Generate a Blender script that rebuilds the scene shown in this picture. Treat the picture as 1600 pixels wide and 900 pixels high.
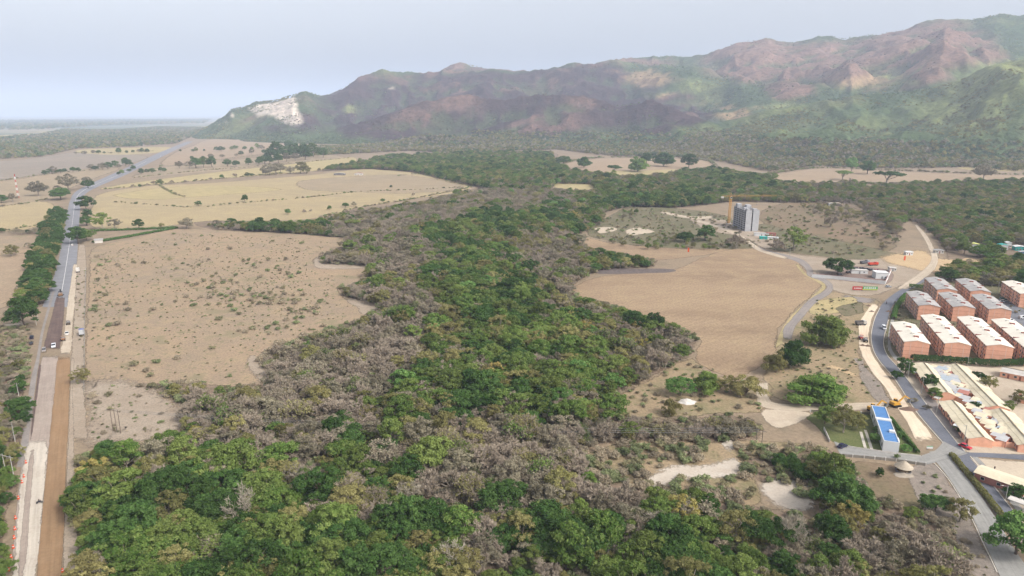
import bpy, bmesh, math, random
import numpy as np
from mathutils import Vector, Matrix
from mathutils.geometry import tessellate_polygon

for _o in list(bpy.data.objects):
    bpy.data.objects.remove(_o, do_unlink=True)
scene = bpy.context.scene
COL = scene.collection

# ------------------------------------------------------------------ camera, sky, sun, exposure
KPX = 1066.0                       # focal length in pixels of a 1600 px wide picture
PITCH = math.atan(272 / KPX)       # horizon 272 px above the centre
CAM_H = 120.0                      # drone height
cam = bpy.data.cameras.new("camera")
cam.sensor_width = 36.0
cam.lens = 36.0 * KPX / 1600.0
cam.clip_start = 0.5
cam.clip_end = 250000
camo = bpy.data.objects.new("camera", cam)
COL.objects.link(camo)
camo.location = (0, 0, CAM_H)
camo.rotation_euler = (math.pi / 2 - PITCH, 0, 0)
scene.camera = camo

SUN_EL, SUN_AZ = math.radians(43), math.radians(124)     # azimuth clockwise from +Y
world = bpy.data.worlds.new("World")
scene.world = world
world.use_nodes = True
wn = world.node_tree
wn.nodes.clear()
sky = wn.nodes.new("ShaderNodeTexSky")
sky.sky_type = 'NISHITA'
sky.sun_disc = False
sky.sun_elevation = SUN_EL
sky.sun_rotation = SUN_AZ
sky.altitude = 400
sky.air_density = 1.0
sky.dust_density = 8.0
sky.ozone_density = 1.0
bg = wn.nodes.new("ShaderNodeBackground")
bg.inputs['Strength'].default_value = 0.15
wo = wn.nodes.new("ShaderNodeOutputWorld")
hs = wn.nodes.new("ShaderNodeHueSaturation")      # thin veil of dust: a paler, greyer sky
hs.inputs['Saturation'].default_value = 0.28
hs.inputs['Value'].default_value = 1.08
wn.links.new(sky.outputs[0], hs.inputs['Color'])
wn.links.new(hs.outputs[0], bg.inputs[0])
wn.links.new(bg.outputs[0], wo.inputs[0])

sl = bpy.data.lights.new("sun", 'SUN')
sl.energy = 1.35
sl.angle = math.radians(9)
sl.color = (1.0, 0.95, 0.88)
so = bpy.data.objects.new("sun", sl)
COL.objects.link(so)
_sd = Vector((math.cos(SUN_EL) * math.sin(SUN_AZ), math.cos(SUN_EL) * math.cos(SUN_AZ), math.sin(SUN_EL)))
so.rotation_euler = _sd.to_track_quat('Z', 'Y').to_euler()
so.location = (300, -300, 900)

scene.view_settings.view_transform = 'Standard'
scene.view_settings.look = 'None'
scene.view_settings.exposure = 0.76
scene.view_settings.gamma = 1.0
scene.view_settings.use_curve_mapping = False
scene.render.engine = 'CYCLES'
scene.cycles.use_denoising = True
scene.cycles.max_bounces = 6
scene.cycles.diffuse_bounces = 3
scene.cycles.transparent_max_bounces = 12
scene.cycles.volume_bounces = 1

rng = np.random.default_rng(7)
random.seed(7)

# ------------------------------------------------------------------ pixel -> place
_c, _s = math.cos(PITCH), math.sin(PITCH)
def G(px, py, z=0.0):
    """the point at height z that photo pixel (px, py) of 1600x900 looks at"""
    u = (px - 800) / KPX; v = (450 - py) / KPX
    t = (z - CAM_H) / (-_s + v * _c)
    return Vector((u * t, (_c + v * _s) * t, z))
def PX(x, y, z):
    """photo pixel of a place (arrays)"""
    z = z - CAM_H
    f = y * _c - z * _s
    up = y * _s + z * _c
    f = np.maximum(f, 1e-3)
    return 800 + KPX * x / f, 450 - KPX * up / f
def height_at(base, top_py):
    """height of an upright thing standing at pixel base whose top is at pixel row top_py"""
    b = G(*base)
    v = (450 - top_py) / KPX
    # ray at distance y: solve up/f = v
    y = b.y
    return CAM_H + y * (v * _c - _s) / (_c + v * _s)

# ------------------------------------------------------------------ noise
_tab = np.random.default_rng(3).random((256, 256))
def vnoise(x, y):
    xi = np.floor(x).astype(int); yi = np.floor(y).astype(int)
    fx = x - xi; fy = y - yi
    fx = fx * fx * (3 - 2 * fx); fy = fy * fy * (3 - 2 * fy)
    a = _tab[xi & 255, yi & 255]; b = _tab[(xi + 1) & 255, yi & 255]
    c = _tab[xi & 255, (yi + 1) & 255]; d = _tab[(xi + 1) & 255, (yi + 1) & 255]
    return (a * (1 - fx) + b * fx) * (1 - fy) + (c * (1 - fx) + d * fx) * fy
def fbm(x, y, o=4, g=0.5):
    s = 0; a = 1; t = 0
    for i in range(o):
        s = s + a * vnoise(x * 2 ** i + 17.3 * i, y * 2 ** i + 9.1 * i); t += a; a *= g
    return s / t
def ridged(x, y, o=4):
    s = 0; a = 1; t = 0
    for i in range(o):
        s = s + a * (1 - np.abs(2 * vnoise(x * 2 ** i + 31.7 * i, y * 2 ** i + 5.3 * i) - 1)); t += a; a *= 0.5
    return s / t
def sstep(a, b, x):
    t = np.clip((x - a) / (b - a), 0, 1)
    return t * t * (3 - 2 * t)

# ------------------------------------------------------------------ terrain height
def _crest(pts):
    az, zc, dd = [], [], []
    for px, py, D in pts:
        u = (px - 800) / KPX; v = (450 - py) / KPX
        dx, dy, dz = u, _c + v * _s, -_s + v * _c
        h = math.hypot(dx, dy)
        az.append(math.atan2(dx, dy)); zc.append(CAM_H + D * dz / h); dd.append(D)
    return np.array(az), np.array(zc), np.array(dd, float)
def _azd(pts):
    a = [math.atan2((px - 800) / KPX, _c) for px, _ in pts]
    return np.array(a), np.array([d for _, d in pts], float)
FOOT = _azd([(250, 3600), (310, 3420), (400, 3250), (500, 2900), (600, 2600), (700, 2350), (800, 2350), (900, 2400), (1000, 2250), (1100, 2150), (1200, 1950), (1300, 1800), (1400, 1700), (1500, 1700), (1600, 1650), (1900, 1500)])
R_MAIN = _crest([(285, 219, 4200), (310, 208, 4250), (330, 199, 4250), (350, 184, 4250), (362, 171, 4200), (382, 167, 4250), (400, 160, 4250), (430, 157, 4250), (452, 150, 4250), (478, 143, 4200), (500, 150, 4214), (520, 147, 4228), (545, 132, 4258), (565, 121, 4322), (600, 114, 4384), (640, 113, 4512), (665, 117, 4500), (700, 112, 4500), (760, 112, 4450), (800, 113, 4450), (850, 110, 4450), (905, 101, 4450), (940, 99, 4450), (985, 97, 4500), (1040, 101, 4400), (1090, 106, 4225), (1130, 119, 4075), (1160, 117, 3950), (1185, 130, 3837), (1230, 124, 3725), (1270, 131, 3575), (1320, 148, 3400), (1400, 175, 3200), (1480, 215, 3000)])
R_SPUR = _crest([(460, 222, 3300), (520, 208, 3250), (580, 190, 3250), (640, 170, 3250), (690, 157, 3300), (740, 150, 3300), (790, 159, 3250), (850, 148, 3250), (910, 152, 3200), (960, 166, 3150), (1010, 160, 3050), (1050, 170, 3000), (1100, 192, 2850), (1150, 212, 2700)])
R_BACK = _crest([(400, 190, 5600), (500, 155, 5500), (530, 139, 5450), (555, 130, 5400), (590, 134, 5400), (640, 128, 5300), (685, 114, 5300), (705, 101, 5300), (722, 99, 5300), (740, 103, 5250), (770, 109, 5250), (830, 114, 5200), (900, 108, 5200), (945, 98, 5200), (985, 93, 5200), (1040, 87, 5200), (1060, 92, 5150), (1100, 87, 5100), (1125, 80, 5100), (1150, 66, 5100), (1165, 63, 5100), (1200, 62, 5100), (1212, 66, 5100), (1240, 67, 5100), (1280, 60, 5050), (1300, 57, 5050), (1320, 60, 5050), (1345, 57, 5050), (1370, 53, 5050), (1420, 45, 5000), (1450, 34, 5000), (1490, 31, 5000), (1520, 30, 5000), (1560, 22, 5000), (1590, 25, 5000), (1640, 20, 5000), (1800, 10, 5000), (2100, 30, 5000)])
R_MID = _crest([(1080, 150, 4000), (1150, 125, 4200), (1200, 108, 4300), (1260, 100, 4400), (1320, 92, 4400), (1380, 78, 4400), (1420, 66, 4400), (1450, 55, 4400), (1478, 42, 4400), (1500, 52, 4400), (1540, 75, 4350), (1590, 100, 4300), (1650, 110, 4300), (1800, 90, 4300)])
R_FRONT = _crest([(1000, 232, 2700), (1060, 215, 2800), (1120, 196, 2900), (1180, 184, 2900), (1240, 170, 2950), (1290, 157, 3000), (1340, 150, 3000), (1400, 146, 3000), (1450, 140, 3050), (1500, 126, 3050), (1550, 110, 3050), (1600, 96, 3050), (1680, 80, 3050), (1850, 60, 3000), (2100, 90, 2900)])
def H(x, y):
    x = np.asarray(x, float); y = np.asarray(y, float)
    d = np.hypot(x, y); az = np.arctan2(x, np.maximum(y, 1.0))
    foot = np.interp(az, *FOOT)
    lat = az * 3600.0
    warp = (fbm(lat / 420 + 3.1, d / 900 + 1.7, 4) - 0.5)
    out = np.zeros_like(d)
    for k, (R, f0, back) in enumerate(((R_FRONT, 0.0, 1500.), (R_MAIN, 0.0, 1500.), (R_MID, 0.25, 1400.), (R_BACK, 0.2, 2500.), (R_SPUR, 0.0, 900.))):
        a, zc, dd = R
        z0 = np.interp(az, a, zc, left=0.0, right=0.0 if k in (1, 4) else None); D = np.interp(az, a, dd)
        fo = foot + f0 * (D - foot)
        u = np.clip((d - fo) / (D - fo), 0, 1)
        th = (0.5, -0.35, 0.7, 0.2, 0.9)[k]
        wx = x + 420 * warp; wy = y + 420 * (fbm(x / 500 + 9, y / 500 + 2, 3) - 0.5)
        rx = wx * math.cos(th) - wy * math.sin(th); ry = wx * math.sin(th) + wy * math.cos(th)
        valley = 1 - ridged(rx / (760 + 60 * k) + 11.3 * k, ry / 1500 + 4.7 * k, 5)
        small = fbm(lat / 130 + 7.7 * k, d / 260, 4) - 0.5
        bell = 4 * u * (1 - u)
        f = u ** 1.15 - (1.25, 1.25, 0.8, 0.8, 1.25)[k] * bell * (valley - 0.20) + 0.16 * bell * small
        f = np.clip(f, 0, None) * sstep(0.0, 0.08, u)
        g = 1 - np.clip((d - D) / back, 0, 1) ** 1.3
        zz = np.maximum(z0, 0) * np.where(d <= D, f, g)
        out = np.maximum(out, zz)
    out = out * sstep(0, 140, d - foot)
    return np.where((az > a_min) & (out > 0.4), out, 0.0)
a_min = R_MAIN[0][0] - 0.004
def Hs(x, y):
    return float(H(np.array([x]), np.array([y]))[0])

# ------------------------------------------------------------------ object helpers
def tag(o, label=None, cat=None, group=None, kind=None):
    if label: o['label'] = label
    if cat: o['category'] = cat
    if group: o['group'] = group
    if kind: o['kind'] = kind
    return o
def thing(name, label, cat, loc=(0, 0, 0), rotz=0.0, group=None):
    o = bpy.data.objects.new(name, None)
    o.empty_display_size = 0.3
    COL.objects.link(o)
    o.location = loc; o.rotation_euler = (0, 0, rotz)
    return tag(o, label, cat, group)
def link(name, me, parent=None, loc=(0, 0, 0), rotz=0.0, scale=(1, 1, 1)):
    o = bpy.data.objects.new(name, me)
    COL.objects.link(o)
    o.location = loc; o.rotation_euler = (0, 0, rotz); o.scale = scale
    o.parent = parent
    return o
def np_mesh(name, V, F, mat=None, smooth=False, attrs=None):
    """mesh from arrays; F is (n,4) or (n,3)"""
    V = np.asarray(V, np.float32); F = np.asarray(F, np.int32)
    me = bpy.data.meshes.new(name)
    n, k = F.shape
    me.vertices.add(len(V)); me.vertices.foreach_set("co", V.ravel())
    me.loops.add(n * k); me.loops.foreach_set("vertex_index", F.ravel())
    me.polygons.add(n)
    me.polygons.foreach_set("loop_start", np.arange(0, n * k, k, dtype=np.int32))
    me.polygons.foreach_set("loop_total", np.full(n, k, np.int32))
    if smooth:
        me.polygons.foreach_set("use_smooth", np.ones(n, bool))
    for an, (typ, arr) in (attrs or {}).items():
        at = me.attributes.new(an, typ, 'POINT')
        at.data.foreach_set("color" if typ == 'FLOAT_COLOR' else "vector" if typ == 'FLOAT_VECTOR' else "value", np.asarray(arr, np.float32 if typ != 'INT' else np.int32).ravel())
    me.update(calc_edges=True)
    if mat: me.materials.append(mat)
    return me
class MB:
    def __init__(s): s.v = []; s.f = []
    def add(s, vs, fs):
        n = len(s.v); s.v += [tuple(p) for p in vs]; s.f += [tuple(i + n for i in f) for f in fs]; return s
    def box(s, x0, x1, y0, y1, z0, z1):
        return s.add([(x0, y0, z0), (x1, y0, z0), (x1, y1, z0), (x0, y1, z0), (x0, y0, z1), (x1, y0, z1), (x1, y1, z1), (x0, y1, z1)],
                     [(3, 2, 1, 0), (4, 5, 6, 7), (0, 1, 5, 4), (1, 2, 6, 5), (2, 3, 7, 6), (3, 0, 4, 7)])
    def obox(s, c, ax, sx, sy, sz):
        """box centred at c, x axis turned by angle ax about z"""
        ca, sa = math.cos(ax), math.sin(ax)
        vs = []
        for dz in (-sz / 2, sz / 2):
            for dx, dy in ((-sx / 2, -sy / 2), (sx / 2, -sy / 2), (sx / 2, sy / 2), (-sx / 2, sy / 2)):
                vs.append((c[0] + dx * ca - dy * sa, c[1] + dx * sa + dy * ca, c[2] + dz))
        return s.add(vs, [(3, 2, 1, 0), (4, 5, 6, 7), (0, 1, 5, 4), (1, 2, 6, 5), (2, 3, 7, 6), (3, 0, 4, 7)])
    def prism(s, poly, axis, a, b):
        """poly of 2-tuples extruded along axis ('x','y','z') from a to b"""
        def P(p, t): return {'x': (t, p[0], p[1]), 'y': (p[0], t, p[1]), 'z': (p[0], p[1], t)}[axis]
        n = len(poly)
        vs = [P(p, a) for p in poly] + [P(p, b) for p in poly]
        fs = [tuple(range(n))[::-1], tuple(range(n, 2 * n))] + [(i, (i + 1) % n, n + (i + 1) % n, n + i) for i in range(n)]
        return s.add(vs, fs)
    def tube(s, p0, p1, r0, r1=None, n=6, cap=True):
        p0 = Vector(p0); p1 = Vector(p1); r1 = r0 if r1 is None else r1
        d = (p1 - p0)
        if d.length < 1e-6: return s
        d.normalize()
        a = d.cross(Vector((0, 0, 1))) if abs(d.z) < 0.95 else d.cross(Vector((1, 0, 0)))
        a.normalize(); b = d.cross(a)
        vs = []
        for p, r in ((p0, r0), (p1, r1)):
            for i in range(n):
                t = 2 * math.pi * i / n
                vs.append(p + a * (r * math.cos(t)) + b * (r * math.sin(t)))
        fs = [(i, (i + 1) % n, n + (i + 1) % n, n + i) for i in range(n)]
        if cap: fs += [tuple(range(n))[::-1], tuple(range(n, 2 * n))]
        return s.add(vs, fs)
    def lathe(s, prof, c=(0, 0, 0), n=12):
        vs = []
        for r, z in prof:
            for i in range(n):
                t = 2 * math.pi * i / n
                vs.append((c[0] + r * math.cos(t), c[1] + r * math.sin(t), c[2] + z))
        fs = [(k * n + i, k * n + (i + 1) % n, (k + 1) * n + (i + 1) % n, (k + 1) * n + i) for k in range(len(prof) - 1) for i in range(n)]
        fs += [tuple(range(n))[::-1], tuple(range((len(prof) - 1) * n, len(prof) * n))]
        return s.add(vs, fs)
    def mesh(s, name, mat=None, smooth=False):
        me = bpy.data.meshes.new(name)
        me.from_pydata(s.v, [], s.f)
        bm = bmesh.new(); bm.from_mesh(me)
        bmesh.ops.recalc_face_normals(bm, faces=bm.faces)
        bm.to_mesh(me); bm.free()
        if smooth: me.polygons.foreach_set("use_smooth", [True] * len(me.polygons))
        if mat: me.materials.append(mat)
        me.update()
        return me
    def build(s, name, mat, parent=None, smooth=False, loc=(0, 0, 0), rotz=0.0):
        return link(name, s.mesh(name, mat, smooth), parent, loc, rotz)

# ------------------------------------------------------------------ materials
def lin(r, g, b, k=1.0):   # sRGB photo colour -> albedo
    f = lambda c: (c / 255 / 12.92 if c / 255 <= 0.04045 else ((c / 255 + 0.055) / 1.055) ** 2.4) * k
    return (f(r), f(g), f(b), 1.0)
class NT:
    def __init__(s, name):
        s.m = bpy.data.materials.new(name); s.m.use_nodes = True
        s.t = s.m.node_tree; s.t.nodes.clear()
        s.out = s.n('ShaderNodeOutputMaterial')
    def n(s, t, **kw):
        x = s.t.nodes.new(t)
        for k, v in kw.items(): setattr(x, k, v)
        return x
    def l(s, a, b): s.t.links.new(a, b)
    def val(s, sock, v):
        if hasattr(v, 'is_output') or isinstance(v, bpy.types.NodeSocket): s.l(v, sock)
        else: sock.default_value = v
    def noise(s, scale, detail=4, rough=0.55, vec=None, stretch=None):
        x = s.n('ShaderNodeTexNoise'); x.inputs['Scale'].default_value = scale
        x.inputs['Detail'].default_value = detail; x.inputs['Roughness'].default_value = rough
        v = vec if vec is not None else s.pos()
        if stretch:
            mp = s.n('ShaderNodeMapping'); mp.inputs['Scale'].default_value = stretch[:3]
            if len(stretch) > 3: mp.inputs['Rotation'].default_value = (0, 0, stretch[3])
            s.l(v, mp.inputs[0]); v = mp.outputs[0]
        s.l(v, x.inputs['Vector'])
        return x.outputs[0]
    def pos(s):
        if not hasattr(s, '_p'): s._p = s.n('ShaderNodeNewGeometry').outputs['Position']
        return s._p
    def ramp(s, fac, stops, interp='LINEAR'):
        r = s.n('ShaderNodeValToRGB'); r.color_ramp.interpolation = interp
        e = r.color_ramp.elements
        while len(e) < len(stops): e.new(0.5)
        for el, (p, c) in zip(e, stops):
            el.position = p; el.color = c if len(c) == 4 else (*c, 1)
        s.l(fac, r.inputs[0]); return r.outputs[0]
    def mix(s, f, a, b, mode='MIX'):
        x = s.n('ShaderNodeMix', data_type='RGBA', blend_type=mode)
        s.val(x.inputs[0], f); s.val(x.inputs[6], a); s.val(x.inputs[7], b)
        return x.outputs[2]
    def math(s, op, a, b=0.0, clamp=False):
        x = s.n('ShaderNodeMath', operation=op, use_clamp=clamp)
        s.val(x.inputs[0], a); s.val(x.inputs[1], b)
        return x.outputs[0]
    def attr(s, name, out='Fac', typ='GEOMETRY'):
        x = s.n('ShaderNodeAttribute', attribute_name=name, attribute_type=typ); return x.outputs[out]
    def principled(s, col, rough=0.9, bump=None, bstr=0.3, bdist=0.2, spec=0.2, metal=0.0):
        p = s.n('ShaderNodeBsdfPrincipled')
        s.val(p.inputs['Base Color'], col); s.val(p.inputs['Roughness'], rough)
        p.inputs['Specular IOR Level'].default_value = spec; p.inputs['Metallic'].default_value = metal
        if bump is not None:
            b = s.n('ShaderNodeBump'); b.inputs['Strength'].default_value = bstr; b.inputs['Distance'].default_value = bdist
            s.l(bump, b.inputs['Height']); s.l(b.outputs[0], p.inputs['Normal'])
        return p.outputs[0]
    def finish(s, sh): s.l(sh, s.out.inputs['Surface']); return s.m

GK = 0.71
def ground_mat(name, c1, c2, c3, big=0.02, mid=0.15, fine=1.2, speck=None, feather=True, stretch=None, furrow=None, grain=0.75, streak=0.0, bump=0.5, thresh=0.5):
    """soil or grass: two colours mixed by broad noise, a third by medium noise, fine grain, optional specks"""
    t = NT(name)
    c1, c2, c3 = [tuple(v * GK for v in c[:3]) + (1,) for c in (c1, c2, c3)]
    if speck: speck = [(s_, p_, tuple(v * GK for v in c[:3]) + (1,)) for s_, p_, c in speck]
    a = t.noise(big, 5, 0.6, stretch=stretch)
    col = t.mix(t.ramp(a, [(0.36, (0, 0, 0, 1)), (0.64, (1, 1, 1, 1))]), c1, c2)
    b = t.noise(mid, 6, 0.65)
    col = t.mix(t.ramp(b, [(0.45, (0, 0, 0, 1)), (0.72, (1, 1, 1, 1))]), col, c3)
    f = t.noise(fine, 5, 0.7)
    col = t.mix(grain, col, t.ramp(f, [(0.25, (0.45, 0.45, 0.45, 1)), (0.5, (1, 1, 1, 1)), (0.8, (1.45, 1.42, 1.38, 1))]), 'MULTIPLY')
    if speck:
        for sc, p, c in speck:
            q = t.noise(sc, 3, 0.6)
            col = t.mix(t.ramp(q, [(p, (0, 0, 0, 1)), (min(p + 0.06, 1), (1, 1, 1, 1))]), col, c)
    if streak:      # wheel-worn bands along a road
        cb = t.n('ShaderNodeCombineXYZ'); sp = t.n('ShaderNodeSeparateXYZ'); t.l(t.pos(), sp.inputs[0])
        t.l(t.math('MULTIPLY', t.attr('across'), 9.0), cb.inputs[0]); t.l(t.math('MULTIPLY', sp.outputs[1], 0.03), cb.inputs[1])
        q = t.noise(1.0, 4, 0.6, vec=cb.outputs[0])
        col = t.mix(streak, col, t.ramp(q, [(0.3, (0.72, 0.70, 0.69, 1)), (0.5, (1, 1, 1, 1)), (0.72, (1.2, 1.19, 1.17, 1))]), 'MULTIPLY')
    if furrow:
        per, rot, amt = furrow
        mp = t.n('ShaderNodeMapping'); mp.inputs['Rotation'].default_value = (0, 0, rot); t.l(t.pos(), mp.inputs[0])
        w = t.n('ShaderNodeTexWave'); w.inputs['Scale'].default_value = 6.283 / per / 20 * 1.0; w.inputs['Distortion'].default_value = 3.0; w.inputs['Detail'].default_value = 3; w.inputs['Detail Scale'].default_value = 0.6
        t.l(mp.outputs[0], w.inputs['Vector'])
        col = t.mix(amt, col, t.ramp(w.outputs[1], [(0.0, (0.78, 0.77, 0.76, 1)), (1.0, (1.16, 1.15, 1.13, 1))]), 'MULTIPLY')
    sh = t.principled(col, 0.95, f, bump * grain / 0.75, 0.35, 0.1)
    if feather:
        e = t.attr('feather')
        q = t.noise(mid * 2.2, 5, 0.7)
        k = t.math('ADD', t.math('MULTIPLY', e, 1.6), t.math('SUBTRACT', t.math('MULTIPLY', q, 1.6), 1.1))
        k = t.ramp(k, [(0.35, (0, 0, 0, 1)), (0.75, (1, 1, 1, 1))])
        tr = t.n('ShaderNodeBsdfTransparent')
        mx = t.n('ShaderNodeMixShader')
        t.l(k, mx.inputs[0]); t.l(tr.outputs[0], mx.inputs[1]); t.l(sh, mx.inputs[2])
        sh = mx.outputs[0]
    return t.finish(sh)
def plain(name, col, rough=0.7, var=0.18, scale=0.8, spec=0.3, metal=0.0, dirt=None):
    t = NT(name)
    f = t.noise(scale, 5, 0.65)
    c = t.mix(1.0, col, t.ramp(f, [(0.25, (1 - var * 1.6,) * 3 + (1,)), (0.75, (1 + var,) * 3 + (1,))]), 'MULTIPLY')
    if dirt:
        q = t.noise(scale * 0.35, 5, 0.7)
        c = t.mix(t.ramp(q, [(0.52, (0, 0, 0, 1)), (0.72, (0.8, 0.8, 0.8, 1))]), c, dirt)
    return t.finish(t.principled(c, rough, None, spec=spec, metal=metal))

# ------------------------------------------------------------------ ground sheets, roads
def catmull(pts, closed, step):
    n = len(pts); out = []
    rngi = range(n if closed else n - 1)
    for i in rngi:
        p0 = pts[(i - 1) % n] if closed or i > 0 else pts[i]
        p1 = pts[i]; p2 = pts[(i + 1) % n]
        p3 = pts[(i + 2) % n] if closed or i + 2 < n else p2
        L = (p2 - p1).length
        k = max(1, min(60, int(L / step)))
        for j in range(k):
            t = j / k
            out.append(0.5 * ((2 * p1) + (p2 - p0) * t + (2 * p0 - 5 * p1 + 4 * p2 - p3) * t * t + (3 * p1 - p0 - 3 * p2 + p3) * t ** 3))
    if not closed: out.append(pts[-1])
    return out
def sheet(name, px, mat, z=0.03, feather=3.0, jag=1.5, step=None, label=None, smooth=True):
    W = [G(*p) for p in px]
    per = sum((W[i] - W[i - 1]).length for i in range(len(W)))
    step = step or max(1.5, per / 220)
    P = catmull(W, True, step) if smooth else W
    area = sum(P[i - 1].x * P[i].y - P[i].x * P[i - 1].y for i in range(len(P)))
    if area < 0: P = P[::-1]
    A = np.array([(p.x, p.y) for p in P])
    nrm = np.roll(A, -1, 0) - np.roll(A, 1, 0)
    nrm = np.stack([nrm[:, 1], -nrm[:, 0]], 1); nrm /= np.linalg.norm(nrm, axis=1)[:, None] + 1e-9
    q = fbm(A[:, 0] / (jag * 6 + 1) + 5, A[:, 1] / (jag * 6 + 1) + 9, 3) - 0.5
    A = A + nrm * (q * 2 * jag)[:, None]
    outer = A + nrm * feather * 0.5; inner = A - nrm * feather * 0.5
    n = len(A)
    tris = tessellate_polygon([[Vector((a[0], a[1], 0)) for a in inner]])
    V = np.zeros((2 * n, 3)); V[:n, :2] = inner; V[n:, :2] = outer; V[:, 2] = z
    V[n:, 2] = z - 0.006
    F = [tuple(t) for t in tris]
    for i in range(n):
        j = (i + 1) % n
        F += [(i, n + i, n + j), (i, n + j, j)]
    fe = np.zeros(2 * n); fe[:n] = 1
    F = np.array(F)
    a, b, c = V[F[:, 0]], V[F[:, 1]], V[F[:, 2]]
    up = (b[:, 0] - a[:, 0]) * (c[:, 1] - a[:, 1]) - (b[:, 1] - a[:, 1]) * (c[:, 0] - a[:, 0])
    F[up < 0] = F[up < 0][:, ::-1]
    o = link(name, np_mesh(name, V, F, mat, attrs={'feather': ('FLOAT', fe)}))
    return tag(o, label, None, None, 'structure')
def ribbon(name, L, R, mat, z=0.06, step=3.0, feather=0.0, jag=0.0, nacross=4, label=None):
    """road between two edge lines traced in the photograph"""
    def rs(px, n):
        P = catmull([G(*p) for p in px], False, step)
        d = np.cumsum([0] + [(P[i + 1] - P[i]).length for i in range(len(P) - 1)])
        t = np.linspace(0, d[-1], n)
        return np.stack([np.interp(t, d, [p.x for p in P]), np.interp(t, d, [p.y for p in P])], 1), d[-1]
    _, ln = rs(L, 2)
    n = max(8, int(ln / step))
    a, _ = rs(L, n); b, _ = rs(R, n)
    if jag:
        a += ((fbm(a[:, 0] / 6, a[:, 1] / 6, 3) - 0.5) * 2 * jag)[:, None] * (a - b) / (np.linalg.norm(a - b, axis=1)[:, None])
        b += ((fbm(b[:, 0] / 6, b[:, 1] / 6, 3) - 0.5) * 2 * jag)[:, None] * (b - a) / (np.linalg.norm(a - b, axis=1)[:, None])
    ts = [-0.001] + list(np.linspace(0, 1, nacross)) + [1.001]
    w = np.linalg.norm(a - b, axis=1)[:, None]
    fw = np.minimum(feather / w, 0.8)
    cols = [a + (b - a) * (-fw / 2), a + (b - a) * (fw / 2)] + [a + (b - a) * t for t in np.linspace(0.45, 0.55, 2)] + [a + (b - a) * (1 - fw / 2), a + (b - a) * (1 + fw / 2)]
    fes = [0, 1, 1, 1, 1, 0]
    if not feather: cols = cols[1:-1]; fes = fes[1:-1]
    m = len(cols)
    V = np.zeros((n, m, 3)); V[:, :, 2] = z
    for k in range(m): V[:, k, :2] = cols[k]
    idx = np.arange(n * m).reshape(n, m)
    F = np.stack([idx[:-1, :-1], idx[:-1, 1:], idx[1:, 1:], idx[1:, :-1]], -1).reshape(-1, 4)
    fe = np.tile(np.array(fes, float), (n, 1))
    if feather: fe *= np.clip(np.minimum(np.arange(n), np.arange(n)[::-1]) * step / 16.0, 0, 1)[:, None]
    across = np.tile(np.linspace(0, 1, m), (n, 1))
    v0 = V.reshape(-1, 3)
    f = F[0]; a_, b_, c_ = v0[f[0]], v0[f[1]], v0[f[2]]
    if (b_[0] - a_[0]) * (c_[1] - a_[1]) - (b_[1] - a_[1]) * (c_[0] - a_[0]) < 0: F = F[:, ::-1]
    o = link(name, np_mesh(name, v0, F, mat, attrs={'feather': ('FLOAT', fe.ravel()), 'across': ('FLOAT', across.ravel())}))
    return tag(o, label, None, None, 'structure')
def kerb(name, px, w=0.25, h=0.14, mat=None, step=3.0):
    P = catmull([G(*p) for p in px], False, step)
    V = []; F = []
    for i, p in enumerate(P):
        d = (P[min(i + 1, len(P) - 1)] - P[max(i - 1, 0)]); d.normalize(); nn = Vector((-d.y, d.x, 0)) * (w / 2)
        V += [(p - nn)[:2] + (0.0,) if False else (p.x - nn.x, p.y - nn.y, 0), (p.x - nn.x, p.y - nn.y, h), (p.x + nn.x, p.y + nn.y, h), (p.x + nn.x, p.y + nn.y, 0)]
        if i:
            b = 4 * i; a = b - 4
            F += [(a, a + 1, b + 1, b), (a + 1, a + 2, b + 2, b + 1), (a + 2, a + 3, b + 3, b + 2)]
    o = link(name, np_mesh(name, np.array(V), np.array(F), mat))
    return tag(o, None, None, None, 'structure')

SOIL = lin(176, 152, 133); SOIL_P = lin(178, 152, 138); STRAW = lin(190, 166, 130); GREYS = lin(160, 148, 138)
GRASS_G = lin(98, 102, 74)
m_base = ground_mat("dry_soil", lin(150, 130, 112), lin(164, 142, 122), lin(128, 118, 98), 0.004, 0.05, 0.6, feather=False)
m_litter = ground_mat("leaf_litter", lin(136, 118, 102), lin(148, 128, 110), lin(112, 106, 84), 0.03, 0.2, 1.0)
m_field1 = ground_mat("dry_pasture", lin(170, 147, 122), lin(156, 139, 119), lin(176, 155, 125), 0.016, 0.07, 0.9,
                      speck=[(0.35, 0.60, lin(136, 131, 99)), (0.11, 0.61, lin(140, 131, 102)), (0.035, 0.60, lin(150, 137, 110)), (0.6, 0.68, lin(112, 114, 82))])
m_pale = ground_mat("bare_pale_soil", lin(168, 152, 134), lin(180, 166, 148), lin(156, 139, 120), 0.05, 0.2, 1.3)
m_straw = ground_mat("straw_field", lin(178, 160, 124), lin(168, 152, 122), lin(186, 168, 128), 0.008, 0.05, 0.5, stretch=(0.4, 1.6, 1, 0.2))
m_tan = ground_mat("tan_field", lin(166, 148, 122), lin(156, 141, 118), lin(172, 155, 128), 0.006, 0.04, 0.4)
m_grey_f = ground_mat("stubble_field", lin(150, 138, 124), lin(160, 146, 130), lin(140, 132, 116), 0.005, 0.04, 0.4)
m_pink = ground_mat("pink_meadow", lin(170, 148, 124), lin(160, 141, 118), lin(176, 156, 129), 0.01, 0.06, 0.5)
m_gold = ground_mat("golden_grass", lin(188, 170, 126), lin(178, 162, 122), lin(162, 152, 112), 0.02, 0.08, 0.7)
m_plough = ground_mat("ploughed_soil", lin(170, 147, 120), lin(146, 124, 102), lin(174, 152, 122), 0.010, 0.06, 0.7, furrow=(4.5, 0.9, 0.16), stretch=(0.35, 1.8, 1, -0.5), bump=0.7)
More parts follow.
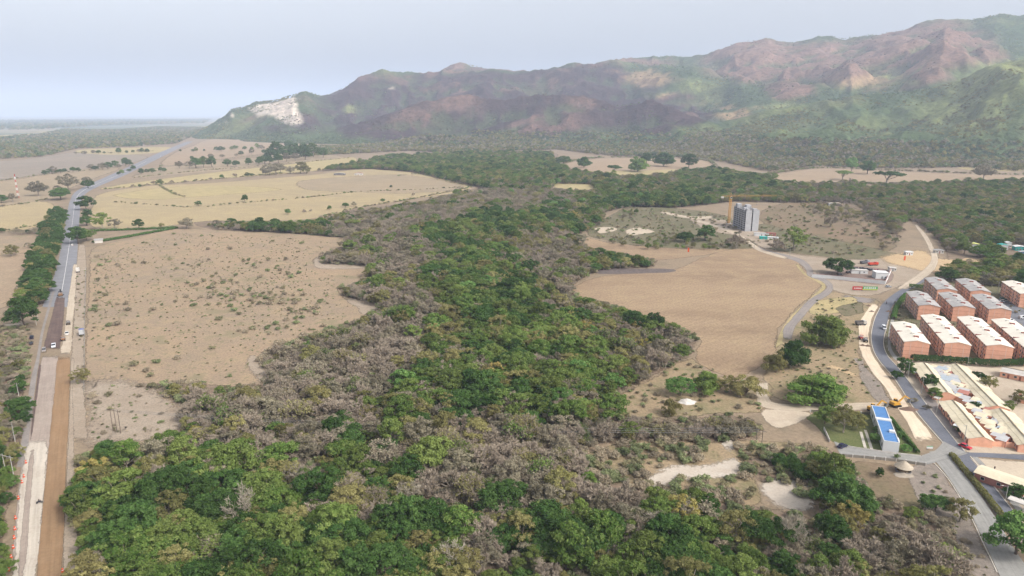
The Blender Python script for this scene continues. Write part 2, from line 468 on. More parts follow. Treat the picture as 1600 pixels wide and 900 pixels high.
m_scrubg = ground_mat("scrubby_grass", lin(116, 112, 86), lin(134, 122, 100), lin(96, 100, 70), 0.03, 0.15, 0.9)
m_brown_hill = ground_mat("brown_pasture", lin(146, 124, 104), lin(130, 116, 94), lin(118, 112, 84), 0.012, 0.05, 0.7)
m_verge = ground_mat("rough_verge", lin(162, 142, 114), lin(168, 148, 120), lin(136, 129, 96), 0.03, 0.07, 0.9, speck=[(0.25, 0.60, lin(128, 124, 90))])
m_yard = ground_mat("yard_soil", lin(146, 126, 116), lin(134, 118, 110), lin(156, 136, 122), 0.05, 0.2, 1.2)
m_bank = ground_mat("pale_bank_soil", lin(206, 194, 178), lin(196, 182, 166), lin(212, 202, 188), 0.05, 0.2, 1.2, grain=0.4)
m_lawn = ground_mat("lawn", lin(108, 116, 72), lin(120, 122, 84), lin(96, 108, 64), 0.05, 0.3, 1.5)
m_track = ground_mat("dirt_track", lin(200, 185, 164), lin(190, 174, 154), lin(208, 193, 172), 0.04, 0.2, 1.2, grain=0.28, streak=0.6)
m_gtrack = ground_mat("grey_track", lin(150, 142, 138), lin(158, 148, 140), lin(140, 134, 132), 0.05, 0.25, 1.3, grain=0.28, streak=0.6)
m_sand = ground_mat("sand_fill", lin(228, 208, 182), lin(234, 216, 192), lin(220, 200, 172), 0.04, 0.15, 1.0, grain=0.28, streak=0.6)
m_orange = ground_mat("orange_earth", lin(200, 174, 136), lin(190, 162, 128), lin(208, 184, 148), 0.05, 0.2, 1.2)
m_rubble = ground_mat("rubble_ground", lin(152, 142, 132), lin(164, 150, 138), lin(132, 124, 112), 0.08, 0.5, 2.0, bump=0.9, speck=[(1.4, 0.66, lin(196, 188, 178))])
m_gravel = ground_mat("white_gravel", lin(204, 193, 177), lin(210, 200, 186), lin(190, 177, 162), 0.03, 0.12, 1.4, grain=0.28, streak=0.6)
m_compact = ground_mat("compacted_base", lin(172, 157, 145), lin(164, 149, 138), lin(180, 166, 153), 0.03, 0.15, 1.2, grain=0.28, streak=0.6)
m_brownfill = ground_mat("brown_fill", lin(158, 128, 98), lin(150, 122, 94), lin(164, 136, 106), 0.03, 0.12, 1.2, grain=0.28, streak=0.6)
m_milled = ground_mat("milled_asphalt", lin(110, 92, 86), lin(122, 104, 96), lin(98, 86, 84), 0.06, 0.25, 1.5, grain=0.28, streak=0.6)
m_conc = ground_mat("concrete_road", lin(158, 156, 152), lin(164, 162, 156), lin(148, 146, 142), 0.05, 0.25, 1.2, grain=0.28, streak=0.6)
def asphalt(name, c, edge=0.0):
    t = NT(name)
    c = tuple(v * GK for v in c[:3]) + (1,)
    f = t.noise(1.5, 5, 0.7); g = t.noise(0.12, 5, 0.6)
    col = t.mix(1.0, c, t.ramp(f, [(0.3, (0.8, 0.8, 0.8, 1)), (0.7, (1.2, 1.2, 1.2, 1))]), 'MULTIPLY')
    col = t.mix(1.0, col, t.ramp(g, [(0.3, (0.85, 0.85, 0.85, 1)), (0.7, (1.15, 1.15, 1.15, 1))]), 'MULTIPLY')
    return t.finish(t.principled(col, 0.85, None, spec=0.25))
m_asph = asphalt("asphalt", lin(114, 116, 124))
m_asph_far = asphalt("worn_asphalt", lin(138, 138, 142))
m_paint = plain("road_paint", lin(214, 212, 206), 0.8, 0.1, 0.6)
m_kerb = plain("kerb_concrete", lin(186, 178, 166), 0.9, 0.15, 0.7)

# base ground out to the horizon
def base_ground():
    rs = [0, 150, 300, 600, 1000, 1600, 2500, 4000, 7000, 12000, 20000, 40000, 80000, 120000]
    n = 72
    V = [(0, 0, 0)]; F3 = []
    for r in rs[1:]:
        for i in range(n):
            t = 2 * math.pi * i / n
            V.append((r * math.sin(t), r * math.cos(t), 0))
    for i in range(n):
        F3.append((0, 1 + (i + 1) % n, 1 + i))
    for k in range(len(rs) - 2):
        a = 1 + k * n; b = a + n
        for i in range(n):
            j = (i + 1) % n
            F3 += [(a + i, a + j, b + j), (a + i, b + j, b + i)]
    t = NT("plain_ground")
    d = t.n('ShaderNodeVectorMath', operation='LENGTH'); t.l(t.pos(), d.inputs[0])
    big = t.noise(0.004, 5, 0.6); mid = t.noise(0.05, 6, 0.65); fine = t.noise(0.6, 5, 0.7)
    near = t.mix(t.ramp(big, [(0.36, (0, 0, 0, 1)), (0.64, (1, 1, 1, 1))]), lin(156, 138, 116), lin(164, 145, 122))
    near = t.mix(t.ramp(mid, [(0.48, (0, 0, 0, 1)), (0.7, (1, 1, 1, 1))]), near, lin(140, 126, 106))
    near = t.mix(1.0, near, (0.66, 0.66, 0.66, 1), 'MULTIPLY'); near = t.mix(0.6, near, t.ramp(fine, [(0.25, (0.5, 0.5, 0.5, 1)), (0.5, (1, 1, 1, 1)), (0.8, (1.4, 1.4, 1.36, 1))]), 'MULTIPLY')
    far = t.noise(0.0011, 5, 0.62, stretch=(0.45, 1.2, 1, 0.1))
    farc = t.ramp(far, [(0.40, lin(84, 98, 84)), (0.50, lin(104, 112, 94)), (0.56, lin(132, 124, 104)), (0.64, lin(172, 156, 134))])
    k = t.ramp(t.math('DIVIDE', d.outputs['Value'], 10000.0), [(0.40, (0, 0, 0, 1)), (0.52, (1, 1, 1, 1))])
    col = t.mix(k, near, farc)
    m = t.finish(t.principled(col, 0.95, fine, 0.5, 0.3, 0.1))
    F = np.array([f[::-1] for f in F3])
    v = np.array(V, float)
    a_, b_, c_ = v[F[:, 0]], v[F[:, 1]], v[F[:, 2]]
    up = (b_[:, 0] - a_[:, 0]) * (c_[:, 1] - a_[:, 1]) - (b_[:, 1] - a_[:, 1]) * (c_[:, 0] - a_[:, 0])
    F[up < 0] = F[up < 0][:, ::-1]
    tag(link("ground", np_mesh("ground", v, F, m)), "dry brown plain reaching to the hazy horizon", kind='structure')
base_ground()

# ---- woodland outlines (photo pixels)
W_MAIN = [(305, 347), (400, 345), (480, 347), (540, 330), (600, 322), (660, 313), (730, 297), (790, 290), (870, 294), (960, 300), (1060, 300), (1200, 308), (1130, 317), (1060, 325), (985, 323), (945, 332), (940, 346), (920, 360), (885, 372), (930, 390), (1000, 402), (1025, 407), (1020, 417), (940, 422), (900, 440), (888, 458), (960, 478), (1010, 495), (1060, 510), (1092, 532), (1085, 550), (1000, 598), (975, 605), (960, 618), (930, 630), (925, 650), (990, 650), (1040, 655), (1080, 658), (1140, 648), (1190, 662), (1190, 685), (1130, 690), (1000, 692), (930, 692), (905, 712), (930, 740), (1000, 755), (1060, 768), (1140, 762), (1165, 790), (1215, 800), (1275, 815), (1300, 800), (1200, 760), (1165, 725), (1220, 703), (1290, 705), (1345, 735), (1340, 760), (1400, 785), (1450, 800), (1490, 815), (1500, 850), (1500, 900), (1510, 980), (100, 980), (128, 900), (122, 860), (112, 780), (125, 712), (160, 698), (220, 692), (290, 668), (300, 640), (235, 610), (238, 598), (300, 597), (370, 604), (430, 600), (403, 560), (430, 540), (500, 520), (556, 500), (600, 482), (545, 464), (530, 450), (588, 428), (580, 416), (500, 412), (500, 398), (545, 385), (540, 372), (440, 364), (340, 359)]
W_NORTH = [(490, 268), (560, 256), (600, 246), (720, 240), (860, 238), (872, 262), (950, 277), (1010, 278), (1110, 265), (1190, 277), (1240, 290), (1330, 287), (1390, 302), (1330, 318), (1240, 317), (1180, 316), (1100, 314), (1000, 311), (935, 304), (925, 288), (868, 288), (860, 302), (820, 300), (760, 296), (735, 290), (700, 283), (650, 270), (580, 264)]
W_EAST = [(1320, 302), (1390, 290), (1500, 286), (1600, 284), (1780, 300), (1780, 482), (1610, 452), (1540, 447), (1478, 441), (1466, 428), (1480, 408), (1475, 388), (1468, 376), (1440, 350), (1415, 345), (1395, 372), (1385, 350), (1360, 335)]
W_FOOT = [(470, 245), (560, 240), (640, 236), (720, 240), (800, 236), (870, 234), (950, 244), (1060, 246), (1120, 252), (1200, 268), (1280, 260), (1400, 264), (1500, 262), (1600, 268), (1900, 275), (1900, 250), (1600, 232), (1300, 232), (1100, 224), (900, 215), (700, 225), (560, 228), (480, 232)]
W_ROADL = [(18, 482), (30, 455), (45, 420), (58, 385), (70, 355), (82, 330), (96, 322), (100, 345), (94, 375), (84, 405), (80, 440), (66, 478)]
W_EDGE = [(-60, 980), (-60, 560), (0, 540), (30, 560), (34, 610), (42, 635), (32, 690), (22, 735), (24, 765), (10, 800), (4, 860), (-6, 980)]
W_POCKET1 = [(985, 760), (1030, 715), (1150, 700), (1200, 700), (1200, 730), (1165, 770), (1160, 800), (1130, 790), (1110, 755), (1050, 758), (1010, 775)]
W_POCKET2 = [(1190, 750), (1240, 742), (1290, 765), (1290, 815), (1240, 810), (1200, 790)]
W_FARL = [(-160, 252), (0, 249), (68, 245), (120, 233), (200, 230), (275, 225), (300, 214), (335, 211), (320, 200), (250, 199), (180, 204), (100, 203), (60, 212), (0, 215), (-160, 222)]
W_FARL2 = [(-160, 207), (60, 203), (150, 197), (320, 193), (330, 187), (0, 189), (-160, 191)]

# ---- fields and bare ground
sheet("leaf_litter_ground", W_MAIN, m_litter, 0.02, 8, 3)
sheet("leaf_litter_ground", W_EAST, m_litter, 0.02, 10, 4)
sheet("leaf_litter_ground", W_NORTH, m_litter, 0.02, 14, 5)
sheet("leaf_litter_ground", W_ROADL, m_litter, 0.02, 8, 3)
sheet("leaf_litter_ground", W_EDGE, m_litter, 0.02, 4, 2)
sheet("dry_pasture", [(148, 388), (200, 374), (275, 358), (340, 360), (440, 364), (538, 374), (543, 386), (500, 400), (494, 412), (560, 414), (584, 420), (575, 435), (528, 452), (545, 468), (592, 482), (580, 495), (550, 502), (500, 522), (430, 542), (402, 560), (432, 590), (425, 602), (370, 604), (240, 600), (290, 632), (298, 660), (262, 690), (200, 694), (132, 694), (133, 590), (137, 470), (140, 420)], m_field1, 0.05, 5, 2, label="wide dry ochre pasture beside the highway")
sheet("bare_soil_patch", [(140, 600), (230, 605), (285, 640), (290, 662), (250, 688), (180, 690), (138, 680)], m_pale, 0.07, 28, 6)
sheet("bare_soil_patch", [(540, 468), (570, 466), (588, 482), (570, 492), (556, 480)], m_pale, 0.07, 5, 2)
sheet("bare_soil_patch", [(495, 402), (545, 408), (578, 416), (560, 420), (510, 420), (490, 415)], m_pale, 0.07, 7, 2)
sheet("bare_soil_patch", [(400, 556), (436, 590), (420, 600), (395, 585), (385, 565)], m_pale, 0.07, 6, 2)
sheet("straw_field", [(142, 352), (146, 320), (160, 302), (240, 290), (330, 286), (480, 274), (560, 265), (600, 265), (660, 272), (735, 293), (640, 312), (560, 324), (500, 340), (420, 345), (330, 345), (270, 352), (200, 360)], m_straw, 0.05, 8, 2, label="straw coloured pasture with lone trees")
sheet("golden_strip", [(180, 305), (250, 294), (330, 290), (440, 296), (300, 308), (230, 312)], m_gold, 0.09, 14, 3)
sheet("tan_strip", [(470, 283), (560, 275), (640, 274), (725, 292), (640, 302), (560, 300), (480, 296)], m_tan, 0.09, 16, 3)
sheet("golden_strip", [(160, 296), (300, 283), (480, 268), (545, 258), (550, 246), (440, 258), (330, 270), (200, 287)], m_gold, 0.07, 14, 3)
sheet("tan_field", [(210, 278), (330, 268), (460, 255), (540, 247), (480, 238), (400, 246), (300, 258), (250, 262)], m_tan, 0.06, 20, 4)
sheet("pink_field", [(255, 258), (330, 250), (430, 238), (490, 230), (480, 222), (400, 216), (330, 218), (300, 228), (270, 240)], m_pink, 0.06, 20, 4)
sheet("tan_field", [(-200, 330), (0, 322), (75, 312), (105, 296), (150, 278), (185, 262), (100, 268), (0, 283), (-200, 290)], m_tan, 0.06, 12, 3)
sheet("stubble_field", [(-200, 288), (0, 281), (100, 267), (190, 258), (230, 245), (180, 240), (120, 238), (60, 246), (0, 252), (-200, 262)], m_grey_f, 0.07, 14, 3)
sheet("golden_strip", [(118, 238), (140, 233), (240, 230), (270, 231), (250, 238), (180, 242)], m_gold, 0.08, 10, 2)
sheet("tan_field", [(-150, 370), (0, 362), (60, 352), (85, 322), (60, 315), (0, 322), (-150, 332)], m_straw, 0.08, 8, 2)
sheet("tan_field", [(-150, 500), (0, 482), (25, 460), (50, 405), (62, 372), (30, 368), (-150, 380)], m_field1, 0.06, 6, 2)
sheet("pink_field", [(-60, 420), (0, 400), (40, 396), (50, 402), (30, 440), (15, 470), (-60, 480)], m_pink, 0.09, 8, 2)
sheet("pink_field", [(1185, 279), (1280, 264), (1400, 268), (1500, 272), (1620, 275), (1700, 278), (1700, 287), (1560, 285), (1400, 287), (1330, 287), (1240, 291)], m_pink, 0.06, 16, 4, label="pinkish bare meadow under the green hillside")
sheet("golden_strip", [(1495, 262), (1560, 260), (1620, 262), (1620, 267), (1540, 267)], m_gold, 0.08, 12, 3)
sheet("pink_field", [(865, 264), (900, 252), (960, 247), (1090, 250), (1118, 260), (1050, 268), (1000, 277), (950, 276)], m_pink, 0.06, 16, 4, label="pale meadow with big round trees")
sheet("golden_strip", [(950, 268), (1020, 266), (1060, 265), (1010, 276), (970, 277)], m_gold, 0.09, 12, 2)
sheet("golden_strip", [(866, 286), (930, 285), (920, 296), (872, 294)], m_gold, 0.09, 10, 2)
sheet("ploughed_field", [(893, 458), (935, 433), (1050, 421), (1100, 402), (1135, 391), (1185, 389), (1240, 403), (1255, 420), (1284, 436), (1272, 458), (1236, 490), (1214, 522), (1208, 556), (1150, 590), (1120, 582), (1088, 562), (1094, 532), (1060, 511), (1020, 500), (960, 480)], m_plough, 0.05, 4, 1.5, label="ploughed brown field beside the grey track")
sheet("bare_soil_patch", [(880, 370), (935, 390), (1000, 402), (1030, 406), (1090, 400), (1140, 390), (1060, 388), (960, 380), (900, 368)], m_plough, 0.045, 6, 2)
sheet("scrubby_grass", [(940, 345), (985, 324), (1060, 326), (1130, 336), (1150, 350), (1170, 366), (1180, 386), (1120, 392), (1030, 388), (960, 378), (915, 365)], m_scrubg, 0.04, 10, 3)
sheet("brown_pasture", [(1190, 330), (1240, 315), (1310, 318), (1360, 335), (1390, 358), (1400, 385), (1380, 392), (1320, 380), (1250, 362), (1195, 350)], m_brown_hill, 0.05, 10, 3)
sheet("scrubby_grass", [(1190, 350), (1240, 362), (1320, 378), (1385, 392), (1400, 400), (1340, 405), (1260, 398), (1200, 388), (1170, 372)], m_scrubg, 0.06, 8, 3)
sheet("construction_ground", [(1080, 340), (1140, 345), (1190, 360), (1215, 378), (1195, 388), (1165, 372), (1120, 362), (1090, 352)], m_pale, 0.08, 8, 3)
sheet("pale_cut_bank", [(930, 357), (950, 355), (965, 357), (962, 361), (940, 365), (932, 363)], m_track, 0.1, 5, 3)
sheet("pale_cut_bank", [(980, 360), (1000, 356), (1022, 362), (1005, 365), (985, 367)], m_track, 0.1, 7, 4)
sheet("construction_ground", [(1190, 392), (1260, 400), (1340, 406), (1400, 398), (1455, 395), (1470, 415), (1440, 432), (1400, 450), (1350, 462), (1300, 452), (1270, 432), (1250, 412)], m_pale, 0.05, 6, 2)
sheet("orange_earth", [(1410, 396), (1440, 392), (1470, 404), (1540, 406), (1500, 416), (1455, 424), (1415, 417), (1385, 411), (1380, 402)], m_orange, 0.09, 22, 6)
sheet("verge_ground", [(1275, 458), (1340, 462), (1372, 470), (1360, 500), (1345, 530), (1345, 560), (1380, 610), (1390, 635), (1300, 630), (1210, 620), (1200, 560), (1240, 500)], m_verge, 0.04, 6, 2)
sheet("yard_ground", [(1268, 431), (1300, 424), (1340, 416), (1392, 424), (1384, 444), (1330, 440)], m_yard, 0.09, 2, .5)
sheet("rough_verge", [(1340, 560), (1358, 580), (1385, 615), (1390, 632), (1372, 630), (1345, 590)], m_rubble, 0.06, 4, 1.5)
sheet("golden_strip", [(1270, 472), (1330, 464), (1340, 480), (1300, 492), (1265, 490)], m_gold, 0.08, 6, 2)
sheet("scrubby_grass", [(1310, 480), (1345, 472), (1350, 488), (1318, 494)], m_scrubg, 0.1, 4, 2)
sheet("bare_soil_patch", [(925, 648), (1000, 600), (1080, 560), (1110, 585), (1200, 600), (1190, 640), (1120, 645), (1040, 652), (980, 652)], m_verge, 0.045, 6, 2)
sheet("bare_soil_patch", [(905, 715), (1000, 690), (1130, 690), (1200, 690), (1290, 700), (1240, 708), (1170, 720), (1190, 780), (1150, 790), (1060, 770), (940, 748)], m_verge, 0.045, 5, 2)
sheet("pale_cut_bank", [(1000, 752), (1040, 728), (1100, 724), (1150, 715), (1165, 740), (1110, 748), (1060, 748), (1015, 762)], m_bank, 0.08, 9, 4)
ribbon("dirt_track", [(1125, 718), (1130, 700), (1126, 688), (1150, 672), (1190, 662)], [(1150, 722), (1152, 702), (1146, 690), (1160, 678), (1200, 668)], m_bank, 0.075, feather=2.5, jag=.8)
sheet("pale_cut_bank", [(1200, 762), (1240, 752), (1275, 768), (1265, 792), (1225, 790)], m_bank, 0.08, 8, 3.5)
sheet("brown_patch", [(1340, 722), (1430, 735), (1450, 780), (1420, 800), (1340, 760), (1330, 735)], m_brown_hill, 0.045, 3, 1)
sheet("rubble_ground", [(1420, 740), (1452, 722), (1480, 750), (1510, 800), (1535, 850), (1560, 910), (1500, 930), (1490, 830), (1440, 790)], m_rubble, 0.05, 3, 1.2)
sheet("lawn", [(1265, 648), (1360, 645), (1392, 650), (1438, 712), (1380, 704), (1322, 696), (1300, 690), (1275, 665)], m_lawn, 0.05, 2, 0.6, label="green lawn round the white building")
sheet("settlement_ground", [(1400, 560), (1430, 556), (1620, 572), (1700, 580), (1700, 720), (1600, 710), (1510, 706), (1470, 660), (1430, 610)], m_track, 0.04, 3, 0.8)
sheet("settlement_ground", [(1515, 716), (1600, 722), (1700, 726), (1700, 900), (1640, 880), (1590, 800), (1540, 742)], m_track, 0.04, 3, 0.8)
sheet("scrubby_grass", [(1382, 548), (1400, 470), (1415, 452), (1470, 440), (1700, 470), (1700, 575), (1600, 568), (1430, 558)], m_scrubg, 0.04, 3, 0.8)
sheet("car_park", [(1553, 470), (1575, 472), (1640, 508), (1640, 525), (1580, 515), (1560, 495)], asphalt("car_park_asphalt", lin(120, 122, 128)), 0.09, 0.5, 0.1)

# ---- highway at the left
ribbon("highway", [(66, 480), (76, 455), (88, 420), (97, 380), (103, 345), (109, 315), (118, 300), (140, 288), (180, 270), (220, 252), (255, 236), (292, 221)],
       [(113, 480), (116, 455), (119, 420), (122, 380), (124, 345), (127, 315), (135, 302), (157, 290), (199, 272), (237, 253), (267, 238), (302, 221)], m_asph_far, 0.10, label="grey dual carriageway highway running to the hills")
ribbon("highway_marking", [(96.5, 455), (104, 410), (110, 370), (114, 340), (117.5, 315), (126, 301), (148, 289), (190, 271), (229, 252)], [(97.1, 455), (104.5, 410), (110.4, 370), (114.3, 340), (117.8, 315), (126.4, 301), (148.4, 289), (190.4, 271), (229.3, 252)], m_paint, 0.13)
ribbon("construction_strip", [(112, 470), (118, 430), (121, 400), (124, 380)], [(134, 470), (135, 430), (134, 400), (132, 380)], m_pale, 0.07, feather=2)
ribbon("construction_strip", [(92, 560), (100, 520), (106, 470), (111, 440), (115, 410)], [(111, 560), (113, 520), (117, 470), (119, 440), (121, 410)], m_track, 0.12, feather=1.4, jag=0.5)
ribbon("milled_lane", [(66, 552), (74, 520), (82, 490), (88, 461)], [(93, 552), (97, 520), (100, 490), (102, 461)], m_milled, 0.13, feather=0.6, jag=0.4, label="dark lane with its asphalt milled off")
ribbon("compacted_lane", [(16, 905), (32, 740), (48, 660), (58, 600), (67, 550)], [(62, 905), (76, 720), (84, 640), (89, 590), (93, 550)], m_compact, 0.11, feather=1.0)
ribbon("gravel_lane", [(14, 960), (24, 860), (31, 770), (38, 710), (46, 676)], [(50, 960), (62, 860), (69, 770), (74, 710), (78, 676)], m_gravel, 0.14, feather=2.4, jag=0.7, label="white gravel lane under construction")
ribbon("wheel_track", [(24, 930), (32, 850), (39, 780), (45, 720), (50, 690)], [(36, 930), (43, 850), (48, 780), (53, 720), (56, 690)], m_compact, 0.155, feather=1.2, jag=0.2)
ribbon("brown_lane", [(50, 960), (59, 880), (66, 800), (74, 720), (80, 660), (86, 600), (90, 552)], [(92, 960), (97, 880), (101, 800), (104, 720), (107, 660), (109, 600), (110, 552)], m_brownfill, 0.17, feather=1.0, jag=0.25, label="brown compacted earth lane of the new road")
ribbon("pale_shoulder", [(93, 960), (98, 880), (102, 800), (105, 720), (108, 660), (110, 600), (111, 552)], [(132, 960), (125, 880), (119, 800), (116, 720), (115, 660), (114, 600), (117, 552)], m_pale, 0.09, feather=1.6, jag=0.4)
ribbon("service_lane", [(26, 730), (32, 700), (41, 640), (49, 590), (57, 560), (64, 520), (72, 490), (82, 455)], [(38, 730), (44, 695), (50, 645), (57, 590), (62, 560), (68, 520), (76, 490), (86, 455)], asphalt("old_asphalt", lin(150, 142, 136)), 0.12)
ribbon("drain_strip", [(45, 700), (51, 650), (57, 600), (62, 562)], [(48, 700), (54.5, 650), (61, 600), (66, 562)], m_milled, 0.135, feather=0.4, jag=0.3)
ribbon("construction_verge", [(114, 700), (112, 640), (111, 600), (112, 552), (115, 500), (118, 460), (121, 420)], [(140, 700), (133, 640), (131, 600), (131, 552), (132, 500), (134, 460), (135, 420)], m_pale, 0.075, feather=2.5, jag=1.0)
ribbon("dirt_track", [(-40, 512), (0, 508), (50, 503), (64, 503)], [(-40, 519), (0, 513), (50, 506), (64, 506)], m_track, 0.1, feather=1)
# ---- roads at the right
ribbon("avenue", [(1440, 433), (1422, 444), (1408, 452), (1389, 465), (1375, 480), (1367, 500), (1362, 526), (1366, 548), (1377, 566), (1394, 585), (1406, 602), (1433, 643), (1474, 691), (1487, 710), (1521, 753), (1566, 802), (1600, 845), (1650, 910)],
       [(1450, 437), (1434, 446), (1420, 454), (1405, 467), (1393, 480), (1387, 500), (1381, 524), (1380, 540), (1386, 556), (1402, 574), (1417, 593), (1426, 606), (1443, 627), (1488, 684), (1511, 710), (1555, 764), (1585, 802), (1615, 840), (1665, 900)], m_asph, 0.10, label="dark asphalt avenue curving past the apartment blocks")
kerb("kerb", [(1375, 481), (1366, 500), (1361, 526), (1365, 548), (1376, 567), (1393, 586), (1405, 603), (1432, 644), (1473, 692)], 0.35, 0.16, m_kerb)
kerb("kerb", [(1388, 500), (1382, 524), (1381, 540), (1387, 556), (1403, 574), (1418, 593), (1444, 627), (1489, 684), (1508, 706)], 0.3, 0.16, m_kerb)
kerb("kerb", [(1516, 713), (1556, 764), (1586, 802), (1616, 840)], 0.3, 0.16, m_kerb)
ribbon("sand_carriageway", [(1366, 470), (1355, 485), (1343, 505), (1342, 530), (1346, 552), (1362, 580), (1380, 602), (1396, 627), (1420, 665), (1436, 703)],
       [(1375, 474), (1366, 490), (1360, 505), (1357, 528), (1362, 552), (1376, 574), (1394, 598), (1425, 642), (1452, 675), (1470, 700)], m_sand, 0.12, feather=0.6, jag=0.4, label="sand filled new carriageway beside the avenue")
ribbon("grey_verge", [(1430, 612), (1452, 640), (1494, 688), (1508, 703)], [(1446, 604), (1472, 640), (1515, 686), (1526, 700)], m_gtrack, 0.07, feather=1)
ribbon("concrete_road", [(1452, 706), (1460, 719), (1483, 748), (1512, 795), (1537, 846), (1560, 895), (1590, 960)], [(1478, 703), (1486, 717), (1522, 761), (1556, 810), (1577, 846), (1603, 885), (1640, 940)], m_conc, 0.13, label="pale concrete road beside the hedge")
kerb("kerb", [(1456, 720), (1481, 748), (1510, 795), (1535, 846), (1558, 895)], 0.3, 0.14, m_kerb)
ribbon("median_soil", [(1486, 712), (1522, 758), (1556, 806), (1590, 856)], [(1489, 708), (1524, 752), (1562, 798), (1600, 845)], m_rubble, 0.15)
ribbon("junction_apron", [(1440, 712), (1462, 704), (1474, 690)], [(1446, 727), (1486, 717), (1512, 709)], m_conc, 0.145)
ribbon("entrance_road", [(1303, 690), (1330, 698), (1380, 706), (1442, 713)], [(1313, 711), (1340, 713), (1400, 718), (1446, 725)], m_conc, 0.11)
ribbon("side_street", [(1500, 707), (1540, 708), (1600, 711), (1700, 715)], [(1514, 714), (1545, 715), (1600, 719), (1700, 724)], m_asph, 0.115)
ribbon("concrete_walk", [(1519, 714), (1540, 738), (1562, 764), (1590, 800)], [(1526, 713), (1550, 738), (1572, 764), (1600, 798)], m_conc, 0.09)
sheet("concrete_pad", [(1551, 748), (1578, 748), (1600, 770), (1600, 790), (1580, 785)], m_conc, 0.11, 0.3, 0.1, smooth=False)
ribbon("dirt_road", [(1420, 628), (1380, 628), (1300, 631), (1240, 632), (1206, 628), (1200, 606), (1205, 588)], [(1410, 642), (1380, 640), (1300, 641), (1230, 642), (1188, 634), (1182, 606), (1190, 588)], m_track, 0.09, feather=1.5, jag=0.6, label="cream dirt road to the construction strip")
sheet("pale_cut_bank", [(1195, 640), (1260, 644), (1262, 652), (1220, 668), (1195, 655)], m_track, 0.07, 2.5, 1)
ribbon("dirt_track", [(1262, 562), (1300, 570), (1340, 585), (1355, 596)], [(1260, 566), (1298, 575), (1338, 591), (1350, 602)], m_orange, 0.07, feather=1.5, jag=0.5)
ribbon("dirt_track", [(1190, 588), (1150, 600)], [(1200, 600), (1160, 608)], m_track, 0.06, feather=2)
ribbon("grey_track", [(1226, 537), (1224, 515), (1240, 495), (1262, 470), (1285, 456), (1292, 447), (1280, 438), (1262, 431), (1258, 420), (1240, 407), (1195, 394), (1175, 384)],
       [(1240, 537), (1240, 515), (1256, 495), (1274, 474), (1298, 458), (1301, 446), (1290, 436), (1272, 428), (1268, 418), (1250, 404), (1200, 391), (1180, 382)], m_gtrack, 0.08, feather=1.5, jag=0.5, label="grey dirt track round the ploughed field")
ribbon("field_margin", [(1210, 552), (1218, 522), (1236, 494), (1268, 464), (1284, 448), (1276, 440), (1255, 428), (1240, 410)], [(1224, 545), (1225, 520), (1242, 496), (1270, 468), (1290, 450), (1282, 438), (1262, 430), (1244, 409)], m_gold, 0.065, feather=1.5, jag=0.8)
ribbon("dirt_track", [(1240, 408), (1190, 394), (1170, 382), (1145, 366), (1110, 352), (1080, 345)], [(1241, 405), (1195, 391), (1176, 380), (1150, 363), (1114, 349), (1080, 342)], m_track, 0.1, feather=1.5, jag=0.6)
ribbon("dirt_road", [(1395, 455), (1420, 438), (1440, 424), (1452, 412), (1455, 400), (1450, 385), (1442, 370), (1428, 350)], [(1415, 455), (1440, 438), (1458, 424), (1465, 412), (1465, 400), (1458, 385), (1448, 368), (1431, 349)], m_track, 0.11, feather=2, jag=0.7, label="pale dirt road climbing into the woods")
ribbon("side_track", [(1300, 456), (1340, 464), (1390, 468)], [(1300, 462), (1340, 472), (1385, 476)], m_gtrack, 0.07, feather=2, jag=0.6)
ribbon("dirt_track", [(1025, 328), (1080, 338), (1120, 336)], [(1025, 331), (1080, 342), (1122, 340)], m_track, 0.1, feather=3, jag=0.8)
# dark earth line at the edge of the ploughed field
sheet("dark_spoil", [(932, 422), (985, 420), (1048, 421), (1046, 425), (1000, 427), (960, 428), (936, 427)], plain("dark_spoil_soil", lin(96, 86, 82), 0.95, 0.3, 0.4), 0.1, 2, 1)
# far pale strips and woods on the plain
for pts in ([(150, 203), (240, 200), (330, 197), (330, 200), (240, 203), (170, 205)], [(-100, 214), (0, 211), (56, 209), (50, 212), (0, 215), (-100, 218)], [(30, 207), (100, 204), (150, 202), (100, 206)], [(180, 210), (240, 212), (300, 207), (240, 209)]):
    sheet("far_field", pts, m_gold, 0.6, 60, 8, step=60)

# ------------------------------------------------------------------ hills
def blobs(px, py, L):
    s = np.zeros_like(px)
    for x, y, rx, ry, w in L:
        s = np.maximum(s, w * np.exp(-(((px - x) / rx) ** 2 + ((py - y) / ry) ** 2)))
    return s
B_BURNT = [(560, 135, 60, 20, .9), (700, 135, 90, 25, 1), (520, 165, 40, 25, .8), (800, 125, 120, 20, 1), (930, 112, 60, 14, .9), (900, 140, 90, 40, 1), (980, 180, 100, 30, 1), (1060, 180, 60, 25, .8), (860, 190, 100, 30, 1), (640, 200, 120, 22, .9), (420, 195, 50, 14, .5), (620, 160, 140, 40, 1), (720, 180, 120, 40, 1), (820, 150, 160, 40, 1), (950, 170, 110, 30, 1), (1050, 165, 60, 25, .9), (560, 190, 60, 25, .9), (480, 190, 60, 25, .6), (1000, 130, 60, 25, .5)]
B_PINK = [(1350, 95, 160, 40, 1.1), (1200, 95, 120, 35, 1), (1450, 70, 100, 40, 1.1), (1230, 140, 50, 18, .9), (710, 104, 30, 8, 1), (1000, 95, 80, 10, .6), (1540, 90, 40, 25, .7)]
B_ORNG = [(1005, 120, 60, 12, 1), (1140, 175, 40, 12, 1), (1350, 132, 60, 12, .9), (1030, 148, 40, 8, .6), (1180, 168, 30, 8, .5), (740, 118, 50, 5, .3)]  # dry orange slopes; sunlit patches between cloud shadows are put into the colour
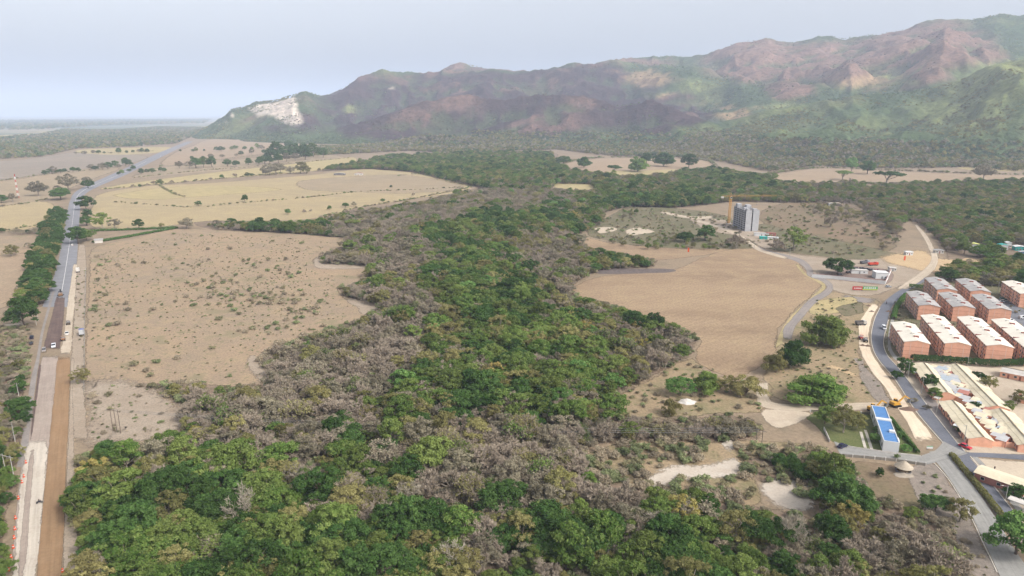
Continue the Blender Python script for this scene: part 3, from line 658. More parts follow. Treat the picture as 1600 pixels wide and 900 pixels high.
B_LGRN = [(1500, 175, 130, 45, .75), (1350, 190, 120, 30, .55), (1220, 205, 80, 20, .5), (1090, 135, 60, 20, .7), (1440, 160, 80, 25, .5), (1540, 140, 80, 35, .9), (1160, 218, 25, 10, .8), (1400, 122, 40, 8, .8), (1230, 172, 50, 14, .7), (540, 168, 22, 8, .8), (1580, 110, 60, 30, .8)]  # lighter green slopes, with sunshine on the right put into the colour
B_QUAR = [(365, 182, 5, 7, .7), (612, 138, 12, 7, .62), (345, 196, 8, 3, .6), (355, 192, 5, 3, .6)]
QUARRY = [(388, 171), (402, 165), (428, 160), (448, 158), (455, 149), (460, 152), (466, 170), (474, 184), (474, 192), (458, 195), (444, 193), (436, 186), (424, 181), (404, 182), (396, 177)]
def hill_zone(x, y, z):
    px, py = PX(x, y, z)
    n1 = fbm(x / 240 + 2, y / 240 + 8, 5); n2 = fbm(x / 70 + 5, y / 70 + 3, 4)
    px2 = px + (n1 - .5) * 60; py2 = py + (n1 - .5) * 26 + (n2 - .5) * 10
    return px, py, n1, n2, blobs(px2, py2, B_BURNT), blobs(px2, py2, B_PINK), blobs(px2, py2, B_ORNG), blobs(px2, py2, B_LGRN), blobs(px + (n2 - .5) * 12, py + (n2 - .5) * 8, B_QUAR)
def inside(poly, px, py):
    P = np.array(poly, float); n = len(P)
    c = np.zeros(px.shape, bool)
    j = n - 1
    for i in range(n):
        xi, yi = P[i]; xj, yj = P[j]
        k = ((yi > py) != (yj > py)) & (px < (xj - xi) * (py - yi) / (yj - yi + 1e-12) + xi)
        c ^= k; j = i
    return c
def make_hills():
    az0, az1 = R_MAIN[0][0] - 0.01, math.radians(52)
    na, nd = 760, 250
    az = np.linspace(az0, az1, na)
    t = np.linspace(0, 1, nd)
    AZ, T = np.meshgrid(az, t, indexing='ij')
    foot = np.interp(AZ, *FOOT) - 30
    D = foot + (6600 - foot) * T ** 1.15
    X = D * np.sin(AZ); Y = D * np.cos(AZ)
    Z = H(X, Y)
    q = blobs(*PX(X, Y, Z), B_QUAR)
    rough = (fbm(X / 28, Y / 28, 3) - .5) * 10 + (ridged(X / 95, Y / 95, 3) - .6) * 22 + (ridged(X / 260 + 3, Y / 260, 3) - .6) * 46
    Z = Z + np.where(Z > 3, rough * np.clip(Z / 60, 0, 1) * (1 - np.clip(q, 0, .8)), -3.0)
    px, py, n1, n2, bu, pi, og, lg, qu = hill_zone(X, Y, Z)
    def blur(q, a, d_):
        for ax, k in ((0, a), (1, d_)):
            cs = np.cumsum(np.concatenate([np.repeat(np.take(q, [0], ax), k + 1, ax), q, np.repeat(np.take(q, [-1], ax), k, ax)], ax), ax)
            n_ = q.shape[ax]
            q = (np.take(cs, np.arange(2 * k + 1, n_ + 2 * k + 1), ax) - np.take(cs, np.arange(0, n_), ax)) / (2 * k + 1)
        return q
    hollow = np.clip((blur(Z, 10, 7) - Z) / 14, -1, 1) * .5 + .5      # 1 in gullies, 0 on spurs
    C = np.zeros(X.shape + (4,)); C[..., 3] = 1
    L = lambda *c: np.array(lin(*c)[:3]) * 0.74
    green = L(80, 96, 64)[None, None] * (0.75 + 0.6 * n2)[..., None]
    green = green + (L(126, 128, 86) - L(80, 96, 64)) * sstep(.5, .7, n1)[..., None] * .5
    col = green
    def over(c, w):
        nonlocal col
        w = np.clip(w, 0, 1)[..., None]; col = col * (1 - w) + c * w
    over(L(72, 58, 60)[None, None] * (0.7 + 0.7 * n2)[..., None], sstep(.25, .6, bu) * (1 - .55 * sstep(.5, .8, hollow + .5 * (n1 - .5))))  # burnt ground; cloud shadow over the left massif is painted in as extra darkness
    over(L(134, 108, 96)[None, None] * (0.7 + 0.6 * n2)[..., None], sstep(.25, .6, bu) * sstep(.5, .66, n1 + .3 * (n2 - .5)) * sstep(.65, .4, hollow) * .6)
    over(L(136, 110, 98)[None, None] * (0.7 + 0.6 * n2)[..., None], sstep(.25, .6, pi) * (1 - .7 * sstep(.52, .85, hollow + .5 * (n1 - .5))))
    over(L(178, 148, 116)[None, None] * (0.75 + 0.5 * n2)[..., None], sstep(.25, .9, og + .5 * (n2 - .5)) * .75)
    over(L(140, 146, 94)[None, None] * (0.8 + 0.4 * n2)[..., None], sstep(.3, .8, lg) * .8)
    stri = fbm(X / 25 + Y / 60, Z / 60, 4)
    jx, jy = (n2 - .5) * 10, (n1 - .5) * 8
    qin = inside(QUARRY, px + jx, py + jy).astype(float)
    over(L(216, 202, 188)[None, None] * (0.5 + 0.9 * stri)[..., None], np.maximum(blur(qin, 1, 1), sstep(.45, .65, qu) * .8))
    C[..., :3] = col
    idx = np.arange(na * nd).reshape(na, nd)
    F = np.stack([idx[:-1, :-1], idx[1:, :-1], idx[1:, 1:], idx[:-1, 1:]], -1).reshape(-1, 4)
    zf = Z.reshape(-1)
    F = F[(zf[F] > -2.5).any(1)]
    t = NT("hill_slopes")
    c = t.attr('tint', 'Color')
    f = t.noise(0.05, 6, 0.7); g = t.noise(0.012, 5, 0.6)
    c = t.mix(0.9, c, t.ramp(f, [(0.28, (0.45, 0.47, 0.45, 1)), (0.5, (1, 1, 1, 1)), (0.75, (1.5, 1.45, 1.4, 1))]), 'MULTIPLY')
    c = t.mix(0.6, c, t.ramp(g, [(0.3, (0.6, 0.65, 0.6, 1)), (0.7, (1.3, 1.25, 1.2, 1))]), 'MULTIPLY')
    m = t.finish(t.principled(c, 0.95, f, 0.9, 10.0, 0.05))
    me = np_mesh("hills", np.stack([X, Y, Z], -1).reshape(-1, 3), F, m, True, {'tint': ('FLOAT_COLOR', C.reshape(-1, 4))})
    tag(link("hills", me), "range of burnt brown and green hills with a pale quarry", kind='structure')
make_hills()

# ------------------------------------------------------------------ trees: shapes
LK = 0.82
def leaf_mat(name, c1, c2, c3, transl=0.35):
    t = NT(name)
    c1, c2, c3 = [tuple(v * LK for v in q[:3]) + (1,) for q in (c1, c2, c3)]
    r = t.n('ShaderNodeObjectInfo').outputs['Random']
    v = t.attr('var')
    col = t.mix(t.ramp(r, [(0.0, (0, 0, 0, 1)), (1.0, (1, 1, 1, 1))]), c1, c2)
    col = t.mix(t.ramp(v, [(0.35, (0, 0, 0, 1)), (1.0, (0.85, 0.85, 0.85, 1))]), col, c3)
    hv = t.n('ShaderNodeHueSaturation')
    rr = t.math('FRACT', t.math('MULTIPLY', r, 7.31))
    t.val(hv.inputs['Value'], t.math('ADD', 0.72, t.math('MULTIPLY', rr, 0.55)))
    t.val(hv.inputs['Color'], col)
    col = hv.outputs[0]
    d = t.n('ShaderNodeBsdfDiffuse'); t.l(col, d.inputs[0])
    tr = t.n('ShaderNodeBsdfTranslucent'); t.l(col, tr.inputs[0])
    mx = t.n('ShaderNodeMixShader'); mx.inputs[0].default_value = transl
    t.l(d.outputs[0], mx.inputs[1]); t.l(tr.outputs[0], mx.inputs[2])
    return t.finish(mx.outputs[0])
def bark_mat(name, c1, c2):
    t = NT(name)
    c1, c2 = [tuple(v * LK for v in q[:3]) + (1,) for q in (c1, c2)]
    r = t.n('ShaderNodeObjectInfo').outputs['Random']
    col = t.mix(r, c1, c2)
    return t.finish(t.principled(col, 0.95, None, spec=0.1))
L_DARK = leaf_mat("dark_green_leaves", lin(62, 92, 47), lin(80, 108, 57), lin(106, 132, 74))
L_MID = leaf_mat("mid_green_leaves", lin(92, 124, 58), lin(120, 134, 72), lin(144, 158, 92))
L_LIME = leaf_mat("bright_green_leaves", lin(92, 136, 70), lin(112, 144, 78), lin(142, 172, 100))
L_OLIVE = leaf_mat("olive_leaves", lin(130, 130, 80), lin(146, 138, 90), lin(168, 162, 110))
L_YEL = leaf_mat("yellowing_leaves", lin(156, 150, 84), lin(162, 142, 88), lin(182, 174, 112))
L_GREY = leaf_mat("dry_grey_leaves", lin(142, 136, 112), lin(150, 140, 120), lin(168, 160, 138))
K_BARK = bark_mat("brown_bark", lin(96, 84, 72), lin(128, 114, 100))
K_WHITE = bark_mat("bleached_bark", lin(166, 157, 140), lin(150, 141, 126))
K_PALE = bark_mat("pale_bark", lin(168, 158, 144), lin(148, 136, 122))
K_TWIG = bark_mat("bare_twigs", lin(158, 146, 129), lin(170, 156, 139))

def quads_at(P, N, sz, r, asp=0.62):
    """leaf-shaped quads at P facing N"""
    n = len(P)
    a = np.cross(N, r.normal(size=(n, 3))); a /= np.linalg.norm(a, axis=1)[:, None] + 1e-9
    b = np.cross(N, a)
    s = sz[:, None]
    V = np.stack([P - a * s, P - b * s * asp + a * s * .1, P + a * s, P + b * s * asp + a * s * .1], 1).reshape(-1, 3)
    F = np.arange(4 * n).reshape(n, 4)
    return V, F
def crown_shape(seed, R=5.0, Ht=9.0, base=2.5, ncl=24, leaf=0.34, dens=1.0, flat=0.7, clr=(0.28, 0.42), umbrella=False, low=False):
    """leaf clumps over the limbs; returns crown arrays and limb end points"""
    r = np.random.default_rng(seed)
    zc = base + (Ht - base) * 0.40
    C = []; RC = []
    for i in range(ncl):
        th = r.uniform(0, 2 * np.pi); cz = r.uniform(-0.95 if low else -0.75, 1.0) if not umbrella else r.uniform(0.25, 1.0)
        rho = np.sqrt(max(0, 1 - cz * cz)) if cz > 0 else 1.0
        k = r.uniform(0.55, 0.86)
        if i < ncl * .2: k *= .45
        rr = R * k * (rho * .85 + .15) * (1 + .22 * math.sin(2 * th + seed) + .12 * math.sin(5 * th + 2 * seed))
        c = np.array([rr * np.cos(th), rr * np.sin(th), zc + (cz * (Ht - zc) * (0.82 if not umbrella else .75) if cz > 0 else cz * (zc - base * .5) * .8)])
        C.append(c); RC.append(R * r.uniform(*clr) * (0.8 + .3 * (cz < .6)))
    C = np.array(C); RC = np.array(RC)
    Ps, Ns, Ss, Vs = [], [], [], []
    for c, rc in zip(C, RC):
        n = int(4 * np.pi * rc * rc * flat / (leaf * leaf * 1.1) * 0.85 * dens)
        d = r.normal(size=(n, 3)); d /= np.linalg.norm(d, axis=1)[:, None]
        d[:, 2] = np.where(d[:, 2] < -0.35, -d[:, 2], d[:, 2])
        rad = rc * r.uniform(0.6, 1.08, n) * (1 + 0.18 * np.sin(d[:, 0] * 5 + seed) * np.sin(d[:, 1] * 6) + 0.12 * np.sin(d[:, 2] * 9 + d[:, 0] * 7))
        p = c + d * rad[:, None] * np.array([1, 1, flat])
        nn = d * np.array([1, 1, 1.3]) + r.normal(size=(n, 3)) * 0.55
        nn /= np.linalg.norm(nn, axis=1)[:, None]
        Ps.append(p); Ns.append(nn); Ss.append(leaf * r.uniform(0.65, 1.35, n)); Vs.append(np.clip(0.5 * r.random() + 0.55 * r.random(n), 0, 1))
    P = np.concatenate(Ps); N = np.concatenate(Ns); S = np.concatenate(Ss); v = np.concatenate(Vs)
    V, F = quads_at(P, N, S, r)
    return V, F, np.repeat(v, 4), C
def limb_mesh(seed, C, base, r0, Ht, k=9, n=5):
    r = random.Random(seed)
    mb = MB()
    fork = Vector((r.uniform(-.3, .3), r.uniform(-.3, .3), base))
    mb.tube((0, 0, -0.3), fork * 0.5 + Vector((r.uniform(-.2, .2), 0, 0)), r0 * 1.25, r0, n)
    mb.tube(fork * 0.5, fork, r0 * 1.02, r0 * .85, n)
    idx = list(range(len(C))); r.shuffle(idx)
    for i in idx[:k]:
        e = Vector(C[i])
        mid = fork.lerp(e, .5) + Vector((r.uniform(-.5, .5), r.uniform(-.5, .5), r.uniform(-.2, .7)))
        mb.tube(fork, mid, r0 * .5, r0 * .32, 4, False)
        mb.tube(mid, e, r0 * .32, r0 * .1, 4, False)
    return mb
def bare_shape(seed, R=4.5, Ht=7.0, base=1.2, levels=3, twigs=5, wid=0.055):
    """leafless tree: limbs as tubes, twigs as thin blades"""
    r = random.Random(seed)
    limbs = MB(); tw = []
    limbs.tube((0, 0, -.3), (0, 0, base), 0.24, 0.2, 5)
    def grow(p, d, L, rad, lev):
        e = p + d * L
        if lev <= 1: limbs.tube(p, e, rad, rad * .6, 4, False)
        else: tw.append((p, e, rad * 1.1))
        if lev >= levels:
            for _ in range(twigs):
                dd = (d + Vector((r.gauss(0, .6), r.gauss(0, .6), r.gauss(.15, .5)))).normalized()
                s = p.lerp(e, r.uniform(.3, 1))
                tw.append((s, s + dd * L * r.uniform(.6, 1.1), wid))
            return
        for _ in range(r.choice((3, 4)) if lev else 4):
            dd = (d + Vector((r.gauss(0, .55), r.gauss(0, .55), r.gauss(.12, .35)))).normalized()
            grow(p.lerp(e, r.uniform(.55, 1)), dd, L * r.uniform(.55, .8), rad * .55, lev + 1)
    nl = 7
    for i in range(nl):
        a = 2 * math.pi * i / nl + r.uniform(-.4, .4); el = r.uniform(.35, 1.25)
        d = Vector((math.cos(a) * math.cos(el), math.sin(a) * math.cos(el), math.sin(el)))
        L = R * .46 * (1 - .2 * math.sin(el)) + (Ht - R) * .2 * math.sin(el)
        grow(Vector((0, 0, base)), d, L, 0.13, 0)
    rr = np.random.default_rng(seed)
    n = len(tw)
    P0 = np.array([t[0] for t in tw]); P1 = np.array([t[1] for t in tw]); w = np.array([t[2] for t in tw])[:, None]
    d = P1 - P0; a = np.cross(d, rr.normal(size=(n, 3))); a /= np.linalg.norm(a, axis=1)[:, None] + 1e-9
    V = np.stack([P0 - a * w, P0 + a * w, P1 + a * w * .35, P1 - a * w * .35], 1).reshape(-1, 3)
    return limbs, V, np.arange(4 * n).reshape(n, 4)

SHAPES = {}      # kind -> list of (trunk mesh, crown mesh, joined mesh, crown radius)
def join_meshes(name, A, B):
    bm = bmesh.new(); bm.from_mesh(A)
    me = bpy.data.meshes.new(name)
    vA = np.zeros(len(A.vertices) * 3, np.float32); A.vertices.foreach_get('co', vA)
    vB = np.zeros(len(B.vertices) * 3, np.float32); B.vertices.foreach_get('co', vB)
    bm.free()
    fa = [tuple(p.vertices) for p in A.polygons]
    nA = len(A.vertices)
    # triangulate/quad-ify A into quads (degenerate-free): split n-gons into fans
    qa = []
    for f in fa:
        if len(f) == 4: qa.append(f)
        elif len(f) == 3: qa.append((f[0], f[1], f[2], f[2]))
    qa = [f for f in qa if len(set(f)) == 4]
    lB = np.zeros(len(B.loops), np.int32); B.loops.foreach_get('vertex_index', lB)
    F = np.concatenate([np.array(qa, np.int32).reshape(-1, 4), lB.reshape(-1, 4) + nA]) if qa else lB.reshape(-1, 4) + nA
    var = np.zeros(nA + len(B.vertices), np.float32)
    if 'var' in B.attributes:
        vb = np.zeros(len(B.vertices), np.float32); B.attributes['var'].data.foreach_get('value', vb); var[nA:] = vb
    V = np.concatenate([vA, vB]).reshape(-1, 3)
    me = np_mesh(name, V, F, A.materials[0], attrs={'var': ('FLOAT', var)})
    me.materials.append(B.materials[0])
    mi = np.zeros(len(F), np.int32); mi[len(qa):] = 1
    me.polygons.foreach_set('material_index', mi)
    return me
def add_leafy(kind, seed, mat, bark, R, Ht, base, **kw):
    V, F, v, C = crown_shape(seed, R, Ht, base, **kw)
    crown = np_mesh("crown", V, F, mat, attrs={'var': ('FLOAT', v)})
    trunk = limb_mesh(seed, C, base, R * 0.055, Ht).mesh("trunk", bark)
    SHAPES.setdefault(kind, []).append((trunk, crown, join_meshes("tree_shape", trunk, crown), R))
def add_bare(kind, seed, R, Ht, base, mat=K_TWIG, bark=K_PALE, leaves=None, **kw):
    limbs, V, F = bare_shape(seed, R, Ht, base, **kw)
    trunk = limbs.mesh("trunk", bark)
    crown = np_mesh("crown", V, F, mat, attrs={'var': ('FLOAT', np.zeros(len(V)))})
    if leaves:
        lm, nleaf = leaves
        r = np.random.default_rng(seed + 5)
        k = r.integers(0, len(F), nleaf)
        P = V[F[k, 2]] + r.normal(size=(nleaf, 3)) * .25
        N = r.normal(size=(nleaf, 3)) * .6 + np.array([0, 0, 1.]); N /= np.linalg.norm(N, axis=1)[:, None]
        LV, LF = quads_at(P, N, r.uniform(.18, .4, nleaf), r)
        allV = np.concatenate([V, LV]); allF = np.concatenate([F, LF + len(V)])
        crown = np_mesh("crown", allV, allF, mat, attrs={'var': ('FLOAT', np.concatenate([np.zeros(len(V)), np.repeat(r.random(nleaf), 4)]))})
        crown.materials.append(lm)
        mi = np.zeros(len(allF), np.int32); mi[len(F):] = 1
        crown.polygons.foreach_set('material_index', mi)
        j = join_meshes("tree_shape", trunk, crown)
        j.materials.append(lm)
        mj = np.full(len(j.polygons), 0, np.int32); na = len(j.polygons) - len(allF)
        mj[na:na + len(F)] = 1; mj[na + len(F):] = 2
        j.polygons.foreach_set('material_index', mj)
    else:
        j = join_meshes("tree_shape", trunk, crown)
    SHAPES.setdefault(kind, []).append((trunk, crown, j, R))

add_leafy('dark', 1, L_DARK, K_BARK, 5.2, 9.0, 2.0, ncl=58, leaf=.24, clr=(.15, .29))
add_leafy('dark', 2, L_DARK, K_BARK, 4.6, 8.4, 1.8, ncl=58, leaf=.24, clr=(.14, .27))
add_leafy('dark', 3, L_DARK, K_BARK, 5.6, 7.8, 2.0, ncl=58, leaf=.24, clr=(.14, .27))
add_leafy('mid', 4, L_MID, K_BARK, 4.8, 8.2, 2.0, ncl=58, leaf=.24, clr=(.14, .27))
add_leafy('mid', 5, L_MID, K_PALE, 4.4, 8.8, 2.4, ncl=58, leaf=.24, dens=.7, clr=(.14, .27))
add_leafy('mid', 6, L_MID, K_PALE, 5.4, 8.0, 2.4, ncl=58, leaf=.24, dens=.75, clr=(.14, .27))
add_leafy('lime', 7, L_LIME, K_BARK, 4.2, 7.6, 1.8, ncl=58, leaf=.24, clr=(.14, .27))
add_leafy('lime', 8, L_LIME, K_PALE, 4.6, 8.0, 2.0, ncl=58, leaf=.24, dens=.8, clr=(.14, .27))
add_leafy('umbrella', 9, L_MID, K_PALE, 7.0, 7.4, 2.2, ncl=44, leaf=.30, flat=.45, clr=(.16, .28), umbrella=True, dens=.9)
add_leafy('umbrella', 10, L_DARK, K_PALE, 7.6, 7.6, 2.2, ncl=48, leaf=.30, flat=.42, clr=(.15, .27), umbrella=True, dens=.9)
add_leafy('olive', 11, L_OLIVE, K_PALE, 4.2, 7.2, 1.8, ncl=48, leaf=.2, dens=.75, clr=(.12, .25))
add_leafy('olive', 12, L_OLIVE, K_PALE, 4.8, 7.6, 2.2, ncl=48, leaf=.2, dens=.75, clr=(.12, .25))
add_leafy('yellow', 13, L_YEL, K_PALE, 3.8, 6.6, 1.6, ncl=48, leaf=.2, dens=.75, clr=(.12, .25))
add_leafy('grey', 14, L_GREY, K_PALE, 4.2, 6.8, 1.8, ncl=48, leaf=.2, dens=.75, clr=(.12, .25))
add_leafy('grey', 15, L_GREY, K_PALE, 4.6, 6.4, 1.6, ncl=48, leaf=.2, dens=.75, clr=(.12, .25))
add_bare('bare', 21, 4.6, 7.0, 1.2, twigs=11, wid=.07)
add_bare('bare', 22, 4.2, 7.6, 1.4, twigs=11, wid=.07)
add_bare('bare', 23, 5.0, 7.0, 1.2, twigs=11, wid=.07)
add_bare('semi', 24, 4.8, 7.6, 1.4, twigs=7, leaves=(L_OLIVE, 900))
add_bare('semi', 25, 4.6, 7.2, 1.4, twigs=7, leaves=(L_MID, 1000))
add_bare('semi', 26, 4.6, 7.2, 1.4, twigs=7, leaves=(L_GREY, 900))
add_bare('skeleton', 61, 5.6, 9.0, 2.2, mat=K_WHITE, bark=K_WHITE, twigs=3, wid=.06)
add_bare('skeleton', 62, 5.0, 9.4, 2.6, mat=K_WHITE, bark=K_WHITE, twigs=3, wid=.06)
add_leafy('round', 51, L_MID, K_BARK, 5.0, 7.4, 0.7, ncl=46, leaf=.28, clr=(.22, .36), low=True)
add_leafy('round', 52, L_DARK, K_BARK, 4.8, 7.4, 0.7, ncl=44, leaf=.28, clr=(.22, .38), low=True)
add_leafy('round', 53, L_OLIVE, K_BARK, 5.0, 6.8, 0.6, ncl=32, leaf=.25, dens=.75, clr=(.2, .34), low=True)
L_B1 = leaf_mat('bush_green', lin(128, 142, 98), lin(142, 150, 108), lin(166, 172, 128)); L_B2 = leaf_mat('bush_olive', lin(148, 146, 112), lin(156, 148, 116), lin(176, 168, 134)); L_B3 = leaf_mat('bush_grey', lin(166, 154, 132), lin(172, 158, 136), lin(186, 174, 150))
add_leafy('bush', 31, L_B1, K_BARK, 1.6, 1.9, 0.3, ncl=14, leaf=.17, dens=.8, clr=(.3, .45))
add_leafy('bush', 32, L_B2, K_BARK, 1.7, 1.7, 0.3, ncl=14, leaf=.17, dens=.7, clr=(.3, .45))
add_leafy('bush', 33, L_B3, K_BARK, 1.7, 1.8, 0.3, ncl=14, leaf=.15, dens=.7, clr=(.3, .45))
# coarser shapes for trees kilometres away
L_F1 = leaf_mat('far_dark_leaves', lin(86, 110, 76), lin(100, 120, 84), lin(120, 138, 98)); L_F2 = leaf_mat('far_green_leaves', lin(112, 130, 88), lin(122, 134, 92), lin(144, 154, 108))
for s, (mt, kd) in enumerate(((L_F1, 'far_green'), (L_F2, 'far_green'), (L_OLIVE, 'far_olive'), (L_GREY, 'far_brown'), (leaf_mat("burnt_leaves", lin(92, 76, 72), lin(106, 86, 80), lin(120, 100, 92)), 'far_burnt'))):
    add_leafy(kd, 40 + s, mt, K_BARK, 4.5, 7.0, 1.2, ncl=9, leaf=.8, dens=.8, clr=(.36, .5))

# ------------------------------------------------------------------ scattering
def candidates(poly, spacing, jitter=0.42, dmax=7000):
    W = np.array([tuple(G(*p))[:2] for p in poly])
    x0, y0 = W.min(0); x1, y1 = W.max(0)
    gx, gy = np.meshgrid(np.arange(x0, x1, spacing), np.arange(y0, y1, spacing * .87))
    gx = gx + (np.arange(gx.shape[0]) % 2)[:, None] * spacing * .5
    gx = gx + rng.uniform(-jitter, jitter, gx.shape) * spacing
    gy = gy + rng.uniform(-jitter, jitter, gy.shape) * spacing
    x, y = gx.ravel(), gy.ravel()
    k = inside([tuple(w) for w in W], x, y) & (y > 60)
    return x[k], y[k]
def in_view(x, y, z, m=60):
    px, py = PX(x, y, z)
    return (px > -m) & (px < 1600 + m) & (py < 900 + 130) & (y > 30)
GREEN = [(1500, 330, 140, 45, .35), (740, 500, 60, 60, 1), (700, 540, 50, 40, .9), (820, 570, 80, 40, 1), (690, 620, 90, 40, 1), (560, 700, 60, 40, .7), (260, 760, 110, 50, 1.1), (640, 840, 120, 50, .8), (1120, 800, 100, 40, .9), (1240, 780, 60, 30, .9), (900, 560, 60, 40, .7), (700, 375, 45, 25, 1), (720, 430, 60, 35, 1), (765, 470, 70, 40, 1), (800, 520, 70, 50, 1), (745, 590, 120, 50, 1), (860, 610, 100, 40, .9), (650, 650, 80, 45, .9), (610, 720, 60, 50, .8), (200, 800, 130, 90, 1.2), (330, 830, 150, 70, 1.2), (470, 870, 200, 60, 1.1), (1190, 820, 110, 60, 1), (1000, 840, 130, 50, 1), (880, 870, 160, 50, .9), (1290, 730, 70, 35, 1), (780, 345, 60, 20, .9), (860, 335, 50, 20, .8), (960, 310, 60, 18, .8), (450, 352, 60, 12, .6), (640, 600, 60, 40, .8), (980, 400, 40, 14, .9), (940, 600, 40, 20, .8), (670, 260, 140, 26, 1.2), (800, 265, 80, 22, 1.1), (1150, 270, 80, 20, .9), (1040, 310, 80, 15, .7), (1560, 400, 60, 25, 1.2), (60, 430, 60, 90, 1.2), (20, 830, 40, 120, 1.1), (40, 650, 30, 60, .9), (1000, 500, 60, 30, .5), (590, 420, 30, 20, .5)]
BARE = [(760, 860, 110, 35, .6), (1400, 860, 80, 40, .6), (560, 800, 60, 30, .5), (600, 530, 90, 50, 1), (560, 590, 110, 45, 1), (480, 640, 110, 40, .9), (430, 560, 50, 40, .8), (620, 395, 80, 30, 1), (540, 395, 50, 20, .9), (800, 312, 90, 22, 1.1), (680, 335, 80, 16, .8), (700, 700, 140, 50, 1), (790, 750, 150, 50, 1.1), (950, 770, 120, 40, .9), (930, 700, 120, 35, 1), (1090, 670, 100, 25, 1), (1450, 830, 60, 60, .7), (600, 350, 80, 20, .8), (860, 400, 40, 30, .6), (650, 480, 60, 30, .8), (860, 470, 40, 30, .4), (1480, 320, 120, 30, .35), (1420, 340, 60, 30, .5), (1330, 300, 60, 15, .3), (420, 700, 90, 40, .7), (1010, 540, 60, 30, .5), (0, 600, 40, 60, .7)]
YELL = [(1370, 820, 60, 30, .9), (1320, 850, 60, 40, .6), (980, 530, 60, 40, .7), (1040, 540, 40, 20, .7), (760, 800, 60, 30, .4), (1060, 800, 70, 25, .5), (640, 560, 20, 20, .5), (1520, 310, 90, 30, .7), (300, 620, 60, 20, .4)]
KINDS = ['dark', 'mid', 'lime', 'umbrella', 'olive', 'yellow', 'grey', 'bare', 'semi']
def pick_kind(x, y):
    px, py = PX(x, y, np.full_like(x, 4.0))
    n1 = fbm(x / 28 + 3, y / 28 + 4, 3); n2 = fbm(x / 60 + 13, y / 60 + 1, 3)
    g = np.clip(blobs(px, py, GREEN) * 1.25, 0, 1.2); b = np.clip(blobs(px, py, BARE) * 1.25, 0, 1.2); yl = blobs(px, py, YELL)
    g = g * sstep(.05, .4, n1 + .12) + .10; b = b * sstep(.05, .4, n2 + .12) + .10; tot = g + b; g = g * np.where(b > g, .6, 1.15); b = b * np.where(g > b, .5, 1.0)
    g = g * .85; b = b * 1.7
    W = np.stack([g * 1.4 * sstep(.3, .6, n2), g * 1.1 + .08, g * .24 * (n1 > .5), g * .18, .40 + .3 * g * (1 - b) + .2 * yl, .04 + yl * .5, .14 + .7 * b, .10 + 1.35 * b, .16 + .5 * b], 1)
    W = np.clip(W, 0.001, None) ** 1.25; W /= W.sum(1)[:, None]
    c = W.cumsum(1); r = rng.random(len(x))[:, None]
    return (r > c).sum(1)

PTS = []      # x, y, kind index, scale
def scatter_zone(poly, spacing, smin, smax, dens=1.0, bias=None, exclude=(), narrow=False, edge=1.0):
    x, y = candidates(poly, spacing)
    k = rng.random(len(x)) < dens
    x, y = x[k], y[k]
    if exclude:
        px, py = PX(x, y, np.zeros_like(x))
        for e in exclude:
            kk = ~inside(e, px, py); x, y, px, py = x[kk], y[kk], px[kk], py[kk]
    kd = pick_kind(x, y)
    if bias is not None: kd = np.where(rng.random(len(x)) < bias[1], rng.choice(bias[0], len(x)), kd)
    sc = smin + (smax - smin) * rng.random(len(x)) ** 2.0
    if narrow: sc = np.where(PX(x, y, np.zeros_like(x))[0] > 1130, np.minimum(sc, 1.35), sc)
    px, py = PX(x, y, 7.0 * sc * edge)
    kk = inside(poly, px + rng.normal(0, 4, len(x)), py + rng.normal(0, 1.5, len(x)))
    for e in exclude:
        if narrow: kk &= ~inside(e, px, py)
    x, y, kd, sc = x[kk], y[kk], kd[kk], sc[kk]
    PTS.append(np.stack([x, y, kd, sc], 1))
scatter_zone(W_MAIN, 4.6, .5, 1.5, .97, narrow=True, exclude=(W_POCKET1, W_POCKET2))
scatter_zone([(1235, 312), (1330, 303), (1400, 335), (1415, 350), (1405, 395), (1370, 388), (1330, 352), (1260, 330)], 10, .5, 1.1, .4, bias=([4, 6, 7, 8], .9))
scatter_zone([(935, 380), (960, 365), (1060, 362), (1130, 372), (1170, 384), (1120, 392), (1010, 390)], 8, .35, .75, .45, bias=([4, 1, 6], .9))
scatter_zone([(940, 342), (985, 326), (1010, 332), (960, 350)], 8, .4, .9, .5, bias=([4, 1, 6], .9))
scatter_zone([(1475, 432), (1540, 430), (1640, 440), (1640, 450), (1560, 446), (1480, 440)], 6, .5, .9, .8, bias=([4, 1], .9))
scatter_zone(W_EAST, 6.5, .8, 1.3, .95, edge=.3, bias=([4, 4, 6, 1], .55), exclude=([(1425, 345), (1470, 380), (1480, 425), (1440, 430), (1440, 370)], [(1470, 390), (1540, 404), (1548, 411), (1470, 426)], [(1512, 384), (1536, 384), (1536, 402), (1512, 400)], [(1555, 384), (1615, 384), (1615, 412), (1555, 408)]))
scatter_zone(W_NORTH, 8.0, .8, 1.6, .97, edge=.3, bias=([4, 6, 1], .3))
scatter_zone(W_ROADL, 5.5, .8, 1.3, .97, bias=([0, 0, 0, 4], .97))
scatter_zone(W_EDGE, 4.6, .45, .85, .9)
A = np.concatenate(PTS)
A = A[in_view(A[:, 0], A[:, 1], np.full(len(A), 4.0), 260)]
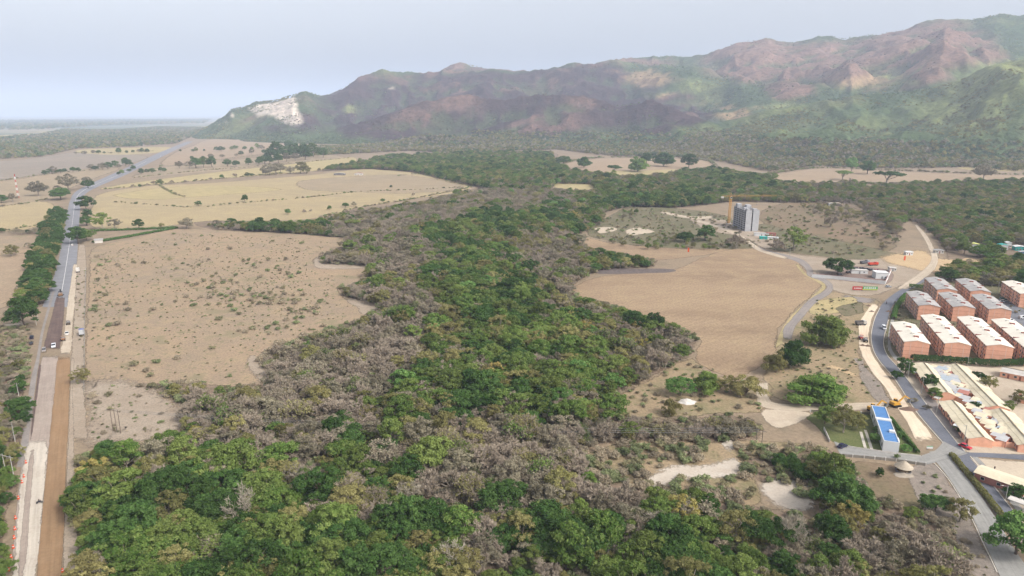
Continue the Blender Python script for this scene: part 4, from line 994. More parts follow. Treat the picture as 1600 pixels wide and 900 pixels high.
# the largest in the picture are trees of their own
pxs, pys = PX(A[:, 0], A[:, 1], np.full(len(A), 4.0))
dist = np.hypot(np.hypot(A[:, 0], A[:, 1]), CAM_H)
size = A[:, 3] / dist
vis = (pxs > 5) & (pxs < 1595) & (pys < 890)
order = np.argsort(-np.where(vis, size, 0))
NB = 250
big = np.zeros(len(A), bool); big[order[:NB]] = True
LABELS = {'dark': ("dense dark green leafy tree in the foreground woodland", "dark green woodland trees"),
          'mid': ("mid green leafy tree in the foreground woodland", "mid green woodland trees"),
          'lime': ("bright lime green leafy tree in the foreground woodland", "bright green woodland trees"),
          'umbrella': ("wide flat topped umbrella shaped tree in the foreground woodland", "umbrella shaped woodland trees"),
          'olive': ("olive green thin crowned tree in the foreground woodland", "olive woodland trees"),
          'yellow': ("yellowing leafy tree in the foreground woodland", "yellowing woodland trees"),
          'grey': ("grey dry leaved tree in the foreground woodland", "grey dry woodland trees"),
          'bare': ("leafless grey brown tree with bare twigs in the foreground woodland", "bare woodland trees"),
          'semi': ("half bare tree with pale limbs and few leaves in the foreground woodland", "half bare woodland trees")}
def tree(kind, x, y, s, label, group=None, name=None, cat='tree', z=None, sz=None, shape=None):
    i = random.randrange(len(SHAPES[kind])) if shape is None else shape
    tr, cr, _, R = SHAPES[kind][i]
    t = thing(name or {'bare': 'bare_tree', 'skeleton': 'bare_tree', 'umbrella': 'umbrella_tree', 'bush': 'shrub'}.get(kind, 'leafy_tree'), label, cat, (x, y, 0 if z is None else z), random.uniform(0, 6.28), group)
    t.scale = (s * random.uniform(.86, 1.16), s * random.uniform(.86, 1.16), s * (sz or random.uniform(.85, 1.2)))
    link("trunk", tr, t); link("crown", cr, t)
    return t
for x, y, k, s in A[big]:
    kd = KINDS[int(k)]
    qx, qy = PX(np.array([x]), np.array([y]), np.array([0.]))
    where = "beside the highway works" if qx[0] < 330 else "near the concrete road and white office" if qx[0] > 1150 else "near the pale cut bank" if qx[0] > 850 else "in the heart of the foreground woodland"
    lb, gp = LABELS[kd]
    tree(kd, x, y, s, lb.replace("in the foreground woodland", where), gp + " " + where)

def stuff(name, label, X, protos, mat=None):
    """X: x, y, z, proto index, scale; one object that places the shapes with geometry nodes"""
    n = len(X)
    me = bpy.data.meshes.new(name)
    me.vertices.add(n); me.vertices.foreach_set('co', np.ascontiguousarray(X[:, :3], np.float32).ravel())
    for an, typ, arr in (('pid', 'INT', X[:, 3].astype(np.int32)), ('rz', 'FLOAT', (rng.random(n) * 6.283).astype(np.float32))):
        me.attributes.new(an, typ, 'POINT').data.foreach_set('value', arr)
    sv = X[:, 4:5] * rng.uniform(.82, 1.2, (n, 3))
    me.attributes.new('scl', 'FLOAT_VECTOR', 'POINT').data.foreach_set('vector', sv.astype(np.float32).ravel())
    o = link(name, me)
    ng = bpy.data.node_groups.new(name + "_placing", 'GeometryNodeTree')
    ng.interface.new_socket('Geometry', in_out='INPUT', socket_type='NodeSocketGeometry')
    ng.interface.new_socket('Geometry', in_out='OUTPUT', socket_type='NodeSocketGeometry')
    N = ng.nodes; Lk = ng.links.new
    gi = N.new('NodeGroupInput'); go = N.new('NodeGroupOutput'); jn = N.new('GeometryNodeJoinGeometry')
    def na(a, t):
        q = N.new('GeometryNodeInputNamedAttribute'); q.data_type = t; q.inputs[0].default_value = a; return q.outputs[0]
    pid, scl, rz = na('pid', 'INT'), na('scl', 'FLOAT_VECTOR'), na('rz', 'FLOAT')
    cx = N.new('ShaderNodeCombineXYZ'); Lk(rz, cx.inputs[2])
    for i, pm in enumerate(protos):
        po = bpy.data.objects.new("tree_shape", pm)
        oi = N.new('GeometryNodeObjectInfo'); oi.inputs[0].default_value = po
        cmp = N.new('FunctionNodeCompare'); cmp.data_type = 'INT'; cmp.operation = 'EQUAL'
        ins = [s for s in cmp.inputs if s.type == 'INT']
        Lk(pid, ins[0]); ins[1].default_value = i
        ip = N.new('GeometryNodeInstanceOnPoints')
        Lk(gi.outputs[0], ip.inputs['Points']); Lk(cmp.outputs[0], ip.inputs['Selection'])
        Lk(oi.outputs['Geometry'], ip.inputs['Instance'])
        Lk(cx.outputs[0], ip.inputs['Rotation']); Lk(scl, ip.inputs['Scale'])
        Lk(ip.outputs[0], jn.inputs[0])
    Lk(jn.outputs[0], go.inputs[0])
    md = o.modifiers.new("placing", 'NODES'); md.node_group = ng
    return tag(o, label, None, None, 'stuff')
def proto_table(kinds):
    tab = []; start = {}
    for k in kinds:
        start[k] = (len(tab), len(SHAPES[k])); tab += [s[2] for s in SHAPES[k]]
    return tab, start
tab, st = proto_table(KINDS)
B = A[~big]
X = np.zeros((len(B), 5)); X[:, :2] = B[:, :2]; X[:, 4] = B[:, 3]
X[:, 3] = [st[KINDS[int(k)]][0] + random.randrange(st[KINDS[int(k)]][1]) for k in B[:, 2]]
stuff("woodland", "woodland of mixed green, olive and bare trees", X, tab)
NWOOD = len(B)

# low bushes filling the woodland floor and its edges
xs, ys = candidates(W_MAIN, 3.6)
k = (rng.random(len(xs)) < .75) & in_view(xs, ys, np.zeros_like(xs)) & (ys < 700)
xs, ys = xs[k], ys[k]
btab, bst = proto_table(['bush'])
X = np.zeros((len(xs), 5)); X[:, 0] = xs; X[:, 1] = ys; X[:, 4] = rng.uniform(.6, 1.5, len(xs))
_bp = blobs(*PX(xs, ys, np.zeros_like(xs)), BARE)
X[:, 3] = np.where(rng.random(len(xs)) < np.clip(_bp, .25, .9), 2, rng.integers(0, 2, len(xs)))
stuff("undergrowth", "low bushes under the woodland trees", X, btab)

# far woods on the plain and at the foot of the hills
fk = ['far_green', 'far_olive', 'far_brown', 'far_burnt']
ftab, fst = proto_table(fk)
def far_points(poly, spacing, smin, smax, w, dens=1.0):
    x, y = candidates(poly, spacing)
    kk = (rng.random(len(x)) < dens) & in_view(x, y, np.zeros_like(x), 200); x, y = x[kk], y[kk]
    hz_ = H(x, y); kk = hz_ < 45; x, y = x[kk], y[kk]
    X = np.zeros((len(x), 5)); X[:, 0] = x; X[:, 1] = y; X[:, 2] = H(x, y)
    n = fbm(x / 150, y / 150, 3)
    r = rng.random(len(x)) + (n - .5) * 1.2
    ci = np.searchsorted(np.cumsum(w), np.clip(r, 0, .999))
    X[:, 3] = [fst[fk[min(int(c), 3)]][0] + random.randrange(fst[fk[min(int(c), 3)]][1]) for c in ci]
    X[:, 4] = rng.uniform(smin, smax, len(x))
    return X
X = np.concatenate([far_points(W_FOOT, 12, .8, 1.7, [.30, .42, .28, 0], .8), far_points(W_FARL, 19, .9, 2.0, [.45, .33, .22, 0], .85), far_points(W_FARL2, 60, 2, 4, [.6, .3, .1, 0], .6)])
stuff("far_woods", "distant woods along the plain and hill foot", X, ftab)

# trees and scrub on the slopes
def hill_scrub(n):
    az = rng.uniform(R_MAIN[0][0], math.radians(40), n)
    f = np.interp(az, *FOOT)
    d = f + 20 + (5300 - f) * rng.random(n) ** 1.3
    x, y = d * np.sin(az), d * np.cos(az); z = H(x, y)
    px, py, n1, n2, bu, pi, og, lg, qu = hill_zone(x, y, z)
    keep = (z > 2) & (qu < .35) & (rng.random(n) < np.where(og > .4, .2, np.where(pi > .35, .25, np.where(bu > .35, .4, 1.0))))
    burnt = (sstep(.25, .6, np.maximum(bu, pi)) * (0.35 + 0.65 * sstep(.34, .52, n1))) > rng.random(n) * .9
    kind = np.where(burnt, 3, np.where(lg > .4, 1, np.where(n1 + .4 * (rng.random(n) - .5) > .58, 1, 0)))
    X = np.stack([x, y, z - .5, np.array([fst[fk[int(c)]][0] + random.randrange(fst[fk[int(c)]][1]) for c in kind]), rng.uniform(.4, 1.0, n)], 1)
    return X[keep]
stuff("hillside_scrub", "scrub and small trees over the hill slopes", hill_scrub(50000), ftab)

# ------------------------------------------------------------------ materials for built things
_plain0 = plain
def plain(name, col, *a, **k):
    if k.get('dirt'): k['dirt'] = tuple(v * .72 for v in k['dirt'][:3]) + (1,)
    return _plain0(name, tuple(v * .72 for v in col[:3]) + (1,), *a, **k)
m_brick = plain("orange_brick", lin(255, 192, 160), 0.85, 0.1, 0.5)
m_brick_d = plain("red_brick", lin(188, 128, 114), 0.85, 0.16, 0.7)
m_band = plain("brick_course", lin(222, 156, 128), 0.85, 0.1, 0.8)
m_pil = plain("pale_joint", lin(250, 206, 182), 0.85, 0.08, 0.8)
m_roofw = plain("cream_roof_sheets", lin(240, 232, 216), 0.8, 0.07, 0.25, dirt=lin(204, 196, 180))
m_roofg = plain("grey_roof_sheets", lin(180, 176, 172), 0.8, 0.2, 0.3, dirt=lin(216, 210, 202))
m_roofc = plain("cream_fibre_roof", lin(232, 219, 190), 0.8, 0.1, 0.3, dirt=lin(196, 182, 152))
m_ridge = plain("ridge_tiles", lin(140, 128, 108), 0.85, 0.12, 0.8)
m_tin = plain("pale_tin", lin(208, 206, 204), 0.45, 0.1, 0.6, 0.5, 0.2)
m_tinb = plain("bluish_tin", lin(190, 200, 208), 0.45, 0.1, 0.6, 0.5, 0.2)
m_white = plain("white_paint", lin(232, 232, 230), 0.7, 0.05, 0.5)
m_offw = plain("dirty_white_paint", lin(214, 208, 200), 0.8, 0.1, 0.5, dirt=lin(184, 174, 160))
m_glass = plain("dark_window_glass", lin(44, 50, 58), 0.15, 0.15, 0.9, 0.6)
m_redroof = plain("red_roof_box", lin(160, 104, 94), 0.85, 0.12, 0.8)
m_conc_l = plain("raw_concrete", lin(188, 188, 190), 0.85, 0.1, 0.3, dirt=lin(166, 164, 164))
m_conc_d = plain("dark_concrete", lin(126, 122, 120), 0.9, 0.15, 0.4)  # darker grey concrete for floor slabs, hut base and shed walls
m_void = plain("open_floor_shade", lin(78, 74, 74), 0.95, 0.15, 0.4)  # dark colour stands in for the shade inside the open floors
m_yellow = plain("yellow_machine_paint", lin(214, 160, 58), 0.5, 0.1, 0.8, 0.4)
m_crane = plain("crane_yellow", lin(222, 164, 66), 0.5, 0.06, 0.8, 0.4)
m_orange_p = plain("orange_plastic", lin(226, 92, 48), 0.5, 0.06, 0.8, 0.4)
m_black = plain("black_rubber", lin(38, 38, 40), 0.85, 0.1, 0.8)
m_steel = plain("grey_steel", lin(148, 150, 152), 0.5, 0.1, 0.8, 0.4, 0.4)
m_polec = plain("pole_concrete", lin(186, 182, 174), 0.85, 0.08, 0.8)
m_wood = plain("pole_wood", lin(112, 98, 86), 0.9, 0.15, 0.8)
m_blue = plain("blue_roof_sheets", lin(92, 142, 198), 0.6, 0.06, 0.4, 0.35)
m_blue_d = plain("blue_roof_seams", lin(70, 112, 164), 0.6, 0.06, 0.4, 0.35)
m_thatch = plain("straw_thatch", lin(192, 178, 158), 0.95, 0.15, 1.2)
m_teal = plain("teal_paint", lin(64, 180, 172), 0.7, 0.08, 0.5)
m_red = plain("red_paint", lin(190, 48, 46), 0.5, 0.08, 0.6, 0.4)
m_green_p = plain("green_paint", lin(96, 168, 104), 0.6, 0.08, 0.6)
m_lamp = plain("headlight_glass", lin(226, 226, 220), 0.2, 0.02, 1.0, 0.6)
def hz(a):       # heading: degrees clockwise from +Y -> rotation of a thing built along +Y
    return -math.radians(a)
def zat(px, py): return 0.0

# ------------------------------------------------------------------ apartment blocks
WIN = None
def window_mesh():
    global WIN
    if WIN is None:
        f = MB().box(-.06, 0, -.62, .62, 0, 1.25)
        g = MB().box(-.085, -.06, -.5, .5, .12, 1.13)
        b = MB().box(-.5, 0, -.7, .7, -.12, 0)
        b.box(-.5, -.44, -.7, .7, 0, .8)
        WIN = (f.mesh("window", m_offw), g.mesh("pane", m_glass), b.mesh("balcony", plain("balcony_front", lin(206, 178, 172), 0.8, 0.12, 0.8)))
    return WIN
SHARED = {}
def shared(key, fn):
    if key not in SHARED: SHARED[key] = fn()
    return SHARED[key]
def apartment(fl, ang, nmod, roof, label, group=None, W=11.2, mod=17.2, Hh=8.9, fl_z=None):
    """fl: front left ground corner; long axis heading ang degrees clockwise from +Y"""
    L = nmod * mod
    t = thing("apartment_block", label, "apartment block", (fl.x, fl.y, 0), hz(ang), group)
    rise = 1.15
    def wall():
        mb = MB()
        for k in range(nmod):
            y0 = k * mod + (0.0 if k == 0 else .55); y1 = (k + 1) * mod - (0 if k == nmod - 1 else .55)
            mb.prism([(0, 0), (W, 0), (W, Hh), (W / 2, Hh + rise), (0, Hh)], 'y', y0, y1)
            if k < nmod - 1: mb.prism([(.7, 0), (W - .7, 0), (W - .7, Hh), (W / 2, Hh + rise * .8), (.7, Hh)], 'y', y1, y1 + 1.1)
        return mb.mesh("wall", m_brick)
    link("wall", shared(('aw', nmod), wall), t)
    for fz in range(1, 4):
        link("brick_course", shared('ab', lambda: MB().box(0.02, W - .02, -.05, 0, -.09, .09).mesh("brick_course", m_band)), t, (0, 0, fz * Hh / 4))
    for px_ in (2.9, W - 2.9):
        link("joint_strip", shared('ap', lambda: MB().box(-.14, .14, -.07, 0, 0, Hh - .1).mesh("joint_strip", m_pil)), t, (px_, 0, 0))
    # each module has its own roof with a red tank box and a vent
    for k in range(nmod):
        y0 = k * mod - (.25 if k == 0 else -.06); y1 = (k + 1) * mod + (.25 if k == nmod - 1 else -.06)
        dz = 0.0
        def roofm(y0=y0, y1=y1):
            o = .45; mb = MB(); s = rise / (W / 2)
            mb.prism([(-o, Hh - o * s + .04), (W / 2, Hh + rise + .04), (W + o, Hh - o * s + .04), (W + o, Hh - o * s + .18), (W / 2, Hh + rise + .2), (-o, Hh - o * s + .18)], 'y', y0, y1)
            return mb.mesh("roof", roof)
        ro = link("roof", shared(('ar', nmod, k, roof.name), roofm), t)
        bx = link("roof_box", shared('abx', lambda: MB().box(-1.1, 1.1, -.7, .7, -.2, .62).mesh("roof_box", m_redroof)), ro, (W * .56, k * mod + mod * .38, Hh + rise))
        link("roof_vent", shared('abv', lambda: MB().box(-1.0, 1.0, -.14, .14, -.2, .32).box(-.14, .14, -.14, 1.1, -.2, .32).mesh("roof_vent", m_steel)), ro, (W * .5, k * mod + mod * .7, Hh + rise - .05))
        if k:
            link("parapet", shared('apr', lambda: MB().box(-.46, 2.2, -.3, .3, -.4, .42).mesh("parapet", m_redroof)), ro, (0, k * mod, Hh + .25))
            link("parapet", shared('apr', None), ro, (W - 1.8, k * mod, Hh + .25))
    f, g, b = window_mesh()
    nb = int(L / 2.45)
    for side in (0, 1):
        for fz in range(4):
            for j in range(nb):
                y = 1.3 + j * (L - 2.6) / (nb - 1)
                if abs((y / mod) - round(y / mod)) < .06 and .5 < y / mod < nmod - .5: continue
                x, rz = (0, 0) if side == 0 else (W, math.pi)
                if j % 3 == 1: link("balcony", b, t, (x, y, fz * Hh / 4 + .25), rz)
                w = link("window", f, t, (x, y, fz * Hh / 4 + .75), rz)
                link("pane", g, w)
        # recessed red stair strips down the long walls
        for k in range(nmod):
            for q in (.27, .5, .73):
                y = (k + q) * mod
                x = -.11 if side == 0 else W + .11
                link("wall_strip", shared('ast', lambda: MB().box(-.11, .11, -.42, .42, 0, Hh - .3).mesh("wall_strip", m_pil)), t, (x, y, 0))
    return t
ang = 18.5
def corner(px, py, Hh=8.9):       # front left roof corner seen at this pixel
    p = G(px, py, Hh); return Vector((p.x, p.y, 0))
apartment(corner(1413.5, 534), ang, 2, m_roofw, "two module brick block with cream roof at the avenue bend")
apartment(corner(1477, 536.5), ang, 3, m_roofw, "three module brick block with cream roof next to the two module cream roofed block")
apartment(corner(1542.5, 540), ang, 3, m_roofw, "three module cream roofed brick block between two other cream roofed blocks")
apartment(corner(1604, 545), ang, 3, m_roofw, "cream roofed brick block cut off by the picture edge beside the hedge", )
apartment(corner(1436, 477.5), ang, 2, m_roofg, "grey roofed brick block standing beside the avenue hedge")
apartment(corner(1490, 479.5), ang, 2, m_roofg, "grey roofed brick block in the middle of the front grey row")
apartment(corner(1546, 483), ang, 2, m_roofg, "grey roofed brick block beside the car park")
apartment(corner(1465, 452.5), ang, 2, m_roofg, "grey roofed rear block close to the dirt road junction")
apartment(corner(1517, 455), ang, 2, m_roofg, "grey roofed rear block backing on to the woods")
apartment(corner(1595, 459), ang, 2, m_roofw, "pale roofed block across the car park below the trees")

# ------------------------------------------------------------------ terraced rows
def rot2(v, a): return Vector((v.x * math.cos(a) - v.y * math.sin(a), v.x * math.sin(a) + v.y * math.cos(a), 0))
def row_houses(p0, p1, half_w, half_e, n, label, group, ez=2.7, rz=4.0, sheets=m_roofc):
    """houses side by side along the ridge line p0 -> p1 (near end first)"""
    d = (p1 - p0); L = d.length; d.normalize()
    a = math.atan2(d.x, d.y)
    u = L / n
    for i in range(n):
        c = p0 + d * (u * i)
        t = thing("row_house", label if not isinstance(label, list) else label[i], "house", (c.x, c.y, 0), -a, group)
        sw = half_w + random.uniform(-.25, .25); se = half_e + random.uniform(-.35, .35)
        z = random.uniform(-.06, .06)
        g = .012
        MB().prism([(-sw + .5, 0), (se - .5, 0), (se - .5, ez + z), (0, rz + z - .1), (-sw + .5, ez + z)], 'y', g, u - g).build("wall", m_brick, t)
        nsh = 2
        for side, w in ((-1, sw), (1, se)):
            for q in range(nsh):     # two courses of roof sheets on each slope
                f0, f1 = q / nsh, (q + 1) / nsh + (.03 if q == 0 else 0)
                x0, x1 = side * w * f0, side * w * min(f1, 1)
                za = rz + z - (rz - ez) * f0 + (0.0 if q else .08); zb = rz + z - (rz - ez) * min(f1, 1) + (0.0 if q else .08)
                mb = MB()
                yy0, yy1 = g, u - g
                mb.add([(x0, yy0, za), (x1, yy0, zb), (x1, yy1, zb), (x0, yy1, za), (x0, yy0, za + .07), (x1, yy0, zb + .07), (x1, yy1, zb + .07), (x0, yy1, za + .07)],
                       [(3, 2, 1, 0), (4, 5, 6, 7), (0, 1, 5, 4), (1, 2, 6, 5), (2, 3, 7, 6), (3, 0, 4, 7)])
                mb.build("roof_sheet", sheets, t)
        MB().box(-.28, .28, g, u - g, rz + z + .1, rz + z + .26).build("ridge_cap", m_ridge, t)
        dr = MB().box(-sw + .44, -sw + .5, u * .18, u * .36, 0, 2.0).build("door", m_redroof, t)
        w = MB().box(-sw + .43, -sw + .5, u * .52, u * .8, .9, 2.0).build("window", m_offw, t)
        MB().box(-sw + .40, -sw + .43, u * .55, u * .77, 1.0, 1.9).build("pane", m_glass, w)
def ridge(px, py, z=4.0):
    p = G(px, py, z); return Vector((p.x, p.y, 0))
row_houses(ridge(1537, 683), ridge(1488, 625), 5.2, 3.6, 7, "cream roofed terraced house in the western row by the avenue, lower part", "terraced houses of the lower western row")
row_houses(ridge(1480, 613), ridge(1443, 566), 5.6, 3.6, 7, "cream roofed terraced house in the western row by the avenue, upper part", "terraced houses of the upper western row")
row_houses(ridge(1610, 693), ridge(1562, 638), 3.8, 5.2, 7, "cream roofed terraced house in the eastern row, lower part", "terraced houses of the lower eastern row")
row_houses(ridge(1558, 634), ridge(1493, 568), 3.8, 5.4, 10, "cream roofed terraced house in the eastern row, upper part", "terraced houses of the upper eastern row")
row_houses(ridge(1640, 588), ridge(1566, 573), 4.0, 4.0, 4, "white tin roofed house at the end of the sandy street", "houses at the end of the sandy street", sheets=m_offw)
row_houses(ridge(1660, 622), ridge(1596, 612), 4.5, 4.5, 3, "cream roofed house behind the thorn tree on the sandy street", "houses behind the thorn tree")
# courtyards between the two rows: lean-to roofs, each its own
def lean_to(px, py, w, l, mat, label, group, h=None, tilt=.35):
    h = random.uniform(2.5, 3.1); w *= 1.12; l *= 1.15
    p = G(px, py, h)
    t = thing("lean_to", label, "lean-to", (p.x, p.y, 0), hz(-39 + random.uniform(-3, 3)), group)
    mb = MB(); th = .07
    mb.add([(-w / 2, -l / 2, h - tilt), (w / 2, -l / 2, h + tilt * .2), (w / 2, l / 2, h + tilt * .2), (-w / 2, l / 2, h - tilt), (-w / 2, -l / 2, h - tilt + th), (w / 2, -l / 2, h + tilt * .2 + th), (w / 2, l / 2, h + tilt * .2 + th), (-w / 2, l / 2, h - tilt + th)],
           [(3, 2, 1, 0), (4, 5, 6, 7), (0, 1, 5, 4), (1, 2, 6, 5), (2, 3, 7, 6), (3, 0, 4, 7)])
    mb.build("roof_sheet", mat, t)
    MB().box(-w / 2 + .1, w / 2 - .1, -l / 2 + .05, -l / 2 + .2, 0, h - tilt - .02).build("wall", m_brick_d, t)
    MB().box(-w / 2 + .05, -w / 2 + .2, -l / 2 + .2, l / 2 - .1, 0, h - tilt - .02).build("wall", m_brick, t)
    MB().tube((w / 2 - .15, l / 2 - .15, 0), (w / 2 - .15, l / 2 - .15, h + .02), .06, n=6).build("post", m_steel, t)
_r = random.Random(11)
YARD = []
for (a0, a1, n_) in (((1459, 571), (1502, 619), 13), ((1479, 571), (1520, 613), 12), ((1505, 619), (1568, 686), 17), ((1526, 622), (1578, 676), 14), ((1468, 572), (1510, 615), 8)):
    for i_ in range(n_):
        f_ = (i_ + _r.uniform(.2, .8)) / n_
        YARD.append((a0[0] + (a1[0] - a0[0]) * f_ + _r.uniform(-2, 2), a0[1] + (a1[1] - a0[1]) * f_, _r.uniform(2.6, 4.2), _r.uniform(2.6, 4.2), _r.choice((0, 0, 0, 1, 2, 3, 3, 3, 3))))
for px, py, w, l, k in YARD:
    mt, lb, gp = [(m_tin, "pale tin lean-to roof in the courtyard between the terraced rows", "pale tin courtyard roofs"), (m_tinb, "bluish tin lean-to roof in the courtyard between the terraced rows", "bluish courtyard roofs"),
                  (m_brick_d, "red brick coloured lean-to roof in the courtyard between the terraced rows", "red courtyard roofs"), (m_roofc, "cream sheet lean-to roof in the courtyard between the terraced rows", "cream courtyard roofs")][k]
    lean_to(px, py, w, l, mt, lb, gp)
# awnings on the avenue side
def awning(px, py, label, mat, w=4.2, l=3.4):
    p = G(px, py, 2.5)
    t = thing("awning", label, "awning", (p.x, p.y, 0), hz(-39))
    MB().box(-w / 2, w / 2, -l / 2, l / 2, 2.45, 2.53).build("canopy", mat, t)
    for sx, sy in ((-1, -1), (1, -1), (1, 1), (-1, 1)):
        MB().tube((sx * (w / 2 - .15), sy * (l / 2 - .15), 0), (sx * (w / 2 - .15), sy * (l / 2 - .15), 2.46), .05, n=6).build("post", m_steel, t)
awning(1499, 664, "white flat awning on posts outside the western row of houses", m_white)
awning(1465, 621, "small white awning beside the street tree at the western row", m_offw, 3.2, 2.4)
awning(1433, 581, "grey tin awning at the top end of the western row", m_tin, 3.6, 7)
def wall_line(name, label, px, h, th, mat, cat, seg=None, z0=0.0, cap=None, post=None, pmat=None, group=None):
    """a free wall along photo pixels; optional panels and posts as parts"""
    P = [G(*p) for p in px]
    t = thing(name, label, cat, tuple(P[0]), 0, group)
    o = P[0]
    for a, b in zip(P[:-1], P[1:]):
        d = b - a; L = d.length; d.normalize(); ax = math.atan2(d.y, d.x)
        n = max(1, int(round(L / (seg or L))))
        for i in range(n):
            c = a + d * (L * (i + .5) / n) - o
            MB().obox((c.x, c.y, h / 2), ax, L / n - (.01 if seg else 0), th, h).build("panel" if seg else "wall", mat, t)
            if cap: MB().obox((c.x, c.y, h + .05), ax, L / n - .02, th + .12, .09).build("coping", cap, t)
        if post:
            for i in range(n + 1):
                c = a + d * (L * i / n) - o
                MB().obox((c.x, c.y, (h + .25) / 2), ax, post, post, h + .25).build("post", pmat or mat, t)
    return t
wall_line("brick_wall", "orange brick garden wall closing the courtyard beside the side street", [(1546, 697), (1574, 699), (1600, 702), (1640, 705)], 2.1, .18, m_brick, "wall", seg=6)
# ------------------------------------------------------------------ houses at the lower right
def small_house(name, px, py, W, L, angd, label, wall_m, roof_m, h=2.8, rise=.7, h0=0.0, group=None, flat=False):
    p = G(px, py)
    t = thing(name, label, "house", (p.x, p.y, h0), hz(angd), group)
    if flat:
        MB().box(-W / 2, W / 2, 0, L, 0, h).build("wall", wall_m, t)
        MB().box(-W / 2 - .3, W / 2 + .3, -.3, L + .3, h + .003, h + .18).build("roof", roof_m, t)
    else:
        MB().prism([(-W / 2, 0), (W / 2, 0), (W / 2, h), (0, h + rise), (-W / 2, h)], 'y', 0, L).build("wall", wall_m, t)
        for s in (-1, 1):
            o = .5; q = rise / (W / 2)
            x1 = s * (W / 2 + o); z1 = h - o * q
            mb = MB()
            mb.add([(0, -.4, h + rise + .03), (x1, -.4, z1 + .03), (x1, L + .4, z1 + .03), (0, L + .4, h + rise + .03), (0, -.4, h + rise + .12), (x1, -.4, z1 + .12), (x1, L + .4, z1 + .12), (0, L + .4, h + rise + .12)],
                   [(3, 2, 1, 0), (4, 5, 6, 7), (0, 1, 5, 4), (1, 2, 6, 5), (2, 3, 7, 6), (3, 0, 4, 7)])
            mb.build("roof", roof_m, t)
    MB().box(-.5, .5, -.06, 0, 0, 2.05).build("door", m_redroof, t)
    for k, x in enumerate((-W * .32, W * .32)):
        w = MB().box(x - .6, x + .6, -.05, 0, .95, 2.0).build("window", m_offw, t)
        MB().box(x - .48, x + .48, -.08, -.05, 1.05, 1.9).build("pane", m_glass, w)
    nside = max(1, int(L / 4))
    for k in range(nside):
        y = (k + .5) * L / nside
        w = MB().box(-W / 2 - .05, -W / 2, y - .6, y + .6, .9, 2.0).build("window", m_offw, t)
        MB().box(-W / 2 - .08, -W / 2 - .05, y - .48, y + .48, 1.0, 1.9).build("pane", m_glass, w)
    return t
hs = small_house("corner_house", 1604, 771, 7, 14, -39, "red walled corner shop house with cream roof above the concrete pad", m_brick_d, m_roofc)
_sd = G(1585, 757)
sg = thing("shop_sign", "white and blue upright sign board outside the red corner house", "sign", (_sd.x - .6, _sd.y - .2, 0), hz(-39))
MB().box(-.03, .03, -.75, .75, .35, 2.2).build("board", m_white, sg); MB().box(-.036, .036, -.7, .7, 1.7, 2.15).build("stripe", m_blue, sg)
for yy in (-.6, .6): MB().box(-.02, .02, yy - .03, yy + .03, 0, .36).build("leg", m_steel, sg)
# kiosk roof under the small tree at the right edge
awning(1597, 784, "long low kiosk canopy under the round tree at the street corner", m_offw, 3.0, 7)

# ------------------------------------------------------------------ white building with blue roof
def blue_building():
    a = G(1378.5, 704.5); b = G(1400.5, 705.5); c = G(1362, 655)
    ang_ = math.atan2((c - a).x, (c - a).y)
    W = 5.2; L = (c - a).length + 6
    t = thing("white_office", "white office building with bright blue flat roof on the lawn", "office", (a.x, a.y, 0), -ang_)
    h = 4.2
    L1 = L * .56; L2 = L * .36
    def shell(y0, y1, hh, n=""):
        MB().box(0, W, y0, y1, 0, hh - .45).build("wall", m_white, t)
        p = MB()
        p.box(0, .25, y0, y1, hh - .447, hh).box(W - .25, W, y0, y1, hh - .447, hh).box(.252, W - .252, y0, y0 + .25, hh - .447, hh).box(.252, W - .252, y1 - .25, y1, hh - .447, hh)
        p.build("parapet", m_white, t)
        MB().box(.26, W - .26, y0 + .26, y1 - .26, hh - .44, hh - .2).build("roof", m_blue, t)
        ns = max(2, int((y1 - y0) / 1.3))
        for q in range(1, ns):
            yq = y0 + (y1 - y0) * q / ns
            MB().box(.27, W - .27, yq - .03, yq + .03, hh - .198, hh - .15).build("roof_seam", m_blue_d, t)
    shell(0, L1, h)
    MB().box(-.2, W + .2, L1 + .004, L1 + 1.6, 0, h + .2).build("white_bay", m_white, t)
    shell(L1 + 1.604, L1 + 1.6 + L2, h)
    shell(L1 + L2 + 1.61, L, h - .6)
    MB().box(W - 2.2, W - .3, L1 * .42, L1 * .42 + 1.5, h - .2, h + .55).build("roof_hatch", m_white, t)
    pc = MB(); pc.box(W, W + 1.0, L1 * .25, L1 * .42, 2.4, 2.6); pc.box(W + .8, W + 1.0, L1 * .25, L1 * .25 + .2, 0, 2.4); pc.box(W + .8, W + 1.0, L1 * .42 - .2, L1 * .42, 0, 2.4)
    pc.build("porch", m_white, t)
    for k in range(6):
        y = 1.5 + k * (L - 4) / 6
        w = MB().box(-.05, 0, y, y + 1.3, .9, 2.4).build("window", m_steel, t); MB().box(-.07, -.05, y + .1, y + 1.2, 1.0, 2.3).build("pane", m_glass, w)
    for k in range(4):
        y = 3 + k * L / 5
        if L1 * .2 < y < L1 * .45: continue
        w = MB().box(W, W + .05, y, y + 1.3, .9, 2.4).build("window", m_steel, t); MB().box(W + .05, W + .07, y + .1, y + 1.2, 1.0, 2.3).build("pane", m_glass, w)
blue_building()
for (x0, y0, x1, y1) in ((1345, 675, 1352, 700), (1352, 672, 1362, 702)):
    p = G(x0, y0); q = G(x1, y1); d = q - p; ax = math.atan2(d.y, d.x); c = (p + q) / 2
    tag(MB().obox((c.x, c.y, .06), ax, d.length, 1.0, .12).build("garden_path", m_kerb), "narrow straight concrete strip across the lawn", kind='structure')
wall_line("boundary_wall", "low grey wall with white posts along the entrance road", [(1314, 713), (1350, 716), (1400, 721), (1446, 728)], 1.0, .18, plain("weathered_block_wall", lin(146, 140, 130), .9, .2, .9), "wall", seg=3.2, post=.32, pmat=m_offw)
